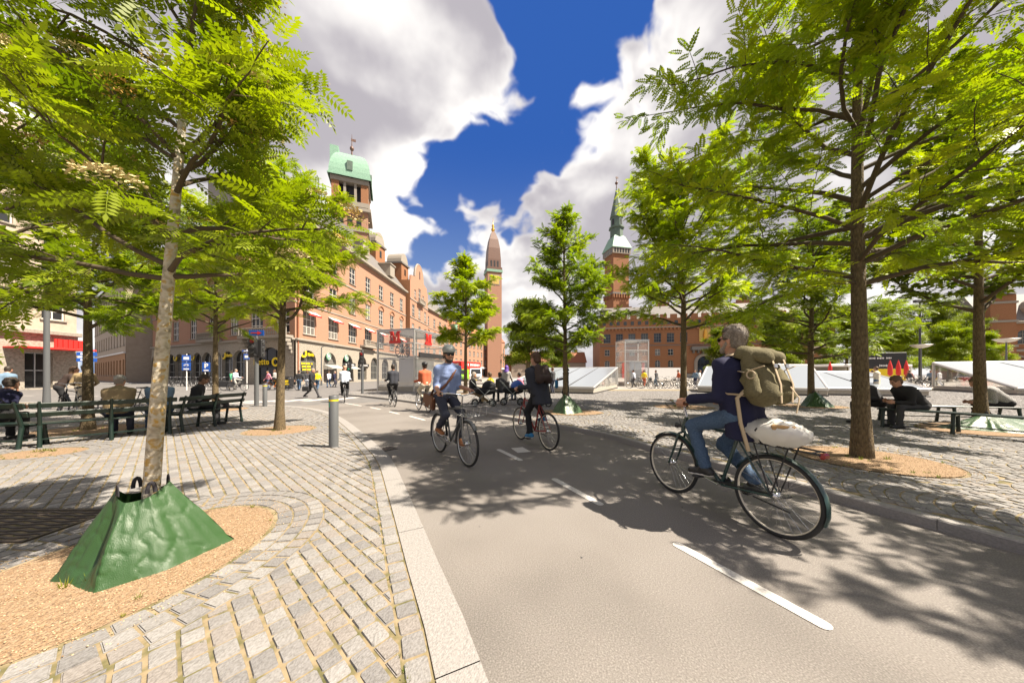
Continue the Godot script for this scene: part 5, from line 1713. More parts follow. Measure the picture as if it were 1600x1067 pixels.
func far_blocks() -> void:
	var b := thing("street_terrace", "row of orange brick houses receding down the street behind the bus", "building", G(-25, 121))
	var xf := block(b, G(-25, 121), G(-4, 172), 0, 19, [[5.8, 2.2], [9.6, 2.2], [13.2, 2.2]], 15, 1.5, M.brick, {"nx": 2})
	ends(b, xf, 55.2, 19.0, 12.0, M.brick)
	slab(b, "shop_band", xf, Vector3(27.6, 4.5, 0.2), Vector3(55.2, 0.7, 0.4), M.white)
	for k in 14: slab(b, "shop_window", xf, Vector3(2.2 + k * 3.9, 2.2, 0.03), Vector3(2.9, 3.2, 0.1), M.glass)
	part(sloped_roof(55.2, 19.0, 24.0, 4.0), "roof", M.tiles, b, xf)
	for k in 5: slab(b, "dormer", xf, Vector3(5 + k * 11, 20.8, -1.0), Vector3(2.4, 2.2, 2.4), M.copper)
	# slender hotel tower with brown copper spire
	var s := thing("palace_tower", "slender brick tower with brown copper spire and gilded finial down the street", "tower", G(-9.4, 152), 0.30)
	part(MB.new().box(Vector3(0, 25.5, 0), Vector3(7.0, 51.0, 7.0)), "shaft", M.brick, s)
	part(MB.new().box(Vector3(0, 51.6, 0), Vector3(7.8, 1.2, 7.8)), "copper_band", M.copper, s)
	for a in 4:
		var r := Transform3D(Basis(Vector3.UP, a * PI / 2), Vector3.ZERO)
		slab(s, "picture_frame", r, Vector3(0, 47.2, 3.54), Vector3(5.0, 5.0, 0.12), M.trim)
		slab(s, "picture", r, Vector3(0, 47.2, 3.64), Vector3(4.2, 4.2, 0.1), M.gold_stone)
		for x in [-1.6, 0, 1.6]: slab(s, "spire_window", r, Vector3(x, 55.0, 3.02), Vector3(0.8, 3.2, 0.5), M.black)
	slab(s, "gallery", Transform3D.IDENTITY, Vector3(0, 52.7, 0), Vector3(7.4, 1.4, 7.4), M.copper_brown)
	part(MB.new().lathe([Vector2(4.6, 53.0), Vector2(4.5, 57.5), Vector2(4.0, 63.0), Vector2(3.0, 67.5), Vector2(1.5, 71.0), Vector2(0.7, 72.0)], 4, Transform3D(Basis(Vector3.UP, PI / 4), Vector3.ZERO), false), "spire", M.copper_brown, s)
	part(MB.new().lathe([Vector2(0.6, 71.8), Vector2(1.0, 73.0), Vector2(0.4, 74.0), Vector2(0.7, 74.8), Vector2(0.15, 75.8), Vector2(0.05, 79.0)], 8), "finial", M.gold, s)
	# low houses with red tiled roofs beyond the trees
	for k in 4:
		var h := thing("low_house", ["red-tiled low house behind the head of the pram group", "red-tiled low house left of the town hall behind the conical tree", "red-tiled low house with white gable windows near the town hall", "small red-roofed house closing the far end of the street"][k], "house", G([6, 19, 31, -2][k], [150, 152, 155, 178][k]), 0.0)
		part(wall_mesh(12.5, 0, 7.5, [[1.5, 3.5, 1.6, 2.2, false], [5.4, 3.5, 1.6, 2.2, false], [9.3, 3.5, 1.6, 2.2, false]]), "wall", M.brick_red if k % 2 else M.beige, h, T(Vector3(-6.25, 0, 0)))
		for x in [1.5, 5.4, 9.3]: window(h, T(Vector3(-6.25, 0, 0)), x, 3.5, 1.6, 2.2, 2, 2)
		var rf := MB.new()
		rf.quad(Vector3(-6.8, 7.3, 0.5), Vector3(6.8, 7.3, 0.5), Vector3(6.8, 13.0, -5), Vector3(-6.8, 13.0, -5))
		rf.quad(Vector3(6.8, 7.3, -10.5), Vector3(-6.8, 7.3, -10.5), Vector3(-6.8, 13.0, -5), Vector3(6.8, 13.0, -5))
		for x in [-6.25, 6.25]: rf.tri(Vector3(x, 7.3, 0), Vector3(x, 7.3, -10), Vector3(x, 12.9, -5))
		part(rf, "roof", M.tiles, h)
		part(MB.new().box(Vector3(2.5, 13.0, -5), Vector3(1.0, 2.4, 1.0)), "chimney", M.brick_red, h)
		part(MB.new().box(Vector3(0, 3.7, -5.05), Vector3(12.4, 7.3, 9.8)), "rear_wall", M.beige, h)
	# ornate brick house at the far side of the square
	var g := thing("ornate_brick_house", "ornate red brick house with stone gables at the far side of the square", "building", G(117, 76))
	xf = block(g, G(114, 74), G(150, 62), 0, 14.0, [[8.6, 3.2, true]], 9, 1.8, M.brick_red, {"frame": M.winframe_dark})
	ends(g, xf, 37.9, 14, 12, M.brick_red)
	for y in [7.0, 13.6]: slab(g, "cornice", xf, Vector3(19, y, 0.25), Vector3(37.9, 0.6, 0.8), M.trim, 0.1)
	for k in 9: slab(g, "pilaster", xf, Vector3(0.4 + k * 4.2, 10.2, 0.15), Vector3(0.6, 6.2, 0.4), M.trim)
	for k in 4:
		slab(g, "doorway", xf, Vector3(5.0 + k * 9, 2.4, 0.03), Vector3(2.2, 4.2, 0.2), M.glass)
		var ar := []
		for j in 9: ar.append(Vector3(5.0 + k * 9 - cos(PI * j / 8) * 1.6, 4.6 + sin(PI * j / 8) * 1.2, 0.25))
		part(MB.new().tube(ar, 0.25, 5), "door_hood", M.trim, g, xf)
	part(sloped_roof(37.9, 14.0, 21.0, 4.5), "roof", M.slate, g, xf)
	slab(g, "corner_turret", xf, Vector3(1.6, 10.0, 0.3), Vector3(4.2, 20.0, 3.0), M.brick_red)
	for y in [8.0, 13.8, 18.2]: slab(g, "turret_band", xf, Vector3(1.6, y, 0.35), Vector3(4.6, 0.5, 3.3), M.trim)
	part(MB.new().lathe([Vector2(2.6, 20), Vector2(2.3, 21.5), Vector2(1.2, 23.0), Vector2(0.5, 23.6), Vector2(0.4, 25)], 12, xf * Transform3D(Basis.IDENTITY, Vector3(1.6, 0, 0.3))), "turret_cap", M.slate, g)
	for k in 3: part(MB.new().prism(PackedVector2Array([Vector2(-1.8, 14), Vector2(1.8, 14), Vector2(1.8, 17), Vector2(0.9, 18.6), Vector2(0, 19.4), Vector2(-0.9, 18.6), Vector2(-1.8, 17)]), -2.5, -0.1), "dormer_gable", M.trim, g, xf * Transform3D(Basis.IDENTITY, Vector3(9 + k * 9.5, 0, 0)))
# ---------------------------------------------------------------- people
func bend(a: Vector3, b: Vector3, l1: float, l2: float, dir: Vector3) -> Vector3:
	# middle joint of a two-part limb from a to b that bends towards dir
	var ab := b - a
	var d := minf(ab.length(), (l1 + l2) * 0.999)
	var u := ab.normalized()
	var x := (l1 * l1 - l2 * l2 + d * d) / (2.0 * d)
	var h := sqrt(maxf(0.0, l1 * l1 - x * x))
	var w := (dir - u * dir.dot(u)).normalized()
	return a + u * x + w * h

func pose(o: Dictionary) -> Dictionary:
	# joints in the person's own frame: faces -z, right is +x, ground is y = 0
	var J := {}
	var hip: Vector3 = o.get("hip", Vector3(0, 0.94, 0))
	var lean: float = o.get("lean", 0.0)
	var roll: float = o.get("roll", 0.0)
	var up := Vector3(0, cos(lean), -sin(lean)).rotated(Vector3.FORWARD, roll)
	J.hip = hip
	J.chest = hip + up * 0.40
	J.neck = hip + up * 0.535 + Vector3(0, 0, -0.01)
	var nd: Vector3 = o.get("nod", Vector3(0, 1, -0.25)).normalized()
	J.head = J.neck + nd * 0.165
	J.face = o.get("face", Vector3(0, 0, -1)).normalized()
	var feet: Array = o.get("feet", [Vector3(-0.1, 0.08, 0), Vector3(0.1, 0.08, 0)])
	var hands: Array = o.get("hands", [Vector3(-0.24, 0.80, -0.08), Vector3(0.24, 0.80, -0.08)])
	var tdir: Array = o.get("toes", [Vector3(0, 0, -1), Vector3(0, 0, -1)])
	for k in 2:
		var s := -1.0 if k == 0 else 1.0
		var w: float = o.get("shw", 0.178)
		J["sh%d" % k] = hip + up * 0.455 + Vector3(s * w, 0, -0.01) + o.get("shrug", Vector3.ZERO)
		J["hj%d" % k] = hip + Vector3(s * 0.095, -0.02, 0)
		J["an%d" % k] = feet[k]
		J["kn%d" % k] = bend(J["hj%d" % k], feet[k], 0.435, 0.43, o.get("knee", Vector3(s * 0.12, 0.0, -1)))
		J["wr%d" % k] = hands[k]
		J["el%d" % k] = bend(J["sh%d" % k], hands[k], 0.295, 0.265, o.get("elbow", Vector3(s * 0.5, -0.8, 0.5)))
		J["toe%d" % k] = feet[k] + tdir[k].normalized() * 0.165 + Vector3(0, -0.045, 0)
		J["heel%d" % k] = feet[k] - tdir[k].normalized() * 0.055 + Vector3(0, -0.045, 0)
	return J

func bounds(pts: Array, pad: float) -> Array:
	var lo: Vector3 = pts[0]
	var hi: Vector3 = pts[0]
	for p in pts:
		lo = lo.min(p); hi = hi.max(p)
	return [lo - Vector3.ONE * pad, hi + Vector3.ONE * pad]

func finger(f: Field, p: Array, r0: float, r1: float) -> void:
	for k in p.size() - 1: f.cap(p[k], p[k + 1], lerpf(r0, r1, float(k) / (p.size() - 1)), lerpf(r0, r1, float(k + 1) / (p.size() - 1)), 0.006)

func hand_on_bar(m: MB, c: Vector3, a: Vector3, up: Vector3, out: Vector3, wrist: Vector3, cell: float) -> void:
	# a fist closed round a bar at c whose axis is a
	var B := bounds([c, wrist], 0.075)
	var f := Field.new(B[0], B[1], cell)
	var at := func(ax: float, deg: float, r: float): return c + a * ax + (up * cos(deg_to_rad(deg)) + out * sin(deg_to_rad(deg))) * r
	for k in 4:
		var ax := 0.033 - 0.021 * k
		var kn: Vector3 = at.call(ax, 15.0 + k * 3.0, 0.037)
		f.cap(wrist.lerp(kn, 0.12), kn, 0.0145, 0.0115, 0.016)
		finger(f, [kn, at.call(ax, 88, 0.034), at.call(ax, 150, 0.030), at.call(ax, [215, 222, 215, 195][k], 0.027)], 0.0105 - 0.0008 * k, 0.0085 - 0.0006 * k)
	finger(f, [wrist.lerp(at.call(0.0, -30, 0.03), 0.4), at.call(0.01, -62, 0.036), at.call(0.035, -105, 0.031), at.call(0.055, -140, 0.028)], 0.0135, 0.010)
	f.into(m)

func hand_open(m: MB, w: Vector3, d: Vector3, pn: Vector3, thumb: Vector3, cell: float) -> void:
	# relaxed hand from the wrist w along d, palm facing pn, thumb on the given side
	var B := bounds([w, w + d * 0.19], 0.07)
	var f := Field.new(B[0], B[1], cell)
	for k in 4:
		var kn := w + d * (0.088 - 0.006 * absf(k - 1.2)) + thumb * (0.030 - 0.020 * k)
		f.cap(w + thumb * (0.014 - 0.010 * k), kn, 0.015, 0.0115, 0.016)
		var L: float = [0.070, 0.078, 0.072, 0.056][k]
		var p := [kn]
		var dd := d
		for j in 3:
			dd = dd.rotated(d.cross(pn).normalized(), [0.30, 0.42, 0.30][j]).normalized()
			p.append(p[-1] + dd * L * [0.48, 0.30, 0.24][j])
		finger(f, p, 0.0105, 0.008)
	finger(f, [w + d * 0.018 + thumb * 0.016, w + d * 0.052 + thumb * 0.044 + pn * 0.01, w + d * 0.083 + thumb * 0.053 + pn * 0.02, w + d * 0.105 + thumb * 0.050 + pn * 0.028], 0.0135, 0.009)
	f.into(m)

func person(label: String, at: Vector3, turn: float, J: Dictionary, o: Dictionary) -> Node3D:
	var root := thing("person", label, "person", at, turn, o.get("group", ""))
	var cell: float = o.get("cell", 0.03)
	var near := cell < 0.016
	var mid := cell < 0.027
	var skin: Material = o.get("skin", M.skin)
	var thick: float = o.get("bulk", 1.0)
	# --- garment on the upper body
	var sleeve: float = o.get("sleeve", 1.0)   # 1 to the wrist, 0.5 to the elbow
	var pts := [J.hip + Vector3(0, -0.2, 0), J.chest, J.neck]
	for k in 2: pts.append_array([J["sh%d" % k], J["el%d" % k], J["wr%d" % k]])
	if o.get("hem", 0.1) > 0.25: pts.append(J.hip + Vector3(0, -o.hem, 0))
	var B := bounds(pts, 0.24)
	var f := Field.new(B[0], B[1], cell)
	var rt := Vector3.RIGHT
	for s in [-1.0, 1.0]:
		f.cap(J.hip + rt * 0.062 * s, J.chest + rt * 0.075 * s, 0.118 * thick, 0.125 * thick, 0.05)
		f.cap(J.chest + rt * 0.075 * s, J.neck + Vector3(s * 0.075, -0.07, 0), 0.122 * thick, 0.075 * thick, 0.05)
		if o.has("hem"): f.cap(J.hip + rt * 0.06 * s, J.hip + Vector3(s * 0.075, -o.hem, o.get("tail", 0.0)), 0.120 * thick, (0.118 if o.hem < 0.3 else 0.15) * thick, 0.04)
	for k in 2: f.cap(J.neck + Vector3(0, -0.055, 0.01), J["sh%d" % k] + Vector3(0, -0.012, 0), 0.07 * thick, 0.058 * thick, 0.05)
	f.cap(J.neck + Vector3(0, -0.06, 0.005), J.neck + Vector3(0, 0.005, 0.0), 0.085, 0.068 if o.get("collar", false) else 0.06, 0.03)
	for k in 2:
		var sh: Vector3 = J["sh%d" % k]
		var el: Vector3 = J["el%d" % k]
		var wr: Vector3 = J["wr%d" % k]
		var g := 1.0 + (thick - 1.0) * 0.7
		f.cap(sh, el, 0.064 * g, 0.052 * g, 0.035)
		if sleeve >= 1.0: f.cap(el, wr.lerp(el, 0.06), 0.052 * g, 0.042 * g, 0.02)
		elif sleeve > 0.5: f.cap(el, el.lerp(wr, sleeve - 0.5), 0.054 * g, 0.052 * g, 0.02)
	if not o.has("hem"): f.cut(J.hip + Vector3(0, -0.055, 0), Vector3(0, -1, 0.0))
	else: f.cut(J.hip + Vector3(0, -o.hem - 0.02, 0), Vector3(0, -1, o.get("hemtilt", 0.0)).normalized())
	if near: f.cut(J.neck + Vector3(0, 0.035, 0), Vector3(0, 1, -0.35).normalized())
	var m := MB.new()
	f.into(m, wrinkle if mid else null, 0.016 if near else 0.012, Vector3(0.6, 1.3, 0.6))
	part(m, o.get("topname", "jacket"), o.top, root)
	# --- trousers
	pts = [J.hip]
	for k in 2: pts.append_array([J["hj%d" % k], J["kn%d" % k], J["an%d" % k]])
	B = bounds(pts, 0.17)
	f = Field.new(B[0], B[1], cell)
	f.cap(J.hj0, J.hj1, 0.112, 0.112, 0.04)
	f.cap(J.hip + Vector3(0, 0.06, 0), J.hip, 0.118, 0.12, 0.04)
	for k in 2:
		f.cap(J["hj%d" % k], J["kn%d" % k], 0.094, 0.067, 0.035)
		f.cap(J["kn%d" % k], J["an%d" % k] + Vector3(0, o.get("cuff", 0.03), 0), 0.066, 0.055, 0.03)
	f.cut(J.hip + Vector3(0, 0.10, 0), Vector3.UP)
	m = MB.new()
	f.into(m, wrinkle if mid else null, 0.012, Vector3(0.7, 1.4, 0.7))
	part(m, "trousers", o.bottom, root)
	# --- shoes
	for k in 2:
		var fw: Vector3 = (J["toe%d" % k] - J["heel%d" % k]).normalized()
		B = bounds([J["toe%d" % k], J["heel%d" % k], J["an%d" % k]], 0.09)
		f = Field.new(B[0], B[1], clampf(cell, 0.008, 0.03) * 0.8)
		f.cap(J["heel%d" % k], J["toe%d" % k] - fw * 0.02, 0.038, 0.040, 0.02)
		f.cap(J["heel%d" % k] + Vector3(0, 0.01, 0), J["an%d" % k] + fw * 0.01, 0.04, 0.044, 0.03)
		var dn := Vector3(0, -1, 0) - fw * fw.dot(Vector3(0, -1, 0))
		f.cut(J["heel%d" % k] + dn.normalized() * 0.026, dn.normalized())
		m = MB.new()
		f.into(m)
		var shoe := part(m, "shoe", o.get("shoe", M.black), root)
		if near:
			B = bounds([J["toe%d" % k], J["heel%d" % k]], 0.075)
			f = Field.new(B[0], B[1], 0.008)
			f.cap(J["heel%d" % k], J["toe%d" % k] - fw * 0.02, 0.041, 0.044, 0.01)
			f.cut(J["heel%d" % k] + dn.normalized() * 0.036, dn.normalized())
			f.cut(J["heel%d" % k] + dn.normalized() * 0.016, -dn.normalized())
			m = MB.new()
			f.into(m)
			part(m, "sole", o.get("sole", M.white), shoe)
	# --- body: one surface under the clothes, with face and hands
	m = MB.new()
	pts = [J.head, J.hip]
	for k in 2: pts.append_array([J["sh%d" % k], J["el%d" % k], J["wr%d" % k], J["kn%d" % k], J["an%d" % k]])
	B = bounds(pts, 0.12)
	f = Field.new(B[0], B[1], maxf(cell, 0.016))
	f.cap(J.hip, J.chest, 0.085, 0.095, 0.04)
	f.cap(J.chest, J.neck + Vector3(0, -0.07, 0), 0.09, 0.05, 0.04)
	f.cap(J.neck + Vector3(0, -0.05, 0.01), J.head + Vector3(0, -0.03, 0.01), 0.058, 0.054, 0.03)
	for k in 2:
		f.cap(J.chest, J["sh%d" % k], 0.06, 0.04, 0.03)
		f.cap(J["sh%d" % k], J["el%d" % k], 0.044, 0.040, 0.02)
		f.cap(J["el%d" % k], J["wr%d" % k], 0.043, 0.029, 0.02)
		f.cap(J["hj%d" % k], J["kn%d" % k], 0.07, 0.05, 0.03)
		f.cap(J["kn%d" % k], J["an%d" % k], 0.048, 0.036, 0.02)
	if not mid:
		for k in 2:
			var hd: Vector3 = (J["wr%d" % k] - J["el%d" % k]).normalized()
			f.cap(J["wr%d" % k], J["wr%d" % k] + hd * 0.09, 0.036, 0.03, 0.02)
	f.into(m)
	var fz: Vector3 = -J.face
	var ux: Vector3 = Vector3.UP.cross(fz).normalized()
	var hb := Basis(ux, fz.cross(ux).normalized(), fz)
	var H := func(x, y, z): return J.head + hb * Vector3(x, y, z)
	var hc := 0.0062 if near else (0.011 if mid else maxf(cell * 0.6, 0.018))
	f = Field.new(J.head - Vector3.ONE * 0.165, J.head + Vector3.ONE * 0.165, hc)
	f.ell(H.call(0, 0.035, 0.016), Vector3(0.074, 0.092, 0.096), hb, 0.02)
	f.ell(H.call(0, -0.03, -0.022), Vector3(0.060, 0.084, 0.068), hb, 0.03)
	f.cap(H.call(-0.012, -0.092, -0.055), H.call(0.012, -0.092, -0.055), 0.024, 0.024, 0.025)
	for s in [-1.0, 1.0]:
		f.cap(H.call(0.055 * s, -0.045, 0.01), H.call(0.028 * s, -0.09, -0.04), 0.020, 0.018, 0.03)
		f.ell(H.call(0.031 * s, 0.006, -0.094), Vector3(0.017, 0.011, 0.012), hb, 0.014, -1.0)
		f.ell(H.call(0.040 * s, -0.028, -0.062), Vector3(0.022, 0.020, 0.020), hb, 0.02)
		f.ell(H.call(0.076 * s, -0.008, 0.014), Vector3(0.010, 0.031, 0.019), hb, 0.006)
	f.cap(H.call(-0.032, 0.026, -0.078), H.call(0.032, 0.026, -0.078), 0.012, 0.012, 0.012)
	f.cap(H.call(0, 0.014, -0.086), H.call(0, -0.026, -0.108), 0.009, 0.0135, 0.012)
	f.cap(H.call(-0.011, -0.031, -0.094), H.call(0.011, -0.031, -0.094), 0.009, 0.009, 0.008)
	f.cap(H.call(-0.019, -0.057, -0.083), H.call(0.019, -0.057, -0.083), 0.008, 0.008, 0.006)
	f.cap(H.call(-0.017, -0.069, -0.080), H.call(0.017, -0.069, -0.080), 0.009, 0.009, 0.006)
	f.cap(H.call(0, -0.05, 0.02), J.neck, 0.056, 0.058, 0.03)
	f.into(m)
	if mid:
		for k in 2:
			var wr: Vector3 = J["wr%d" % k]
			if o.has("grips"):
				var g: Array = o.grips[k]    # [centre, axis]
				hand_on_bar(m, g[0], g[1], Vector3.UP, Vector3((-1.0 if k == 0 else 1.0), 0, 0), wr, 0.0045 if near else 0.007)
			else:
				var d: Vector3 = (wr - J["el%d" % k]).normalized()
				var pn: Vector3 = Vector3(1.0 if k == 0 else -1.0, 0, 0.1)
				pn = (pn - d * pn.dot(d)).normalized()
				var th := Vector3(0, 0.2, -1)
				th = (th - d * th.dot(d) - pn * th.dot(pn)).normalized()
				hand_open(m, wr, d, pn, th, 0.0055 if near else 0.0075)
	part(m, "body", skin, root)
	if mid and not o.get("shades", false):
		for s in [-1.0, 1.0]: part(MB.new().ball(H.call(0.031 * s, 0.006, -0.079), Vector3.ONE * 0.0125, hb, 8, 6), "eye", M.black, root)
	# --- hair and headgear
	var hair: String = o.get("hairstyle", "short")
	if hair != "none":
		f = Field.new(J.head - Vector3.ONE * 0.21 - Vector3(0, 0.14 if hair == "long" else 0.0, 0), J.head + Vector3.ONE * 0.19, 0.009 if near else maxf(hc, 0.014))
		if hair == "shawl":
			f.ell(H.call(0, 0.03, 0.02), Vector3(0.098, 0.120, 0.118), hb, 0.02)
			f.cap(H.call(0, -0.02, 0.03), J.neck + Vector3(0, -0.04, 0.02), 0.10, 0.14, 0.04)
			f.ell(H.call(0, -0.02, -0.12), Vector3(0.058, 0.085, 0.07), hb, 0.02, -1.0)
		else:
			f.ell(H.call(0, 0.044, 0.022), Vector3(0.081, 0.095, 0.100) * o.get("hairsize", 1.0), hb, 0.02)
			f.ell(H.call(0, -0.02, 0.05), Vector3(0.077, 0.076, 0.062) * o.get("hairsize", 1.0), hb, 0.02)
			if hair == "long":
				f.cap(H.call(0, 0.0, 0.06), H.call(0, -0.2, 0.08), 0.075, 0.07, 0.03)
			if hair == "bun": f.ell(H.call(0, 0.13, 0.06), Vector3.ONE * 0.045, hb, 0.012)
			if hair == "quiff":
				f.cap(H.call(0.012, 0.118, -0.035), H.call(-0.005, 0.128, 0.045), 0.030, 0.026, 0.04)
				f.ell(H.call(0, 0.055, 0.072), Vector3(0.070, 0.080, 0.046), hb, 0.03)
				for s in [-1.0, 1.0]: f.cap(H.call(0.074 * s, 0.04, -0.02), H.call(0.07 * s, -0.03, -0.005), 0.018, 0.012, 0.02)
			f.ell(H.call(0, -0.045, -0.10), Vector3(0.085, 0.105, 0.085), hb, 0.02, -1.0)
			for s in [-1.0, 1.0]: f.ell(H.call(0.09 * s, -0.02, -0.005), Vector3(0.03, 0.04, 0.03), hb, 0.012, -1.0)
		m = MB.new()
		f.into(m, wrinkle if mid else null, 0.016, Vector3(4.0, 1.6, 2.2))
		if near and hair != "shawl":
			# loose strands lying over the head, combed back
			var hr := RandomNumberGenerator.new()
			hr.seed = 5
			for k in range(0, m.v.size()):
				if hr.randf() > 0.8: continue
				var nn: Vector3 = m.n[k]
				var fl: Vector3 = (hb * Vector3(hr.randf_range(-0.35, 0.35), -0.25 + hr.randf_range(-0.3, 0.3), 1.0))
				fl = (fl - nn * fl.dot(nn)).normalized()
				var sd := fl.cross(nn).normalized() * 0.0035
				var a0: Vector3 = m.v[k] - nn * 0.003 - fl * 0.012
				m.tri(a0 - sd, a0 + sd, m.v[k] + fl * hr.randf_range(0.02, 0.038) + nn * hr.randf_range(0.002, 0.011))
		part(m, "headscarf" if hair == "shawl" else "hair", o.get("hair", M.hair_dark), root)
	if o.has("beard"):
		f = Field.new(J.head - Vector3.ONE * 0.15, J.head + Vector3.ONE * 0.12, 0.008)
		f.cap(H.call(-0.012, -0.098, -0.055), H.call(0.012, -0.098, -0.055), 0.033, 0.033, 0.03)
		for s in [-1.0, 1.0]: f.cap(H.call(0.062 * s, -0.035, -0.005), H.call(0.030 * s, -0.092, -0.045), 0.022, 0.026, 0.03)
		f.cap(H.call(-0.024, -0.047, -0.086), H.call(0.024, -0.047, -0.086), 0.0085, 0.0085, 0.012)
		f.ell(H.call(0, -0.06, -0.10), Vector3(0.022, 0.012, 0.03), hb, 0.008, -1.0)
		m = MB.new()
		f.into(m, wrinkle, 0.006, Vector3.ONE * 5.0)
		part(m, "beard", o.beard, root)
	if o.get("shades", false):
		var gl := MB.new()
		for s in [-1.0, 1.0]:
			gl.ball(H.call(0.032 * s, 0.006, -0.098), Vector3(0.028, 0.021, 0.006), hb, 12, 8)
			gl.tube([H.call(0.058 * s, 0.014, -0.094), H.call(0.079 * s, 0.013, -0.05), H.call(0.082 * s, 0.008, 0.015)], 0.0035, 5)
		gl.tube([H.call(-0.01, 0.012, -0.102), H.call(0.01, 0.012, -0.102)], 0.003, 5)
		part(gl, "sunglasses", M.shade, root)
	if o.has("helmet"):
		f = Field.new(J.head - Vector3.ONE * 0.17, J.head + Vector3.ONE * 0.22, 0.009 if mid else 0.02)
		f.ell(H.call(0, 0.075, 0.012), Vector3(0.105, 0.100, 0.142), hb, 0.02)
		f.cut(H.call(0, 0.035, 0), -hb.y)
		if mid:
			for k in 5: f.cap(H.call(-0.068 + 0.034 * k, 0.15, -0.14), H.call(-0.062 + 0.031 * k, 0.19, 0.10), 0.011, 0.011, 0.006, -1.0)
		m = MB.new()
		f.into(m)
		var hm := part(m, "helmet", o.helmet, root)
		if mid:
			var st := MB.new()
			for s in [-1.0, 1.0]:
				st.tube([H.call(0.084 * s, 0.04, -0.03), H.call(0.075 * s, -0.05, -0.02), H.call(0.0, -0.125, -0.035)], 0.005, 5)
			part(st, "chin_strap", M.black, hm)
			part(MB.new().ball(H.call(0, 0.062, 0.012), Vector3(0.092, 0.10, 0.125), hb, 14, 8), "liner", M.black, hm)
	if o.has("cap"):
		var cp := MB.new().ball(H.call(0, 0.058, 0.016), Vector3(0.092, 0.085, 0.108), hb, 14, 8)
		cp.ball(H.call(0, 0.05, -0.115), Vector3(0.07, 0.010, 0.07), hb, 10, 5)
		part(cp, "cap", o.cap, root)
	return root

func ride_pose(o := {}) -> Dictionary:
	var cr: float = o.get("crank", 0.6)
	var feet := []
	for k in 2:
		var s := -1.0 if k == 0 else 1.0
		var a := cr + (0.0 if k == 0 else PI)
		feet.append(Vector3(s * 0.11, 0.285 + 0.17 * sin(a) + 0.105, 0.06 - 0.17 * cos(a) + 0.07))
	var d := {"hip": Vector3(0, 1.0, 0.26), "lean": 0.16, "feet": feet, "hands": [Vector3(-0.275, 1.12, -0.11), Vector3(0.275, 1.12, -0.11)], "nod": Vector3(0, 1, -0.15), "elbow": Vector3(0, -1.0, 0.25), "toes": [Vector3(0, -0.15, -1), Vector3(0, -0.15, -1)]}
	d.merge(o, true)
	return pose(d)

# ---------------------------------------------------------------- bicycles
func bike_wheel(parent: Node, at: Vector3, o: Dictionary) -> void:
	var R := 0.342
	var key := "wheel" + str(o.get("fine", true))
	if not wins.has(key):
		var fine: bool = o.get("fine", true)
		var sp := MB.new()
		for k in (28 if fine else 10):
			var a := TAU * k / (28.0 if fine else 10.0)
			var tw := 0.5 * (1.0 if k % 2 else -1.0)
			sp.tube([Vector3(0.022 * (1 if k % 4 < 2 else -1), sin(a + tw) * 0.03, cos(a + tw) * 0.03), Vector3(0, sin(a) * 0.305, cos(a) * 0.305)], 0.0016 if fine else 0.004, 3, false)
		wins[key] = [MB.new().torus(R - 0.019, 0.0195, Transform3D.IDENTITY, 48 if fine else 22, 8 if fine else 5).mesh(), MB.new().torus(0.309, 0.0115, Transform3D.IDENTITY, 48 if fine else 22, 6 if fine else 4).mesh(), MB.new().lathe([Vector2(0, -0.045), Vector2(0.018, -0.045), Vector2(0.035, -0.03), Vector2(0.035, 0.03), Vector2(0.018, 0.045), Vector2(0, 0.045)], 10, Transform3D(Basis(Vector3.BACK, PI / 2), Vector3.ZERO)).mesh(), sp.mesh()]
	var w := part(wins[key][0], "wheel", M.rubber, parent, Transform3D(Basis.IDENTITY, at))
	part(wins[key][1], "rim", o.get("rim", M.steel), w)
	part(wins[key][2], "hub", M.chrome, w)
	kind(part(wins[key][3], "spokes", M.chrome, w), "stuff")

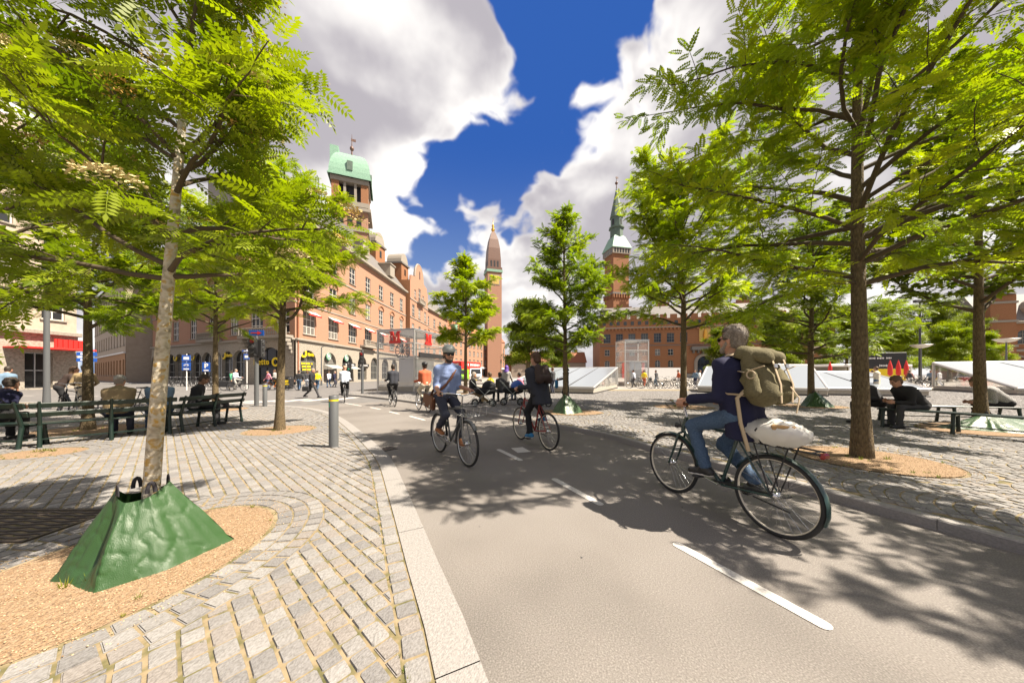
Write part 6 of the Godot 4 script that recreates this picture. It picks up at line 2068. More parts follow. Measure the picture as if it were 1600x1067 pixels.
func bicycle(called: String, label: String, at: Vector3, turn: float, o: Dictionary) -> Node3D:
	# faces -z; the origin lies on the ground midway between the wheels
	var b := thing(called, label, "bicycle", at, turn, o.get("group", ""))
	var paint: Material = o.paint
	var fine: bool = o.get("fine", true)
	var sd := 8 if fine else 5
	bike_wheel(b, Vector3(0, 0.342, -0.53), o)
	bike_wheel(b, Vector3(0, 0.342, 0.53), o)
	var bb := Vector3(0, 0.285, 0.06)
	var ht := Vector3(0, 0.90, -0.335)
	var hl := Vector3(0, 0.74, -0.385)
	var st := Vector3(0, 0.80, 0.225)
	var fr := MB.new()
	fr.bar(bb, st + Vector3(0, 0.04, 0.015), 0.016, sd)
	fr.bar(hl + Vector3(0, 0.02, 0), bb, 0.019, sd)
	fr.bar(ht - Vector3(0, 0.05, 0), (st if not o.get("step", false) else bb.lerp(st, 0.55)), 0.016, sd)
	fr.bar(hl, ht, 0.021, sd)
	for s in [-1.0, 1.0]:
		fr.bar(bb + Vector3(s * 0.03, 0, 0.02), Vector3(s * 0.058, 0.342, 0.53), 0.0095, sd)
		fr.bar(st + Vector3(s * 0.02, -0.02, 0.0), Vector3(s * 0.058, 0.342, 0.53), 0.008, sd)
	part(fr, "frame", paint, b)
	var fk := MB.new()
	for s in [-1.0, 1.0]: fk.tube([hl + Vector3(0, -0.01, 0), hl + Vector3(s * 0.05, -0.03, -0.01), Vector3(s * 0.055, 0.48, -0.475), Vector3(s * 0.055, 0.342, -0.53)], [0.015, 0.014, 0.011, 0.009], sd)
	part(fk, "fork", paint, b)
	var hbm := MB.new()
	hbm.bar(ht, Vector3(0, 1.04, -0.375), 0.013, sd)
	if o.get("drop", false):
		hbm.tube([Vector3(-0.21, 0.98, -0.36), Vector3(-0.22, 1.03, -0.43), Vector3(-0.18, 1.06, -0.42), Vector3(0, 1.06, -0.40), Vector3(0.18, 1.06, -0.42), Vector3(0.22, 1.03, -0.43), Vector3(0.21, 0.98, -0.36)], 0.0115, sd)
	else:
		hbm.tube([Vector3(-0.278, 1.075, -0.10), Vector3(-0.275, 1.08, -0.22), Vector3(-0.235, 1.095, -0.34), Vector3(-0.12, 1.08, -0.40), Vector3(0, 1.05, -0.385), Vector3(0.12, 1.08, -0.40), Vector3(0.235, 1.095, -0.34), Vector3(0.275, 1.08, -0.22), Vector3(0.278, 1.075, -0.10)], 0.0115, sd)
	var hbp := part(hbm, "handlebar", M.chrome, b)
	for s in [-1.0, 1.0]:
		part(MB.new().tube([Vector3(s * 0.2775, 1.0765, -0.22), Vector3(s * 0.279, 1.074, -0.085)], 0.016, sd), "grip", o.get("grip", M.black), hbp)
		if fine: part(MB.new().tube([Vector3(s * 0.272, 1.085, -0.25), Vector3(s * 0.285, 1.065, -0.20), Vector3(s * 0.29, 1.045, -0.12)], 0.005, 5), "brake_lever", M.steel, hbp)
	var sa := MB.new()
	var sp := []
	for k in 9:
		var t := k / 8.0
		for j in 9:
			var w := PI * j / 8.0 - PI / 2
			var hw := lerpf(0.028, 0.085, smoothstep(0.35, 0.9, t))
			sp.append(Vector3(sin(w) * hw, 0.955 + 0.012 * cos(w) - 0.03 * pow(absf(sin(w)), 3) + 0.02 * t * t, 0.13 + t * 0.27))
	sa.sheet(sp, 9, 9, true)
	sa.box(Vector3(0, 0.93, 0.3), Vector3(0.05, 0.04, 0.14), Basis.IDENTITY, 0.01)
	part(sa, "saddle", o.get("saddle", M.black), b)
	part(MB.new().bar(st, Vector3(0, 0.94, 0.275), 0.0125, sd), "seat_post", M.chrome, b)
	var cr: float = o.get("crank", 0.6)
	var ck := MB.new()
	ck.lathe([Vector2(0, 0), Vector2(0.085, 0), Vector2(0.085, 0.006), Vector2(0, 0.006)], 20, Transform3D(Basis(Vector3.BACK, -PI / 2), bb + Vector3(0.045, 0, 0)))
	for k in 2:
		var s := -1.0 if k == 0 else 1.0
		var a := cr + (0.0 if k == 0 else PI)
		var e := bb + Vector3(s * 0.07, 0.17 * sin(a), -0.17 * cos(a))
		ck.bar(bb + Vector3(s * 0.05, 0, 0), e, 0.011, 5)
	part(ck, "crank", M.chrome, b)
	for k in 2:
		var s := -1.0 if k == 0 else 1.0
		var a := cr + (0.0 if k == 0 else PI)
		part(MB.new().box(bb + Vector3(s * 0.115, 0.17 * sin(a), -0.17 * cos(a)), Vector3(0.085, 0.022, 0.075), Basis.IDENTITY, 0.005), "pedal", M.black, b)
	if o.get("guard", false): part(MB.new().tube([bb + Vector3(0.05, 0, -0.12), bb + Vector3(0.05, 0.02, 0), Vector3(0.055, 0.342, 0.60)], [0.05, 0.085, 0.045], 10, true, 0.22, Vector3.UP), "chain_guard", M.black, b)
	else:
		var chn := MB.new()
		for s in [-1.0, 1.0]: chn.bar(bb + Vector3(0.05, s * 0.08, 0), Vector3(0.05, 0.342 + s * 0.03, 0.53), 0.005, 4)
		part(chn, "chain", M.black, b)
	if o.get("fenders", true):
		for z in [-0.53, 0.53]:
			var pts := []
			for k in 15:
				var a := lerpf(-1.15, 1.9, k / 14.0) if z > 0 else lerpf(-0.85, 1.75, k / 14.0)
				for j in 5:
					var w := (j - 2) * 0.5
					pts.append(Vector3(sin(w) * 0.036, 0.342 + cos(a) * (0.352 + cos(w) * 0.02 - 0.012), z + sin(a) * (0.352 + cos(w) * 0.02 - 0.012)))
			part(MB.new().sheet(pts, 5, 15, true), "fender", o.get("fender", paint), b)
	if o.get("rack", false):
		var rk := MB.new()
		for s in [-1.0, 1.0]:
			rk.tube([Vector3(s * 0.07, 0.78, 0.30), Vector3(s * 0.07, 0.775, 0.83), Vector3(s * 0.03, 0.765, 0.845)], 0.008, 5)
			for z in [0.40, 0.66]: rk.tube([Vector3(s * 0.07, 0.778, z), Vector3(s * 0.065, 0.352, 0.53)], 0.006, 5)
		for z in [0.32, 0.5, 0.66, 0.81]: rk.tube([Vector3(-0.07, 0.778, z), Vector3(0.07, 0.778, z)], 0.006, 5)
		part(rk, "rear_rack", M.black, b)
		part(MB.new().box(Vector3(0, 0.757, 0.852), Vector3(0.075, 0.045, 0.04), Basis.IDENTITY, 0.012), "rear_light", M.redglass, b)
	if o.get("frontrack", false):
		var rk := MB.new()
		for k in 6: rk.tube([Vector3(-0.15 + 0.06 * k, 0.80, -0.46), Vector3(-0.15 + 0.06 * k, 0.775, -0.56), Vector3(-0.15 + 0.06 * k, 0.775, -0.78), Vector3(-0.15 + 0.06 * k, 0.80, -0.84)], 0.0055, 5)
		for z in [-0.5, -0.64, -0.78]: rk.tube([Vector3(-0.16, 0.775, z), Vector3(0.16, 0.775, z)], 0.0055, 5)
		rk.tube([Vector3(-0.17, 0.90, -0.47), Vector3(-0.17, 0.90, -0.82), Vector3(0.17, 0.90, -0.82), Vector3(0.17, 0.90, -0.47), Vector3(-0.17, 0.90, -0.47)], 0.007, 5)
		for x in [-0.165, -0.055, 0.055, 0.165]: rk.bar(Vector3(x, 0.9, -0.82), Vector3(x, 0.78, -0.80), 0.005, 4)
		for s in [-1.0, 1.0]: rk.bar(Vector3(s * 0.12, 0.775, -0.6), Vector3(s * 0.065, 0.345, -0.53), 0.006, 5)
		part(rk, "front_rack", M.steel, b)
	if fine:
		part(MB.new().lathe([Vector2(0, 0), Vector2(0.02, 0), Vector2(0.032, 0.05), Vector2(0, 0.055)], 10, Transform3D(Basis(Vector3.RIGHT, -PI / 2), Vector3(0, 0.79, -0.42))), "headlight", M.black, b)
		var cb := MB.new()
		cb.tube([Vector3(-0.27, 1.07, -0.25), Vector3(-0.2, 1.05, -0.44), Vector3(-0.03, 0.9, -0.42), Vector3(0.01, 0.76, -0.40)], 0.0035, 4)
		cb.tube([Vector3(0.27, 1.07, -0.25), Vector3(0.18, 1.06, -0.45), Vector3(0.02, 0.92, -0.41), Vector3(0.0, 0.85, -0.3)], 0.0035, 4)
		part(cb, "brake_cable", M.black, b)
		part(MB.new().bar(Vector3(-0.075, 0.30, 0.40), Vector3(-0.16, 0.30, 0.72), 0.007, 5), "kickstand", M.black, b)
	return b
# ---------------------------------------------------------------- riders and their bags
func frame_at(J: Dictionary) -> Transform3D:
	# back of the rider: origin between the shoulder blades, y up the spine, z outwards from the back
	var up: Vector3 = (J.neck - J.hip).normalized()
	return Transform3D(Basis(Vector3.RIGHT, up, Vector3.RIGHT.cross(up).normalized()), J.chest)

func cloth_materials() -> void:
	M.skin = mat(0.42, 0.22, 0.14, 0.55, 0.0, {"subsurf_scatter_enabled": true, "subsurf_scatter_strength": 0.12})
	M.skin_dark = mat(0.17, 0.085, 0.05, 0.55)
	M.hair_dark = mat(0.03, 0.02, 0.013, 0.6)
	M.hair_brown = mat(0.10, 0.055, 0.028, 0.6)
	M.hair_grey = grainy(81, 0.05, [[0.0, lin(0.07, 0.05, 0.035)], [0.45, lin(0.22, 0.18, 0.14)], [0.6, lin(0.36, 0.31, 0.26)], [1.0, lin(0.50, 0.45, 0.40)]], 0.16, 0.6, 0.6)
	M.hair_grey.uv1_world_triplanar = false
	M.hair_grey.uv1_scale = Vector3(9, 4, 4)
	M.shade = mat(0.008, 0.008, 0.009, 0.12)
	M.navy = grainy(82, 0.06, [[0.0, lin(0.006, 0.007, 0.030)], [1.0, lin(0.012, 0.013, 0.05)]], 0.4, 0.9)
	M.jeans = grainy(83, 0.05, [[0.0, lin(0.028, 0.055, 0.105)], [0.5, lin(0.05, 0.09, 0.16)], [1.0, lin(0.11, 0.16, 0.24)]], 0.5, 0.9)
	M.jeans_dark = grainy(84, 0.05, [[0.0, lin(0.018, 0.02, 0.035)], [1.0, lin(0.045, 0.05, 0.075)]], 0.4, 0.9)
	M.shirt = grainy(85, 0.05, [[0.0, lin(0.15, 0.21, 0.40)], [1.0, lin(0.25, 0.32, 0.52)]], 0.5, 0.85)
	M.anthracite = mat(0.022, 0.024, 0.034, 0.85)
	M.olive = grainy(86, 0.05, [[0.0, lin(0.085, 0.072, 0.032)], [1.0, lin(0.16, 0.135, 0.066)]], 0.5, 0.85, 0.4)
	M.strap = mat(0.42, 0.33, 0.22, 0.85)
	M.leather = grainy(87, 0.05, [[0.0, lin(0.075, 0.026, 0.011)], [1.0, lin(0.17, 0.062, 0.026)]], 0.3, 0.5)
	M.bottle_green = mat(0.012, 0.042, 0.040, 0.25, 0.0, {"clearcoat_enabled": true, "clearcoat": 0.6})
	M.redpaint = mat(0.26, 0.012, 0.012, 0.3, 0.0, {"clearcoat_enabled": true, "clearcoat": 0.6})
	M.redglass = mat(0.22, 0.012, 0.010, 0.2)
	M.cream = mat(0.62, 0.56, 0.46, 0.5)
	M.plastic = mat(0.72, 0.70, 0.66, 0.35, 0.0, {"backlight_enabled": true, "backlight": Color(0.8, 0.8, 0.78)})
	M.cardboard = mat(0.36, 0.22, 0.10, 0.9)
	M.suede = mat(0.26, 0.10, 0.035, 0.8)
	M.brightblue = mat(0.02, 0.16, 0.34, 0.7)
	M.darkbrown = mat(0.035, 0.02, 0.015, 0.8)

func riders() -> void:
	# rider in the navy jacket, going away along the kerb
	var at := G(2.07, 3.12, 0.004)
	var turn := 0.347
	bicycle("city_bicycle", "dark green city bicycle with cream rims and rear rack under the navy-jacketed rider", at, turn, {"paint": M.bottle_green, "rim": M.cream, "rack": true, "guard": true, "saddle": M.leather, "grip": M.leather, "crank": 0.25})
	var hands := [Vector3(-0.272, 1.118, -0.225), Vector3(0.272, 1.118, -0.225)]
	var J := ride_pose({"crank": 0.25, "lean": 0.15, "hip": Vector3(0, 1.01, 0.265), "hands": [Vector3(-0.272, 1.125, -0.075), Vector3(0.272, 1.125, -0.075)], "nod": Vector3(0, 1, -0.10), "face": Vector3(-0.12, 0.06, -1), "elbow": Vector3(0, -0.9, 0.35)})
	person("grey-haired rider in sunglasses, navy jacket and jeans wearing an olive rucksack", at, turn, J, {"cell": 0.0125, "top": M.navy, "bottom": M.jeans, "shoe": M.black, "hair": M.hair_grey, "hairstyle": "quiff", "shades": true, "beard": M.hair_grey, "hem": 0.20, "tail": 0.05, "bulk": 1.08, "collar": true, "grips": [[Vector3(-0.278, 1.0765, -0.155), Vector3(0, 0, -1)], [Vector3(0.278, 1.0765, -0.155), Vector3(0, 0, -1)]]})
	rucksack(at, turn, J)
	carrier_bag(at, turn)
	# helmeted rider coming towards the viewer
	at = G(-0.98, 5.02, 0.004)
	turn = -2.514
	bicycle("touring_bicycle", "slim grey bicycle with wire front rack ridden by the helmeted man", at, turn, {"paint": M.grey, "frontrack": true, "fenders": true, "crank": -0.5, "saddle": M.leather, "fender": M.grey})
	J = ride_pose({"crank": -0.5, "lean": 0.20, "hands": [Vector3(-0.276, 1.125, -0.075), Vector3(0.276, 1.125, -0.075)], "face": Vector3(0.12, -0.10, -1), "hip": Vector3(0, 1.02, 0.27)})
	person("bearded rider in helmet and light blue shirt with a leather shoulder strap", at, turn, J, {"cell": 0.0135, "top": M.shirt, "topname": "shirt", "bottom": M.jeans_dark, "shoe": M.suede, "hair": M.hair_dark, "beard": M.hair_dark, "shades": true, "helmet": M.grey_light, "sleeve": 0.62, "collar": true, "grips": [[Vector3(-0.278, 1.0765, -0.155), Vector3(0, 0, -1)], [Vector3(0.278, 1.0765, -0.155), Vector3(0, 0, -1)]]})
	satchel(at, turn, J)
	# rider on the red bicycle, going away
	at = G(0.42, 6.05, 0.004)
	turn = 0.47
	bicycle("road_bicycle", "thin red racing bicycle seen from behind", at, turn, {"paint": M.redpaint, "fenders": false, "crank": -1.2, "rim": M.cream})
	J = ride_pose({"crank": -1.2, "lean": 0.30, "hands": [Vector3(-0.275, 1.125, -0.08), Vector3(0.275, 1.125, -0.08)], "face": Vector3(-0.25, -0.05, -1)})
	person("short-haired rider in dark jacket on the red bicycle, seen from behind", at, turn, J, {"cell": 0.015, "top": M.anthracite, "bottom": M.black_cloth, "shoe": M.brightblue, "hair": M.hair_brown, "hem": 0.16, "tail": 0.08, "bulk": 1.04, "grips": [[Vector3(-0.278, 1.0765, -0.155), Vector3(0, 0, -1)], [Vector3(0.278, 1.0765, -0.155), Vector3(0, 0, -1)]]})
	var bp := thing("backpack", "dark brown daypack on the back of the rider on the red bicycle", "backpack", at, turn)
	var F := frame_at(J)
	var f := Field.new(Vector3(-0.24, -0.34, -0.06), Vector3(0.24, 0.24, 0.34), 0.013)
	for x in [-0.09, 0.09]:
		f.cap(Vector3(x, -0.17, 0.20), Vector3(x * 0.8, 0.06, 0.19), 0.085, 0.07, 0.05)
	f.cap(Vector3(-0.07, -0.16, 0.27), Vector3(0.07, -0.16, 0.27), 0.05, 0.05, 0.03)
	var m := MB.new()
	f.into(m, wrinkle, 0.015)
	part(m, "pack", M.darkbrown, bp, F)
	for s in [-1.0, 1.0]: part(MB.new().tube([Vector3(s * 0.09, 0.09, 0.15), Vector3(s * 0.12, 0.15, 0.05), Vector3(s * 0.12, 0.12, -0.10), Vector3(s * 0.15, -0.06, -0.14), Vector3(s * 0.17, -0.14, 0.02), Vector3(s * 0.12, -0.2, 0.14)], 0.026, 6, true, 0.25, Vector3(0, 0, 1)), "shoulder_strap", M.black, bp, F)
	far_riders()

func rucksack(at: Vector3, turn: float, J: Dictionary) -> void:
	var bp := thing("rucksack", "large olive canvas rucksack with tan straps on the navy-jacketed rider", "rucksack", at, turn)
	var F := frame_at(J)
	var f := Field.new(Vector3(-0.30, -0.42, 0.0), Vector3(0.30, 0.34, 0.48), 0.0125)
	for x in [-0.10, 0.10]:
		f.cap(Vector3(x, -0.23, 0.225), Vector3(x * 0.85, 0.11, 0.19), 0.105, 0.075, 0.06)
		f.cap(Vector3(x * 0.9, -0.25, 0.30), Vector3(x * 0.8, -0.04, 0.26), 0.085, 0.06, 0.05)
	var m := MB.new()
	f.into(m, wrinkle, 0.03, Vector3(0.5, 0.9, 0.5))
	var body := part(m, "pack", M.olive, bp, F)
	f = Field.new(Vector3(-0.30, -0.05, 0.0), Vector3(0.30, 0.36, 0.48), 0.0125)
	for x in [-0.075, 0.075]: f.cap(Vector3(x, 0.13, 0.14), Vector3(x, 0.06, 0.30), 0.082, 0.065, 0.05)
	f.cut(Vector3(0, 0.05, 0.22), Vector3(0, -1, -0.42).normalized())
	m = MB.new()
	f.into(m, wrinkle, 0.025, Vector3(0.6, 0.6, 0.6))
	part(m, "lid", M.olive, bp, F)
	for s in [-1.0, 1.0]:
		f = Field.new(Vector3(-0.35, -0.36, 0.1), Vector3(0.35, 0.08, 0.40), 0.013)
		f.cap(Vector3(s * 0.205, -0.22, 0.25), Vector3(s * 0.195, -0.06, 0.24), 0.055, 0.045, 0.03)
		m = MB.new()
		f.into(m, wrinkle, 0.012)
		part(m, "side_pocket", M.olive, bp, F)
		part(MB.new().tube([Vector3(s * 0.09, 0.13, 0.13), Vector3(s * 0.105, 0.155, 0.02), Vector3(s * 0.115, 0.11, -0.095), Vector3(s * 0.125, -0.04, -0.15), Vector3(s * 0.165, -0.16, -0.10), Vector3(s * 0.19, -0.22, 0.02), Vector3(s * 0.15, -0.24, 0.13)], 0.028, 6, true, 0.22, Vector3(0, 0, 1)), "shoulder_strap", M.strap, bp, F)
		part(MB.new().tube([Vector3(s * 0.07, 0.10, 0.345), Vector3(s * 0.075, 0.0, 0.36), Vector3(s * 0.08, -0.18, 0.385), Vector3(s * 0.07, -0.33, 0.36)], 0.014, 5, true, 0.3, Vector3(0, 0, 1)), "lid_strap", M.strap, bp, F)
		part(MB.new().box(Vector3(s * 0.075, -0.02, 0.372), Vector3(0.04, 0.035, 0.012), Basis.IDENTITY, 0.004), "buckle", M.chrome, bp, F)
		part(MB.new().tube([Vector3(s * 0.15, -0.02, 0.12), Vector3(s * 0.235, -0.05, 0.22), Vector3(s * 0.20, -0.02, 0.36)], 0.013, 5, true, 0.3, Vector3(0, 1, 0)), "compression_strap", M.strap, bp, F)
	part(MB.new().tube([Vector3(-0.16, -0.20, 0.15), Vector3(-0.20, -0.26, 0.10), Vector3(-0.21, -0.48, 0.10), Vector3(-0.20, -0.72, 0.12)], 0.019, 5, true, 0.22, Vector3(1, 0, 0)), "hip_strap", M.strap, bp, F)
	part(MB.new().torus(0.032, 0.006, F * Transform3D(Basis.IDENTITY, Vector3(-0.255, -0.08, 0.28)), 14, 5), "cord_ring", M.strap, bp)
	part(MB.new().tube([Vector3(0.02, -0.20, 0.395), Vector3(0.04, -0.30, 0.43), Vector3(0.02, -0.42, 0.40)], 0.010, 5, true, 0.4, Vector3(0, 0, 1)), "loose_strap", M.strap, bp, F)

func carrier_bag(at: Vector3, turn: float) -> void:
	var bg := thing("carrier_bag", "crumpled white plastic bag strapped on the rear rack of the green bicycle", "plastic bag", at, turn)
	var f := Field.new(Vector3(-0.30, 0.72, 0.16), Vector3(0.30, 1.08, 0.92), 0.0115)
	f.ell(Vector3(0, 0.875, 0.50), Vector3(0.16, 0.095, 0.27), Basis.IDENTITY, 0.03)
	f.ell(Vector3(-0.07, 0.90, 0.60), Vector3(0.12, 0.085, 0.17), Basis.IDENTITY, 0.03)
	f.cap(Vector3(0, 0.85, 0.30), Vector3(-0.02, 0.86, 0.26), 0.07, 0.03, 0.03)
	f.cut(Vector3(0, 0.788, 0.5), Vector3.DOWN)
	var fz := FastNoiseLite.new()
	fz.seed = 8; fz.frequency = 6.0; fz.fractal_type = FastNoiseLite.FRACTAL_RIDGED; fz.fractal_octaves = 3
	var m := MB.new()
	f.into(m, fz, 0.028)
	part(m, "bag", M.plastic, bg)
	part(MB.new().box(Vector3(-0.13, 0.945, 0.66), Vector3(0.06, 0.05, 0.15), Basis(Vector3.UP, 0.3), 0.01), "cardboard_box", M.cardboard, bg)
	part(MB.new().tube([Vector3(-0.09, 0.79, 0.47), Vector3(-0.16, 0.90, 0.47), Vector3(-0.05, 0.985, 0.47), Vector3(0.12, 0.95, 0.47), Vector3(0.09, 0.79, 0.47)], 0.008, 5, true, 0.4), "elastic_strap", M.black, bg)

func satchel(at: Vector3, turn: float, J: Dictionary) -> void:
	var s := thing("satchel", "brown leather satchel hanging at the side of the helmeted rider", "satchel", at, turn)
	var F := frame_at(J)
	# the band runs from the left shoulder across the chest to the bag at the right hip
	part(MB.new().tube([Vector3(-0.12, 0.11, 0.06), Vector3(-0.115, 0.128, -0.01), Vector3(-0.085, 0.07, -0.122), Vector3(-0.01, -0.07, -0.148), Vector3(0.10, -0.22, -0.135), Vector3(0.185, -0.34, -0.05), Vector3(0.21, -0.42, 0.04)], 0.021, 6, true, 0.2, Vector3(0, 0, 1)), "strap", M.leather, s, F)
	part(MB.new().tube([Vector3(-0.12, 0.11, 0.06), Vector3(-0.05, 0.0, 0.145), Vector3(0.08, -0.2, 0.15), Vector3(0.19, -0.36, 0.10), Vector3(0.22, -0.42, 0.08)], 0.021, 6, true, 0.2, Vector3(0, 0, 1)), "strap", M.leather, s, F)
	var t := F * Transform3D(Basis(Vector3.UP, 0.15), Vector3(0.225, -0.53, 0.09))
	part(MB.new().box(Vector3(0, 0, 0), Vector3(0.08, 0.23, 0.30), Basis.IDENTITY, 0.02), "pouch", M.leather, s, t)
	part(MB.new().box(Vector3(0.047, 0.025, 0), Vector3(0.014, 0.19, 0.305), Basis.IDENTITY, 0.006), "flap", M.leather, s, t)
	for z in [-0.09, 0.09]: part(MB.new().box(Vector3(0.057, -0.05, z), Vector3(0.008, 0.05, 0.025), Basis.IDENTITY, 0.002), "buckle", M.chrome, s, t)

func far_riders() -> void:
	var g := "riders farther along the cycle track"
	var list := [
		[-5.3, 13.6, 0.55, "rider in a dark grey shirt with light bag cycling away towards the glass lift", M.anthracite, M.black_cloth, M.hair_dark, "", 0.9],
		[-8.4, 15.4, 0.5, "balding rider in a pale blue shirt waiting by the traffic signal", M.pale, M.black_cloth, M.hair_grey, "", 0.2],
		[-3.35, 11.6, 0.62, "rider in an orange-red top and black helmet half hidden behind the satchel rider", M.rust, M.cream_cloth, M.hair_dark, "helmet", 2.2],
		[-22.8, 25.5, -1.5, "rider in a white shirt passing the shop arcade on a black bicycle", M.pale, M.grey_cloth, M.hair_grey, "", 1.2],
		[-20.6, 26.5, 1.7, "rider on an orange bicycle in front of the corner shop door", M.grey_cloth, M.black_cloth, M.hair_brown, "", 1.0]]
	for k in list.size():
		var r: Array = list[k]
		var at := G(r[0], r[1], 0.004)
		var paints := [M.black, M.black, M.black, M.black, M.orange]
		bicycle("distant_bicycle", "black bicycle under the " + r[3].split(" ")[0] + " " + " ".join(r[3].split(" ").slice(1, 7)) if k < 4 else "orange bicycle in front of the corner shop door", at, r[2], {"paint": paints[k], "fine": k < 3, "crank": r[8], "group": g})
		var J := ride_pose({"crank": r[8], "lean": 0.2 if k != 4 else 0.3})
		person(r[3], at, r[2], J, {"cell": 0.022 if k < 3 else 0.035, "top": r[4], "bottom": r[5], "hair": r[6], "group": g, "hairstyle": "none" if k == 1 else "short"}.merged({"helmet": M.black} if r[7] else {}))
# ---------------------------------------------------------------- street furniture and vehicles
func bollard(label: String, at: Vector3) -> void:
	var b := thing("bollard", label, "bollard", at, 0.0, "round grey bollards")
	part(MB.new().lathe([Vector2(0.082, 0), Vector2(0.082, 0.955), Vector2(0.074, 0.97), Vector2(0, 0.97)], 20), "post", M.grey, b)
	part(MB.new().lathe([Vector2(0.0835, 0.865), Vector2(0.0835, 0.895)], 20), "band", M.yellow, b)
	part(MB.new().box(Vector3(-0.04, 0.80, 0.073), Vector3(0.02, 0.09, 0.004), Basis(Vector3.UP, -0.5)), "sticker", M.signgreen, b)

func traffic_light(label: String, at: Vector3, turn: float, h: float, heads: Array, plate := false) -> void:
	var s := thing("traffic_light", label, "traffic light", at, turn, "traffic lights")
	part(MB.new().tube([Vector3.ZERO, Vector3(0, h * 0.72, 0), Vector3(0, h, 0)], [0.085, 0.08, 0.06], 12), "pole", M.grey, s)
	for q in heads:
		var t := Transform3D(Basis(Vector3.UP, q[1]), Vector3(0, q[0], 0)) * T(Vector3(0, 0, 0.19))
		var hd := part(MB.new().box(Vector3(0, 0, 0), Vector3(0.26, 0.78, 0.2), Basis.IDENTITY, 0.03), "signal_head", M.black, s, t)
		for k in 3:
			part(MB.new().ball(Vector3(0, 0.25 - 0.25 * k, 0.10), Vector3(0.095, 0.095, 0.02)), "lens", [M.redglass if q[1] == 0.0 else M.lens_off, M.lens_off, M.lens_green if q[2] else M.lens_off][k], hd)
			part(MB.new().torus(0.10, 0.012, T(Vector3(0, 0.25 - 0.25 * k, 0.15), PI / 2), 14, 4, -1.7, 1.7), "visor", M.black, hd)
	if plate:
		part(MB.new().box(Vector3(0, h + 0.13, 0), Vector3(0.62, 0.24, 0.03), Basis.IDENTITY, 0.01), "sign_plate", M.blue, s)
		part(MB.new().prism(PackedVector2Array([Vector2(-0.22, -0.02), Vector2(0.05, -0.02), Vector2(0.05, -0.08), Vector2(0.22, 0.0), Vector2(0.05, 0.08), Vector2(0.05, 0.02), Vector2(-0.22, 0.02)]), 0.017, 0.022), "sign_arrow", M.red, s, T(Vector3(0, h + 0.13, 0)))

func bench(label: String, a: Vector3, b: Vector3, back: bool, group: String) -> void:
	# seat faces the left hand side of the line a -> b; the backrest, if any, stands on the other side
	var L := (b - a).length()
	var s := thing("bench", label, "bench", a, along(a, b), group)
	for k in 3: part(MB.new().box(Vector3(L / 2, 0.44, -0.10 - 0.13 * k), Vector3(L - 0.02, 0.035, 0.10), Basis.IDENTITY, 0.01), "seat_slat", M.bench, s)
	for x in [0.12, L * 0.5, L - 0.12]:
		for z in [-0.06, -0.40]:
			part(MB.new().tube([Vector3(x, 0.42, z), Vector3(x, 0.22, z + (0.03 if z > -0.2 else -0.03)), Vector3(x, 0.0, z + (0.06 if z > -0.2 else -0.06))], [0.034, 0.03, 0.036], 6), "leg", M.bench, s)
		part(MB.new().box(Vector3(x, 0.405, -0.23), Vector3(0.05, 0.035, 0.40)), "bearer", M.bench, s)
		if back: part(MB.new().tube([Vector3(x, 0.42, -0.05), Vector3(x, 0.62, 0.0), Vector3(x, 0.86, 0.07)], [0.03, 0.028, 0.02], 6), "back_post", M.bench, s)
	part(MB.new().box(Vector3(L / 2, 0.15, -0.06), Vector3(L - 0.1, 0.025, 0.025)), "foot_rail", M.bench, s)
	if back:
		for k in 2: part(MB.new().box(Vector3(L / 2, 0.62 + 0.17 * k, 0.0 + 0.055 * k - 0.025), Vector3(L - 0.02, 0.10, 0.03), Basis(Vector3.RIGHT, 0.28), 0.01), "back_slat", M.bench, s)

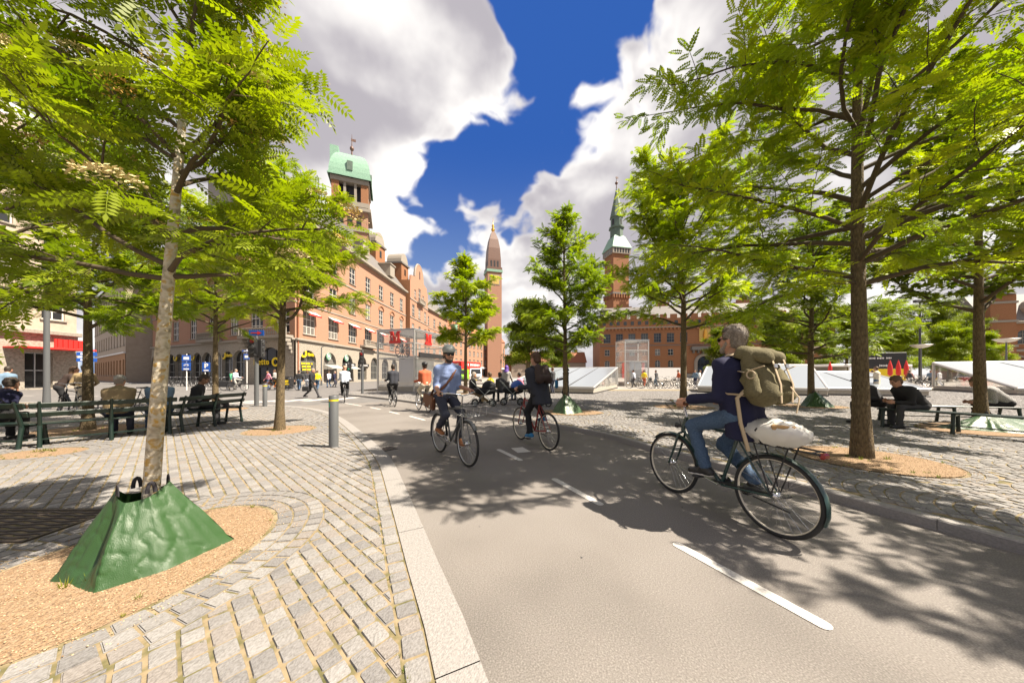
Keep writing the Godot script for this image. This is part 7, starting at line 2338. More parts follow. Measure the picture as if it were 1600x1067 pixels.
func skylight(label: String, low: Vector3, u: Vector2, len: float, wide: float, top: float, n: int) -> void:
	# wedge of glass: low edge starts at low and runs along w, rises along u
	var s := thing("glass_skylight", label, "skylight", low, atan2(-u.x, u.y), "glass roofs over the station below")
	# local: x along the low edge (w), -z up the slope (u)
	var B := func(x, y, z): return Vector3(x, y, -z)
	part(MB.new().box(Vector3(wide / 2, 0.16, -len / 2), Vector3(wide, 0.32, len), Basis.IDENTITY, 0.02), "plinth", M.concrete, s)
	part(MB.new().box(Vector3(wide / 2, 0.02, -len / 2), Vector3(wide + 0.08, 0.12, len + 0.08), Basis.IDENTITY, 0.01), "base_joint", M.black, s)
	for x in [0.0, wide]:
		var tri := PackedVector2Array([Vector2(0.1, 0.33), Vector2(len - 0.1, 0.33), Vector2(len - 0.1, top - 0.12)])
		part(MB.new().prism(tri, -0.012, 0.012), "side_pane", M.pane, s, Transform3D(Basis(Vector3.FORWARD, Vector3.UP, Vector3.RIGHT), Vector3(x, 0, 0)))
		var e := MB.new()
		e.tube([B.call(x, 0.42, 0), B.call(x, top, len)], 0.10, 4)
		e.tube([B.call(x, 0.3, len - 0.05), B.call(x, top - 0.1, len - 0.05)], 0.09, 4)
		part(e, "side_frame", M.alu, s)
	var c := wide / n
	for k in n:
		part(MB.new().box(Vector3(c * (k + 0.5), (0.46 + top) * 0.5, -len / 2), Vector3(c - 0.05, 0.03, sqrt(len * len + pow(top - 0.42, 2)) - 0.1), Basis(Vector3.RIGHT, atan2(top - 0.42, len)), 0.0), "roof_pane", M.frosted, s)
		if k: part(MB.new().tube([B.call(c * k, 0.47, 0.05), B.call(c * k, top + 0.01, len - 0.05)], 0.045, 4), "glazing_bar", M.charcoal, s)
	part(MB.new().tube([B.call(0, top, len), B.call(wide, top, len)], 0.09, 4), "ridge", M.alu, s)
	part(MB.new().box(Vector3(wide / 2, 0.40, -0.06), Vector3(wide + 0.1, 0.17, 0.2), Basis.IDENTITY, 0.02), "gutter", M.alu, s)
	part(MB.new().box(Vector3(wide / 2, (0.32 + top) * 0.5, -len + 0.02), Vector3(wide, top - 0.32, 0.04)), "rear_pane", M.pane, s)

func glass_lift(label: String, at: Vector3, turn: float, W: float, D: float, H: float, sign: bool) -> void:
	# local: front at z = 0 from x = 0 to W, box runs back to -D
	var s := thing("glass_lift", label, "lift tower", at, turn)
	part(MB.new().box(Vector3(W / 2, 0.18, -D / 2), Vector3(W, 0.36, D), Basis.IDENTITY, 0.01), "plinth", M.concrete, s)
	for x in [0.05, W - 0.05]:
		for z in [-0.05, -D + 0.05]: part(MB.new().box(Vector3(x, H / 2, z), Vector3(0.11, H, 0.11), Basis.IDENTITY, 0.01), "corner_post", M.alu, s)
	for y in [0.42, H * 0.54, H * 0.78, H - 0.06]:
		for z in [-0.05, -D + 0.05]: part(MB.new().box(Vector3(W / 2, y, z), Vector3(W - 0.22, 0.09, 0.08)), "rail", M.alu, s)
		for x in [0.05, W - 0.05]: part(MB.new().box(Vector3(x, y, -D / 2), Vector3(0.08, 0.09, D - 0.22)), "rail", M.alu, s)
	part(MB.new().box(Vector3(W / 2, H + 0.02, -D / 2), Vector3(W + 0.06, 0.07, D + 0.06), Basis.IDENTITY, 0.01), "roof", M.frosted, s)
	for k in 3:
		var y0: float = [0.46, H * 0.54 + 0.05, H * 0.78 + 0.05][k]
		var y1: float = [H * 0.54 - 0.05, H * 0.78 - 0.05, H - 0.11][k]
		for z in [-0.05, -D + 0.05]: part(MB.new().box(Vector3(W / 2, (y0 + y1) / 2, z), Vector3(W - 0.24, y1 - y0, 0.015)), "pane", M.pane, s)
		for x in [0.05, W - 0.05]: part(MB.new().box(Vector3(x, (y0 + y1) / 2, -D / 2), Vector3(0.015, y1 - y0, D - 0.24)), "pane", M.pane, s)
	part(MB.new().box(Vector3(W * 0.55, 1.5, -D * 0.5), Vector3(W * 0.5, 2.5, D * 0.5), Basis.IDENTITY, 0.03), "lift_car", M.steel, s)
	part(MB.new().box(Vector3(W * 0.42, 1.45, -0.07), Vector3(0.06, 2.0, 0.05)), "door_post", M.alu, s)
	if sign:
		text("M", 1.05, 0.08, M.red, s, T(Vector3(W * 0.5, H * 0.88, 0.06)), "metro_sign", true)
		part(MB.new().box(Vector3(W * 0.5, H * 0.80, 0.05), Vector3(0.95, 0.2, 0.08)), "sign_bar", M.red, s)
		text("M", 1.0, 0.08, M.red, s, Transform3D(Basis(Vector3.UP, PI / 2), Vector3(W + 0.06, H * 0.88, -D * 0.35)), "metro_sign", true)
		part(MB.new().box(Vector3(W + 0.06, H * 0.80, -D * 0.35), Vector3(0.08, 0.2, 0.95)), "sign_bar", M.red, s)
		part(MB.new().box(Vector3(W + 0.06, H * 0.60, -D * 0.5), Vector3(0.08, 0.35, D * 0.8)), "fascia", M.black, s)
		var fan := MB.new()
		fan.torus(0.62, 0.035, T(Vector3(W * 0.62, H * 0.66, -0.35), PI / 2), 24, 5)
		for k in 12: fan.bar(Vector3(W * 0.62, H * 0.66, -0.35), Vector3(W * 0.62 + cos(k * TAU / 12) * 0.6, H * 0.66 + sin(k * TAU / 12) * 0.6, -0.35), 0.03, 4)
		part(fan, "ventilator", M.charcoal, s)

func sign_post(label: String, at: Vector3, turn: float, h: float, plates: Array) -> void:
	var s := thing("sign_post", label, "sign", at, turn, "blue parking signs")
	part(MB.new().tube([Vector3.ZERO, Vector3(0, h, 0)], 0.035, 8), "post", M.white, s)
	for p in plates:
		part(MB.new().box(Vector3(p[0], p[1], 0.05), Vector3(p[2], p[3], 0.02), Basis.IDENTITY, 0.008), "plate", M.blue, s)
		if p.size() > 4 and p[4] == "P": text("P", p[3] * 1.0, 0.01, M.white, s, T(Vector3(p[0], p[1] - 0.02, 0.067)))
		elif p.size() > 4 and p[4] == "bike":
			for x in [-0.1, 0.1]: part(MB.new().torus(0.06, 0.012, T(Vector3(p[0] + x, p[1] - 0.04, 0.066), PI / 2), 12, 4), "pictogram", M.white, s)
			part(MB.new().tube([Vector3(p[0] - 0.1, p[1] - 0.04, 0.066), Vector3(p[0] - 0.04, p[1] + 0.06, 0.066), Vector3(p[0] + 0.06, p[1] + 0.06, 0.066), Vector3(p[0] + 0.1, p[1] - 0.04, 0.066)], 0.01, 4), "pictogram", M.white, s)
		elif p.size() > 4: part(MB.new().box(Vector3(p[0], p[1], 0.063), Vector3(p[2] * 0.6, p[3] * 0.45, 0.006)), "pictogram", M.white, s)

func lamp_post(label: String, at: Vector3, turn: float, h: float, saucer: bool) -> void:
	var s := thing("street_lamp", label, "street lamp", at, turn, "street lamps")
	part(MB.new().tube([Vector3.ZERO, Vector3(0, 1.0, 0), Vector3(0, h, 0)], [0.11, 0.085, 0.06], 10), "pole", M.grey, s)
	if saucer:
		part(MB.new().lathe([Vector2(0.1, h), Vector2(0.55, h + 0.12), Vector2(0.95, h + 0.42), Vector2(0.92, h + 0.46), Vector2(0.3, h + 0.36), Vector2(0.0, h + 0.4)], 20), "lamp_bowl", M.alu, s)
	else:
		part(MB.new().tube([Vector3(0, h, 0), Vector3(0.25, h + 0.15, 0), Vector3(1.1, h + 0.18, 0)], 0.04, 6), "arm", M.grey, s)
		part(MB.new().box(Vector3(1.3, h + 0.15, 0), Vector3(0.6, 0.13, 0.26), Basis.IDENTITY, 0.04), "lamp_head", M.grey, s)

func pram(label: String, at: Vector3, turn: float, hood: Material) -> void:
	var s := thing("pram", label, "pram", at, turn, "prams by the tree")
	for x in [-0.28, 0.28]:
		for z in [-0.36, 0.34]:
			var w := part(MB.new().torus(0.125, 0.022, Transform3D(Basis.IDENTITY, Vector3(x, 0.147, z)), 20, 6), "wheel", M.rubber, s)
			var sp := MB.new()
			for k in 6: sp.bar(Vector3(x, 0.147, z), Vector3(x, 0.147 + cos(k * TAU / 6) * 0.11, z + sin(k * TAU / 6) * 0.11), 0.012, 4)
			part(sp, "wheel_spokes", M.grey_light, w)
	var fr := MB.new()
	for x in [-0.26, 0.26]:
		fr.bar(Vector3(x, 0.15, -0.36), Vector3(x, 1.02, 0.50), 0.013, 6)
		fr.bar(Vector3(x, 0.15, 0.34), Vector3(x, 0.66, -0.25), 0.013, 6)
	fr.bar(Vector3(-0.26, 1.02, 0.50), Vector3(0.26, 1.02, 0.50), 0.016, 6)
	part(fr, "frame", M.grey_light, s)
	var f := Field.new(Vector3(-0.4, 0.35, -0.65), Vector3(0.4, 1.15, 0.5), 0.028)
	f.ell(Vector3(0, 0.64, -0.06), Vector3(0.25, 0.20, 0.47), Basis.IDENTITY, 0.03)
	f.cut(Vector3(0, 0.72, 0), Vector3.UP)
	var m := MB.new()
	f.into(m)
	part(m, "basket", M.black_cloth, s)
	f = Field.new(Vector3(-0.4, 0.6, -0.65), Vector3(0.4, 1.2, 0.3), 0.028)
	f.ell(Vector3(0, 0.74, -0.22), Vector3(0.26, 0.30, 0.29), Basis.IDENTITY, 0.03)
	f.cut(Vector3(0, 0.72, 0), Vector3.DOWN)
	m = MB.new()
	f.into(m)
	part(m, "hood", hood, s)

func box_car(called: String, label: String, category: String, at: Vector3, turn: float, W: float, H: float, L: float, body: Material, van: bool) -> Node3D:
	var s := thing(called, label, category, at, turn)
	var prof := PackedVector2Array([Vector2(-L / 2, 0.35), Vector2(-L / 2, H * 0.42), Vector2(-L / 2 + 0.25, H * 0.50), Vector2(-L / 2 + 1.0, H * 0.56), Vector2(-L / 2 + 1.75, H * 0.97), Vector2(-L / 2 + 2.2, H), Vector2(L / 2 - 0.1, H), Vector2(L / 2, H * 0.9), Vector2(L / 2, 0.35)]) if van else PackedVector2Array([Vector2(-L / 2, 0.35), Vector2(-L / 2, H - 0.1), Vector2(-L / 2 + 0.15, H), Vector2(L / 2 - 0.1, H), Vector2(L / 2, H - 0.15), Vector2(L / 2, 0.35)])
	var side := Transform3D(Basis(Vector3(0, 0, 1), Vector3.UP, Vector3(-1, 0, 0)), Vector3(W / 2, 0, 0))
	part(MB.new().prism(prof, 0.0, W), "body", body, s, side)
	if van:
		var ws := MB.new()
		var y0 := H * 0.585
		var y1 := H * 0.94
		ws.quad(Vector3(W * 0.44, y0, -L / 2 + 1.03), Vector3(-W * 0.44, y0, -L / 2 + 1.03), Vector3(-W * 0.40, y1, -L / 2 + 1.67), Vector3(W * 0.40, y1, -L / 2 + 1.67))
		part(ws, "windscreen", M.glass, s)
		for x in [-1.0, 1.0]:
			part(MB.new().ball(Vector3(x * W * 0.36, H * 0.41, -L / 2 + 0.02), Vector3(0.2, 0.13, 0.06)), "headlight", M.chrome, s)
			part(MB.new().box(Vector3(x * (W / 2 + 0.12), H * 0.62, -L / 2 + 1.2), Vector3(0.18, 0.3, 0.12), Basis.IDENTITY, 0.03), "mirror", M.black, s)
			part(MB.new().box(Vector3(x * (W / 2 + 0.005), H * 0.72, -L / 2 + 2.2), Vector3(0.02, H * 0.26, 0.9)), "side_window", M.glass, s)
		part(MB.new().box(Vector3(0, H * 0.33, -L / 2 - 0.02), Vector3(W * 0.55, 0.22, 0.05), Basis.IDENTITY, 0.02), "grille", M.black, s)
		part(MB.new().box(Vector3(0, 0.42, -L / 2 - 0.03), Vector3(W * 0.98, 0.22, 0.16), Basis.IDENTITY, 0.04), "bumper", M.charcoal, s)
		part(MB.new().box(Vector3(0, 0.45, -L / 2 - 0.12), Vector3(0.52, 0.12, 0.02)), "number_plate", M.yellow, s)
	else:
		part(MB.new().box(Vector3(0, H * 0.55, -L / 2 - 0.01), Vector3(W * 0.88, H * 0.4, 0.04)), "windscreen", M.glass, s)
		for k in 6: part(MB.new().box(Vector3(W / 2 + 0.006, H * 0.6, -L / 2 + 1.2 + k * (L - 2.0) / 6.0), Vector3(0.02, H * 0.3, (L - 2.0) / 6.0 - 0.12)), "side_window", M.glass, s)
	for x in [-1.0, 1.0]:
		for z in [-L / 2 + 0.9, L / 2 - 1.0]: part(MB.new().lathe([Vector2(0, -0.1), Vector2(0.34, -0.1), Vector2(0.34, 0.1), Vector2(0, 0.1)], 16, Transform3D(Basis(Vector3.BACK, PI / 2), Vector3(x * (W / 2 - 0.08), 0.34, z))), "wheel", M.rubber, s)
	return s

func furniture() -> void:
	M.lens_off = mat(0.05, 0.05, 0.05, 0.2)
	M.lens_green = mat(0.01, 0.30, 0.16, 0.2)
	M.concrete = grainy(71, 0.02, [[0.0, lin(0.28, 0.25, 0.21)], [1.0, lin(0.38, 0.35, 0.30)]], 2.0, 0.85)
	M.alu = mat(0.52, 0.51, 0.49, 0.42, 0.7)
	M.frosted = mat(0.22, 0.25, 0.28, 0.16, 0.0, {"clearcoat_enabled": true, "clearcoat": 0.5})
	M.pane = mat(0.55, 0.6, 0.6, 0.03, 0.0, {"transparency": BaseMaterial3D.TRANSPARENCY_ALPHA})
	M.pane.albedo_color.a = 0.05
	bollard("grey bollard with yellow band standing on the cobbles beside the cycle track", G(-3.36, 5.78, 0.015))
	bollard("grey bollard beside the foot of the traffic light", G(-10.55, 13.1, 0.015))
	traffic_light("double-headed traffic light with blue arrow plate at the corner of the cobbles", G(-11.2, 13.45, 0.015), 0.1, 3.05, [[2.55, 0.0, false], [2.5, 1.6, false], [2.5, -1.7, false]], true)
	traffic_light("slim traffic light beside the glass lift tower, showing red", G(-9.9, 20.3, PL), 0.2, 2.9, [[2.35, 0.0, false]])
	traffic_light("small traffic light before the coffee-house awning", G(-17.6, 33.0), 0.3, 2.7, [[2.2, 0.2, true], [2.2, 1.7, true]])
	traffic_light("distant traffic light showing green above the street", G(-2.2, 62.0, PL), 0.0, 4.4, [[3.9, 0.0, true]])
	sign_post("tall blue sign post with three stacked parking plates by the bicycle row", G(-28.2, 26.6), 0.3, 3.15, [[0.0, 2.78, 0.62, 0.52, "plate"], [0.0, 2.22, 0.62, 0.42, "bike"], [0.0, 1.85, 0.62, 0.22, "plate"]])
	sign_post("square blue parking sign on a white post", G(-28.6, 28.6), 0.3, 2.55, [[0.1, 2.2, 0.6, 0.6, "P"], [0.1, 1.76, 0.6, 0.22, "plate"]])
	sign_post("grey-topped sign post with small blue plates before the corner shop", G(-23.5, 27.2), 0.2, 3.6, [[0.0, 3.45, 0.7, 0.14, "plate"], [0.0, 2.95, 0.45, 0.5, "plate"]])
	sign_post("blue and white street sign near the red canopy", G(-36.0, 26.0), 0.6, 3.4, [[0.0, 3.1, 1.1, 0.3, "plate"], [0.0, 2.6, 1.1, 0.3, "plate"]])
	lamp_post("slim grey lamp with bent arm before the shop arcade", G(-23.6, 38.0), 0.0, 4.7, false)
	lamp_post("thick grey lamp mast near the red shop canopy", G(-18.2, 12.0), 0.3, 9.0, false)
	for k in 3: lamp_post(["saucer lamp nearest the black advertising stand", "saucer lamp in front of the lamp mast", "large saucer lamp beside the maple trunk"][k], G([53.0, 52.0, 58.0][k], [45, 39, 36][k], PL), 0.0, [4.6, 4.6, 5.0][k], true)
	var mast := thing("lamp_mast", "tall dark mast with double floodlights above the park trees", "lamp mast", G(60.5, 45.5, PL))
	part(MB.new().tube([Vector3.ZERO, Vector3(0, 12.0, 0)], [0.16, 0.1], 8), "pole", M.charcoal, mast)
	for x in [-0.5, 0.5]: part(MB.new().box(Vector3(x, 12.1, 0), Vector3(0.7, 0.4, 0.4), Basis.IDENTITY, 0.05), "floodlight", M.charcoal, mast)
	for k in 2:
		var bn := thing("waste_bin", ["black litter bin with yellow panel next to the corner shop", "black litter bin with yellow panel nearest the drain pipe"][k], "litter bin", G(-20.9 + k * 0.75, 27.6), 0.1, "pair of litter bins")
		part(MB.new().box(Vector3(0, 0.58, 0), Vector3(0.66, 1.0, 0.6), Basis.IDENTITY, 0.04), "body", M.black, bn)
		part(MB.new().box(Vector3(0, 1.16, 0), Vector3(0.7, 0.10, 0.64), Basis.IDENTITY, 0.03), "lid", M.black, bn)
		part(MB.new().box(Vector3(0, 0.66, 0.305), Vector3(0.46, 0.42, 0.012)), "panel", M.yellow, bn)
	# ring of benches round the tree by the street
	var c := Vector2(-10.6, 8.0)
	var pt := []
	for k in 5: pt.append(c + Vector2(cos(deg_to_rad(-128 + k * 37.0)), sin(deg_to_rad(-128 + k * 37.0))) * 2.95)
	for k in 4:
		bench(["dark green slatted bench at the edge of the view carrying the slumped bags", "dark green slatted bench nearest the viewer, left of the pale rowan trunk", "dark green slatted bench on which the man in the pale cap sits", "dark green slatted bench of the man with crossed legs"][k], G(pt[k].x, pt[k].y, 0.015), G(pt[k + 1].x, pt[k + 1].y, 0.015), true, "ring of dark green benches")
	bench("backless dark bench with its end towards the largest tree trunk", G(10.3, 5.75, PL), G(9.35, 7.75, PL), false, "backless benches round the maple")
	bench("backless dark bench behind the maple, used by the crouching sitter", G(12.9, 8.05, PL), G(10.2, 8.65, PL), false, "backless benches round the maple")
	bench("backless dark bench running out of view beneath the maple", G(12.6, 5.45, PL), G(10.35, 5.72, PL), false, "backless benches round the maple")
	var u := Vector2(0.46, 0.89)
	var w := Vector2(0.89, -0.46)
	var p1 := Vector2(5.3, 19.9) - w * 7.0
	skylight("low glass roof wedge behind the conical tree, its triangular pane facing the square", G(p1.x, p1.y, PL), u, 10.0, 7.0, 1.9, 4)
	skylight("glass roof wedge behind the arm of the navy-jacketed rider", G(13.2, 21.8, PL), u.rotated(-0.18), 6.0, 6.5, 1.9, 3)
	skylight("long low glass roof behind the bagged tree, sloping towards the viewer", G(14.6, 20.6, PL), u.rotated(0.12), 5.0, 9.5, 1.45, 4)
	skylight("longest glass roof with triangular side pane behind the backless benches", G(31.0, 18.8, PL), u.rotated(-0.1), 8.6, 16.0, 2.25, 5)
	var lx := G(-10.4, 23.6, PL)
	glass_lift("glass metro lift tower with red letters at the end of the kerb", lx, along(lx, G(-7.2, 22.7, PL)), 3.3, 5.3, 4.65, true)
	glass_lift("clear glass lift tower in front of the town hall", G(12.2, 33.2, PL), 0.05, 2.7, 2.6, 5.0, false)
	# vehicles in the street
	box_car("delivery_van", "white delivery van with yellow number plate coming down the street", "van", G(-6.7, 57, 0.0), PI + 0.1, 2.1, 2.5, 5.2, M.white, true)
	var bus := box_car("double_decker_bus", "red bus with white lettering on its upper front", "bus", G(-10.6, 72), PI - 0.35, 2.55, 4.3, 9.5, M.red, false)
	for z in [-2.6, 0.4, 2.8]: print_line(bus, Transform3D(Basis(Vector3.UP, -PI / 2), Vector3(-1.285, 3.6, z)), 2.2, 0.6, M.white)
	print_line(bus, Transform3D(Basis(Vector3.UP, PI), Vector3(0, 3.6, -4.76)), 1.9, 0.55, M.white)
	box_car("green_truck", "bright green small truck half hidden by the rider's tree", "truck", G(-10.0, 60), PI - 0.1, 2.2, 2.4, 4.6, M.lime, true)
	box_car("tour_bus", "white and green bus standing before the town hall", "bus", G(30.5, 62, PL), PI / 2, 2.5, 2.6, 8.0, M.white, false)
	for k in 3: box_car("parked_car", ["white car parked before the ornate brick house", "silver car parked next to the white one by the ornate brick house", "dark car parked near the corner turret"][k], "car", G([98, 104, 92][k], [60, 60, 62][k], PL), PI / 2 + 0.2, 1.8, 1.5, 4.4, [M.white, M.alu, M.charcoal][k], true)
	# prams, cargo bicycle and such beside the seated group
	pram("black pram with silver frame nearest the kerb", G(-1.15, 12.4, PL), -1.45, M.black_cloth)
	pram("dark pram behind the rider on the red bicycle", G(1.0, 12.2, PL), -1.2, M.charcoal)
	pram("pram with blue side panel beside the black pram", G(0.0, 12.9, PL), -1.6, M.blue)
	parked_bikes()
	square_far_side()

func parked_bikes() -> void:
	var proto := bicycle("parked_bicycle", "parked bicycle in the dense row before the shop arcade", G(-42.0, 37.2), 0.6, {"paint": M.black, "fine": false, "group": "bicycles before the arcade"})
	for k in 27:
		twin(proto, "parked bicycle in the dense row before the shop arcade", G(-41.5 + k * 0.46 + rng.randf_range(-0.1, 0.1), 37.0 - k * 0.14 + rng.randf_range(-0.3, 0.3)), 0.6 + rng.randf_range(-0.25, 0.25), "bicycles before the arcade")
	for k in 12: twin(proto, "parked bicycle in the row in front of the clear glass lift", G(11.3 + k * 0.72, 27.8 + rng.randf_range(-0.5, 0.5), PL), 1.3 + rng.randf_range(-0.5, 0.5), "bicycles before the clear glass lift")
	for k in 30: twin(proto, "parked bicycle in the long row behind the low glass roof", G(25.0 + k * 0.62, 31.5 + rng.randf_range(-1.2, 1.2), PL), rng.randf_range(-0.5, 0.5) + (0.0 if k % 2 else PI), "bicycles behind the low glass roof")
	for k in 4: twin(proto, ["black bicycle leaning at the bench ring behind the standing pair", "bicycle with basket standing behind the ring bench", "black bicycle standing left of the young tree by the bench", "dark bicycle near the litter bins"][k], G([-14.6, -12.4, -16.2, -19.2][k], [10.2, 10.0, 9.6, 26.8][k]), [1.3, 1.8, 0.9, 1.4][k], "bicycles by the ring bench")
	var fallen := bicycle("fallen_bicycle", "black bicycle lying flat on the cobbles behind the man with crossed legs", G(-11.3, 10.9, 0.06), 1.2, {"paint": M.black, "fine": false})
	fallen.rotation = Vector3(0.0, 1.3, 1.48)
	var cargo := twin(proto, "cargo bicycle with box parked by the parking signs", G(-25.6, 26.6), -1.4, "bicycles near the parking signs")
	part(MB.new().box(Vector3(0, 0.55, -0.75), Vector3(0.7, 0.5, 0.8), Basis.IDENTITY, 0.03), "cargo_box", M.black, cargo)

func square_far_side() -> void:
	# stalls, parasols and boards on the far side of the square
	for k in 4:
		var s := thing("market_stall", ["white-roofed stall behind the low glass roof", "long white-roofed stall near the town hall corner", "pale stall with banners behind the bicycle row", "low stall beside the red parasols"][k], "stall", G([35.0, 42.0, 49.0, 58.0][k], [44, 47, 46, 48][k], PL), 0.0, "market stalls on the square")
		part(MB.new().box(Vector3(0, 2.6, 0), Vector3(5.5, 0.35, 3.0), Basis.IDENTITY, 0.05), "roof", M.white, s)
		for x in [-2.6, 0, 2.6]: part(MB.new().box(Vector3(x, 1.25, 1.4), Vector3(0.1, 2.5, 0.1)), "post", M.white, s)
		part(MB.new().box(Vector3(0, 0.5, 1.2), Vector3(5.3, 1.0, 0.4)), "counter", [M.red, M.white, M.grey_cloth, M.white][k], s)
		part(MB.new().box(Vector3(0, 1.3, -1.4), Vector3(5.3, 2.4, 0.1)), "back_wall", M.grey_cloth, s)
	for k in 4:
		var p := thing("red_parasol", ["closed red parasol left of the beige coat", "closed red parasol nearest the long glass roof", "closed red parasol behind the crowd", "small closed red parasol at the end of the row"][k], "parasol", G([42.5, 45.6, 46.6, 48.2][k], [41, 37, 37, 37.5][k], PL), 0.0, "closed red parasols")
		part(MB.new().tube([Vector3.ZERO, Vector3(0, 3.0, 0)], 0.03, 6), "pole", M.white, p)
		part(MB.new().lathe([Vector2(0.05, 1.1), Vector2(0.22, 1.3), Vector2(0.2, 2.2), Vector2(0.03, 3.0)], 8), "canopy", M.red, p)
	var ad := thing("advertising_stand", "black advertising stand with white line of print above a yellow banner", "billboard", G(51.5, 43, PL), -0.5)
	part(MB.new().box(Vector3(0, 3.2, 0), Vector3(5.0, 2.2, 0.4), Basis.IDENTITY, 0.05), "board", M.black, ad)
	print_line(ad, T(Vector3(0, 3.55, 0.21)), 2.3, 0.26, M.white)
	print_line(ad, T(Vector3(0.5, 2.5, 0.21)), 1.2, 0.3, M.white)
	part(MB.new().box(Vector3(0, 1.2, 0.1), Vector3(5.4, 1.7, 0.3), Basis.IDENTITY, 0.03), "banner", M.yellow, ad)
	for x in [-2.3, 2.3]: part(MB.new().box(Vector3(x, 1.0, -0.1), Vector3(0.15, 2.2, 0.15)), "leg", M.charcoal, ad)
	var fence := thing("barrier", "low pale barrier before the town hall steps", "barrier", G(36, 96, PL), 0.0)
	part(MB.new().box(Vector3(22, 1.15, 0), Vector3(60, 0.12, 0.1)), "top_rail", M.trim, fence)
	for k in 20: part(MB.new().box(Vector3(-7 + k * 3.1, 0.55, 0), Vector3(0.14, 1.1, 0.14)), "post", M.trim, fence)
	# grass in the joints near the benches and pits
	var tuft := MB.new()
	for k in 14:
		var a := k * 2.4
		var b := Vector3(cos(a), 0, sin(a)) * 0.25
		var t := b * 2.4 + Vector3(0, 1.0 - 0.3 * (k % 3), 0)
		var n := Vector3(-sin(a), 0, cos(a)) * 0.07
		tuft.tri(b - n, b + n, t)
	var ts := []
	var cols := []
	var put := func(p: Vector3, s: float):
		ts.append(Transform3D(Basis(Vector3.UP, rng.randf() * TAU).scaled(Vector3.ONE * s), p))
		var cc := Vector3(0.10, 0.15, 0.015).lerp(Vector3(0.26, 0.26, 0.03), rng.randf())
		cols.append(Color(cc.x, cc.y, cc.z))
	for k in 260:
		var e := rng.randi_range(8, edge_l.size() - 30)
		var p := edge_l[e].lerp(edge_l[e + 1], rng.randf()) + Vector2(rng.randf_range(-0.16, -0.12), 0)
		put.call(G(p.x, p.y, 0.011), rng.randf_range(0.012, 0.03))
	for q in pits:
		for k in 26:
			var a := rng.randf() * TAU
			var p: Vector2 = q[0] + Vector2(cos(a) * q[1].x, sin(a) * q[1].y) * rng.randf_range(0.75, 1.0) * (0.3 if k < 8 else 1.0)
			put.call(G(p.x, p.y, q[3] + 0.015), rng.randf_range(0.02, 0.06) * (1.6 if k < 6 else 0.8))
	for k in 500:
		var p := Vector2(rng.randf_range(-6, -0.6), rng.randf_range(1.3, 6.0))
		if pit_dist(p) > 0.1 and p.x < -0.5 - p.y * 0.42: put.call(G(p.x, p.y, 0.011), rng.randf_range(0.008, 0.018))
	var holder := Node3D.new()
	holder.name = "grass_tufts"
	add_child(holder)
	kind(holder, "stuff")
	tag(holder, "small grass tufts growing between the cobbles and round the sand pits", "grass")
	scatter("blades", tuft.mesh(), ts, cols, M.leafmat, holder)
# ---------------------------------------------------------------- people on foot and on benches
func walker(stride: float, swing := 0.25) -> Dictionary:
	return pose({"hip": Vector3(0, 0.91, 0), "lean": 0.06, "feet": [Vector3(-0.09, 0.08, -stride), Vector3(0.09, 0.09 + absf(stride) * 0.15, stride)], "hands": [Vector3(-0.26, 0.85, swing * 0.7), Vector3(0.26, 0.87, -swing)], "knee": Vector3(0, 0, -1)})

func sitter(lean: float, o := {}) -> Dictionary:
	var d := {"hip": Vector3(0, 0.565, 0), "lean": lean, "feet": [Vector3(-0.12, 0.085, -0.46), Vector3(0.12, 0.085, -0.42)], "hands": [Vector3(-0.12, 0.68, -0.40), Vector3(0.12, 0.68, -0.40)], "knee": Vector3(0, 1, -0.6), "nod": Vector3(0, 1, -0.35 - lean * 0.5), "elbow": Vector3(0, -0.9, 0.5)}
	d.merge(o, true)
	return pose(d)

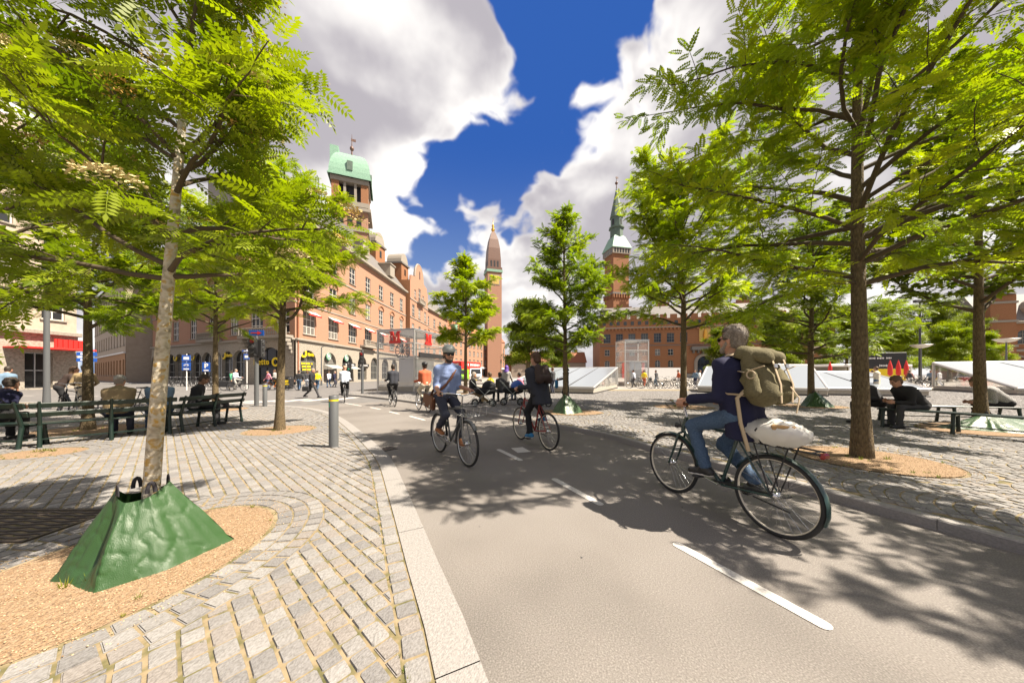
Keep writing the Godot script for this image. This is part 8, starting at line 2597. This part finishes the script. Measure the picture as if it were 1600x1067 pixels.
func people() -> void:
	# left: on the ring of benches, looking into the ring
	var k1 := 0.019
	person("man in tan jacket and pale grey cap sitting on the green bench, seen from behind", G(-8.62, 6.70, 0.015), 0.75, sitter(0.32, {"face": Vector3(0.2, -0.1, -1)}), {"cell": k1, "top": M.tan, "bottom": M.jeans_dark, "cap": M.grey_cloth, "hair": M.hair_grey, "bulk": 1.12})
	person("dark-haired man in blue denim shirt seated next to the man in the cap", G(-8.28, 7.25, 0.015), 1.05, sitter(0.28), {"cell": k1, "top": M.denim_blue, "bottom": M.jeans, "hair": M.hair_dark})
	var J := sitter(0.22, {"feet": [Vector3(-0.08, 0.085, -0.44), Vector3(-0.20, 0.50, -0.62)], "hands": [Vector3(-0.05, 0.80, -0.36), Vector3(0.14, 0.78, -0.36)], "nod": Vector3(0, 1, -0.5), "face": Vector3(0, -0.5, -1)})
	person("man in black reading his phone with crossed legs at the end of the green benches", G(-8.25, 7.95, 0.015), -0.85, J, {"cell": 0.016, "top": M.black_cloth, "bottom": M.charcoal, "hair": M.hair_dark, "skin": M.skin_dark})
	var ph := thing("phone", "slim dark phone in the hands of the man with crossed legs", "phone", G(-8.25, 7.95, 0.015), -0.85)
	part(MB.new().box(Vector3(0.05, 0.85, -0.47), Vector3(0.075, 0.012, 0.15), Basis(Vector3.RIGHT, 0.7), 0.004), "case", M.black, ph)
	person("person in dark blue jacket slumped on the bench at the edge of the view", G(-10.3, 6.05, 0.015), 0.3, sitter(0.5), {"cell": k1, "top": M.navy, "bottom": M.black_cloth, "hair": M.hair_dark})
	var bag := thing("shoulder_bag", "big black shoulder bag resting on the bench beside the slumped person", "bag", G(-9.75, 5.75, 0.47), 0.3)
	var f := Field.new(Vector3(-0.35, -0.05, -0.3), Vector3(0.35, 0.5, 0.3), 0.02)
	f.ell(Vector3(0, 0.17, -0.1), Vector3(0.22, 0.19, 0.14), Basis.IDENTITY, 0.03)
	f.cut(Vector3(0, 0.0, 0), Vector3.DOWN)
	var m := MB.new()
	f.into(m, wrinkle, 0.03)
	part(m, "pouch", M.black_cloth, bag)
	part(MB.new().tube([Vector3(-0.16, 0.25, -0.1), Vector3(0, 0.46, -0.1), Vector3(0.16, 0.25, -0.1)], 0.015, 5), "strap", M.black, bag)
	part(MB.new().box(Vector3(-0.18, 0.12, 0.06), Vector3(0.2, 0.16, 0.1), Basis(Vector3.UP, 0.3), 0.03), "red_pouch", M.red, bag)
	person("standing person in dark brown jacket bending over a bicycle behind the benches", G(-16.1, 10.9), -0.6, pose({"hip": Vector3(0, 0.93, 0), "lean": 0.55, "hands": [Vector3(-0.2, 0.95, -0.5), Vector3(0.2, 0.95, -0.5)]}), {"cell": 0.03, "top": M.darkbrown, "bottom": M.black_cloth, "hair": M.hair_brown, "hairstyle": "long"})
	person("standing person in khaki jacket and cap facing the dark brown jacket", G(-15.2, 10.9), 0.9, pose({"hip": Vector3(0, 0.93, 0), "lean": 0.35, "hands": [Vector3(-0.2, 0.98, -0.4), Vector3(0.2, 0.98, -0.4)]}), {"cell": 0.03, "top": M.tan, "bottom": M.cream_cloth, "hair": M.hair_dark, "cap": M.charcoal})
	person("person in a blue top with a white bag at the left edge behind the benches", G(-18.6, 11.2), 0.5, sitter(0.3, {"hip": Vector3(0, 0.9, 0)}), {"cell": 0.03, "top": M.denim_blue, "bottom": M.black_cloth, "hair": M.hair_dark})
	# crossing and shop pavement
	person("man in dark coat striding over the zebra crossing with a bag", G(-11.75, 18.0), -1.45, walker(0.34), {"cell": 0.022, "top": M.black_cloth, "bottom": M.charcoal, "hair": M.hair_grey, "hem": 0.3})
	var hb := thing("hand_bag", "black bag carried by the man on the zebra crossing", "bag", G(-11.75, 18.0), -1.45)
	part(MB.new().box(Vector3(0.27, 0.55, 0.2), Vector3(0.1, 0.28, 0.36), Basis.IDENTITY, 0.03), "pouch", M.black_cloth, hb)
	part(MB.new().tube([Vector3(0.27, 0.68, 0.08), Vector3(0.27, 0.82, 0.1), Vector3(0.27, 0.82, 0.28), Vector3(0.27, 0.68, 0.32)], 0.012, 5), "handle", M.black, hb)
	var g := "people before the shops"
	var w := [[-18.2, 26.2, 0.4, "person with black backpack walking away next to the litter bins", M.black_cloth, M.jeans, 0.28, "short"], [-17.6, 26.4, 0.5, "person in black top and light jeans beside the black backpack", M.charcoal, M.pale, 0.25, "long"], [-21.6, 28.2, -0.4, "man in light blue jacket leaving the corner shop", M.denim_blue, M.jeans_dark, 0.2, "short"], [-22.2, 28.0, 2.6, "person in a pink top standing at the corner shop door", M.pink, M.jeans, 0.1, "short"], [-19.3, 32.4, 1.2, "person in pale shirt in front of the grey shop awning", M.pale, M.jeans, 0.15, "short"], [-18.9, 32.6, -1.4, "person in dark blue standing close to the pale shirt", M.navy, M.jeans_dark, 0.1, "long"], [-24.6, 27.0, 1.5, "person with green bag crossing behind the sign post", M.signgreen, M.cream_cloth, 0.2, "short"], [-16.9, 26.6, 0.3, "person in a yellow top half hidden by the striding man", M.yellow, M.jeans, 0.2, "short"]]
	for k in w.size():
		var p: Array = w[k]
		person(p[3], G(p[0], p[1]), p[2], walker(p[6]), {"cell": 0.035, "top": p[4], "bottom": p[5], "hair": [M.hair_dark, M.hair_brown, M.hair_grey][k % 3], "hairstyle": p[7], "group": g})
	# group with prams beside the conical tree
	person("woman with blond hair and black top sitting with outstretched leg beside the pram", G(-1.75, 13.3, PL), -1.2, sitter(0.1, {"feet": [Vector3(-0.15, 0.09, -0.75), Vector3(0.12, 0.09, -0.45)]}), {"cell": 0.024, "top": M.black_cloth, "bottom": M.tan, "hair": M.hair_grey, "hairstyle": "long"})
	person("child in a yellow shirt sitting among the prams", G(-0.95, 13.6, PL), 1.2, sitter(0.0), {"cell": 0.024, "top": M.yellow, "bottom": M.black_cloth, "hair": M.hair_brown})
	person("seated person in dark shirt facing the yellow shirt", G(-0.5, 14.0, PL), 0.6, sitter(0.1), {"cell": 0.026, "top": M.charcoal, "bottom": M.jeans_dark, "hair": M.hair_dark})
	person("person with a purple headscarf behind the prams", G(-0.3, 15.5, PL), -0.4, walker(0.1), {"cell": 0.03, "top": M.grey_cloth, "bottom": M.charcoal, "hair": M.purple, "hairstyle": "shawl"})
	person("person in a bright pink top behind the prams", G(0.45, 15.0, PL), 1.0, sitter(0.1), {"cell": 0.03, "top": M.pink, "bottom": M.jeans, "hair": M.hair_dark})
	person("person in long black dress and headscarf beside the conical tree", G(2.35, 13.4, PL), 1.4, pose({"hands": [Vector3(-0.15, 1.05, -0.3), Vector3(0.15, 1.05, -0.3)]}), {"cell": 0.024, "top": M.black_cloth, "topname": "dress", "bottom": M.black_cloth, "hair": M.black_cloth, "hairstyle": "shawl", "hem": 0.78})
	var sb := thing("blue_bag", "bright blue bag held by the person in the long black dress", "bag", G(2.35, 13.4, PL), 1.4)
	part(MB.new().box(Vector3(0, 0.86, -0.40), Vector3(0.34, 0.36, 0.14), Basis.IDENTITY, 0.04), "pouch", M.brightblue, sb)
	part(MB.new().tube([Vector3(-0.1, 1.03, -0.4), Vector3(0, 1.14, -0.36), Vector3(0.1, 1.03, -0.4)], 0.012, 5), "handle", M.brightblue, sb)
	person("man in dark blue cap and jacket standing behind the glass roof wedge", G(2.2, 20.4, PL), 0.3, pose({}), {"cell": 0.03, "top": M.navy, "bottom": M.black_cloth, "hair": M.hair_dark, "cap": M.navy})
	person("companion of the man in the dark blue cap", G(2.75, 20.6, PL), 0.9, pose({}), {"cell": 0.03, "top": M.charcoal, "bottom": M.jeans_dark, "hair": M.hair_brown})
	# right: on the backless benches
	person("broad-backed person in black fleece bending forward on the backless bench", G(9.62, 7.25, PL), 1.35, sitter(0.72, {"nod": Vector3(0, 1, -0.6), "face": Vector3(0, -0.4, -1), "hands": [Vector3(-0.1, 0.62, -0.52), Vector3(0.12, 0.64, -0.5)]}), {"cell": 0.017, "top": M.black_cloth, "bottom": M.charcoal, "hair": M.hair_brown, "bulk": 1.16, "hairsize": 1.08})
	person("person in dark cap and clothes sitting behind the black fleece", G(9.45, 7.95, PL), 1.45, sitter(0.62, {"face": Vector3(0, -0.4, -1)}), {"cell": 0.019, "top": M.charcoal, "bottom": M.black_cloth, "hair": M.hair_dark, "cap": M.black_cloth})
	person("person with hair bun in grey marbled jacket bent over behind the maple trunk", G(12.75, 7.95, PL), 1.2, sitter(0.85, {"nod": Vector3(0, 1, -0.7), "face": Vector3(0, -0.6, -1), "hands": [Vector3(-0.1, 0.55, -0.55), Vector3(0.12, 0.55, -0.55)]}), {"cell": 0.019, "top": M.marbled, "bottom": M.black_cloth, "hair": M.hair_brown, "hairstyle": "bun", "bulk": 1.15})
	person("woman in beige coat standing behind the benches", G(22.6, 19.0, PL), 0.4, pose({"hands": [Vector3(-0.15, 1.1, -0.3), Vector3(0.22, 0.82, -0.05)]}), {"cell": 0.026, "top": M.cream_cloth, "topname": "coat", "bottom": M.jeans, "hair": M.hair_brown, "hem": 0.45})
	var cols := [M.navy, M.black_cloth, M.pale, M.yellow, M.charcoal, M.rust, M.denim_blue, M.white]
	var nm := ["navy", "black", "pale blue", "yellow", "charcoal", "rusty red", "denim blue", "white"]
	for k in 8:
		person("person in a %s top in the crowd by the red parasols" % nm[k], G(37.0 + k * 1.15 + rng.randf() * 0.4, 32.0 + rng.randf() * 3.0, PL), rng.randf() * TAU, walker(0.15), {"cell": 0.045, "top": cols[k], "bottom": cols[(k + 3) % 8], "hair": [M.hair_dark, M.hair_brown][k % 2], "group": "crowd by the red parasols"})
	for k in 6:
		person("person in a %s top near the bicycles before the clear glass lift" % nm[(k + 2) % 8], G(12.0 + k * 1.5, 30.0 + rng.randf() * 2.0, PL), rng.randf() * TAU, walker(0.12), {"cell": 0.045, "top": cols[(k + 2) % 8], "bottom": cols[(k + 4) % 8], "hair": M.hair_dark, "group": "people near the clear glass lift"})
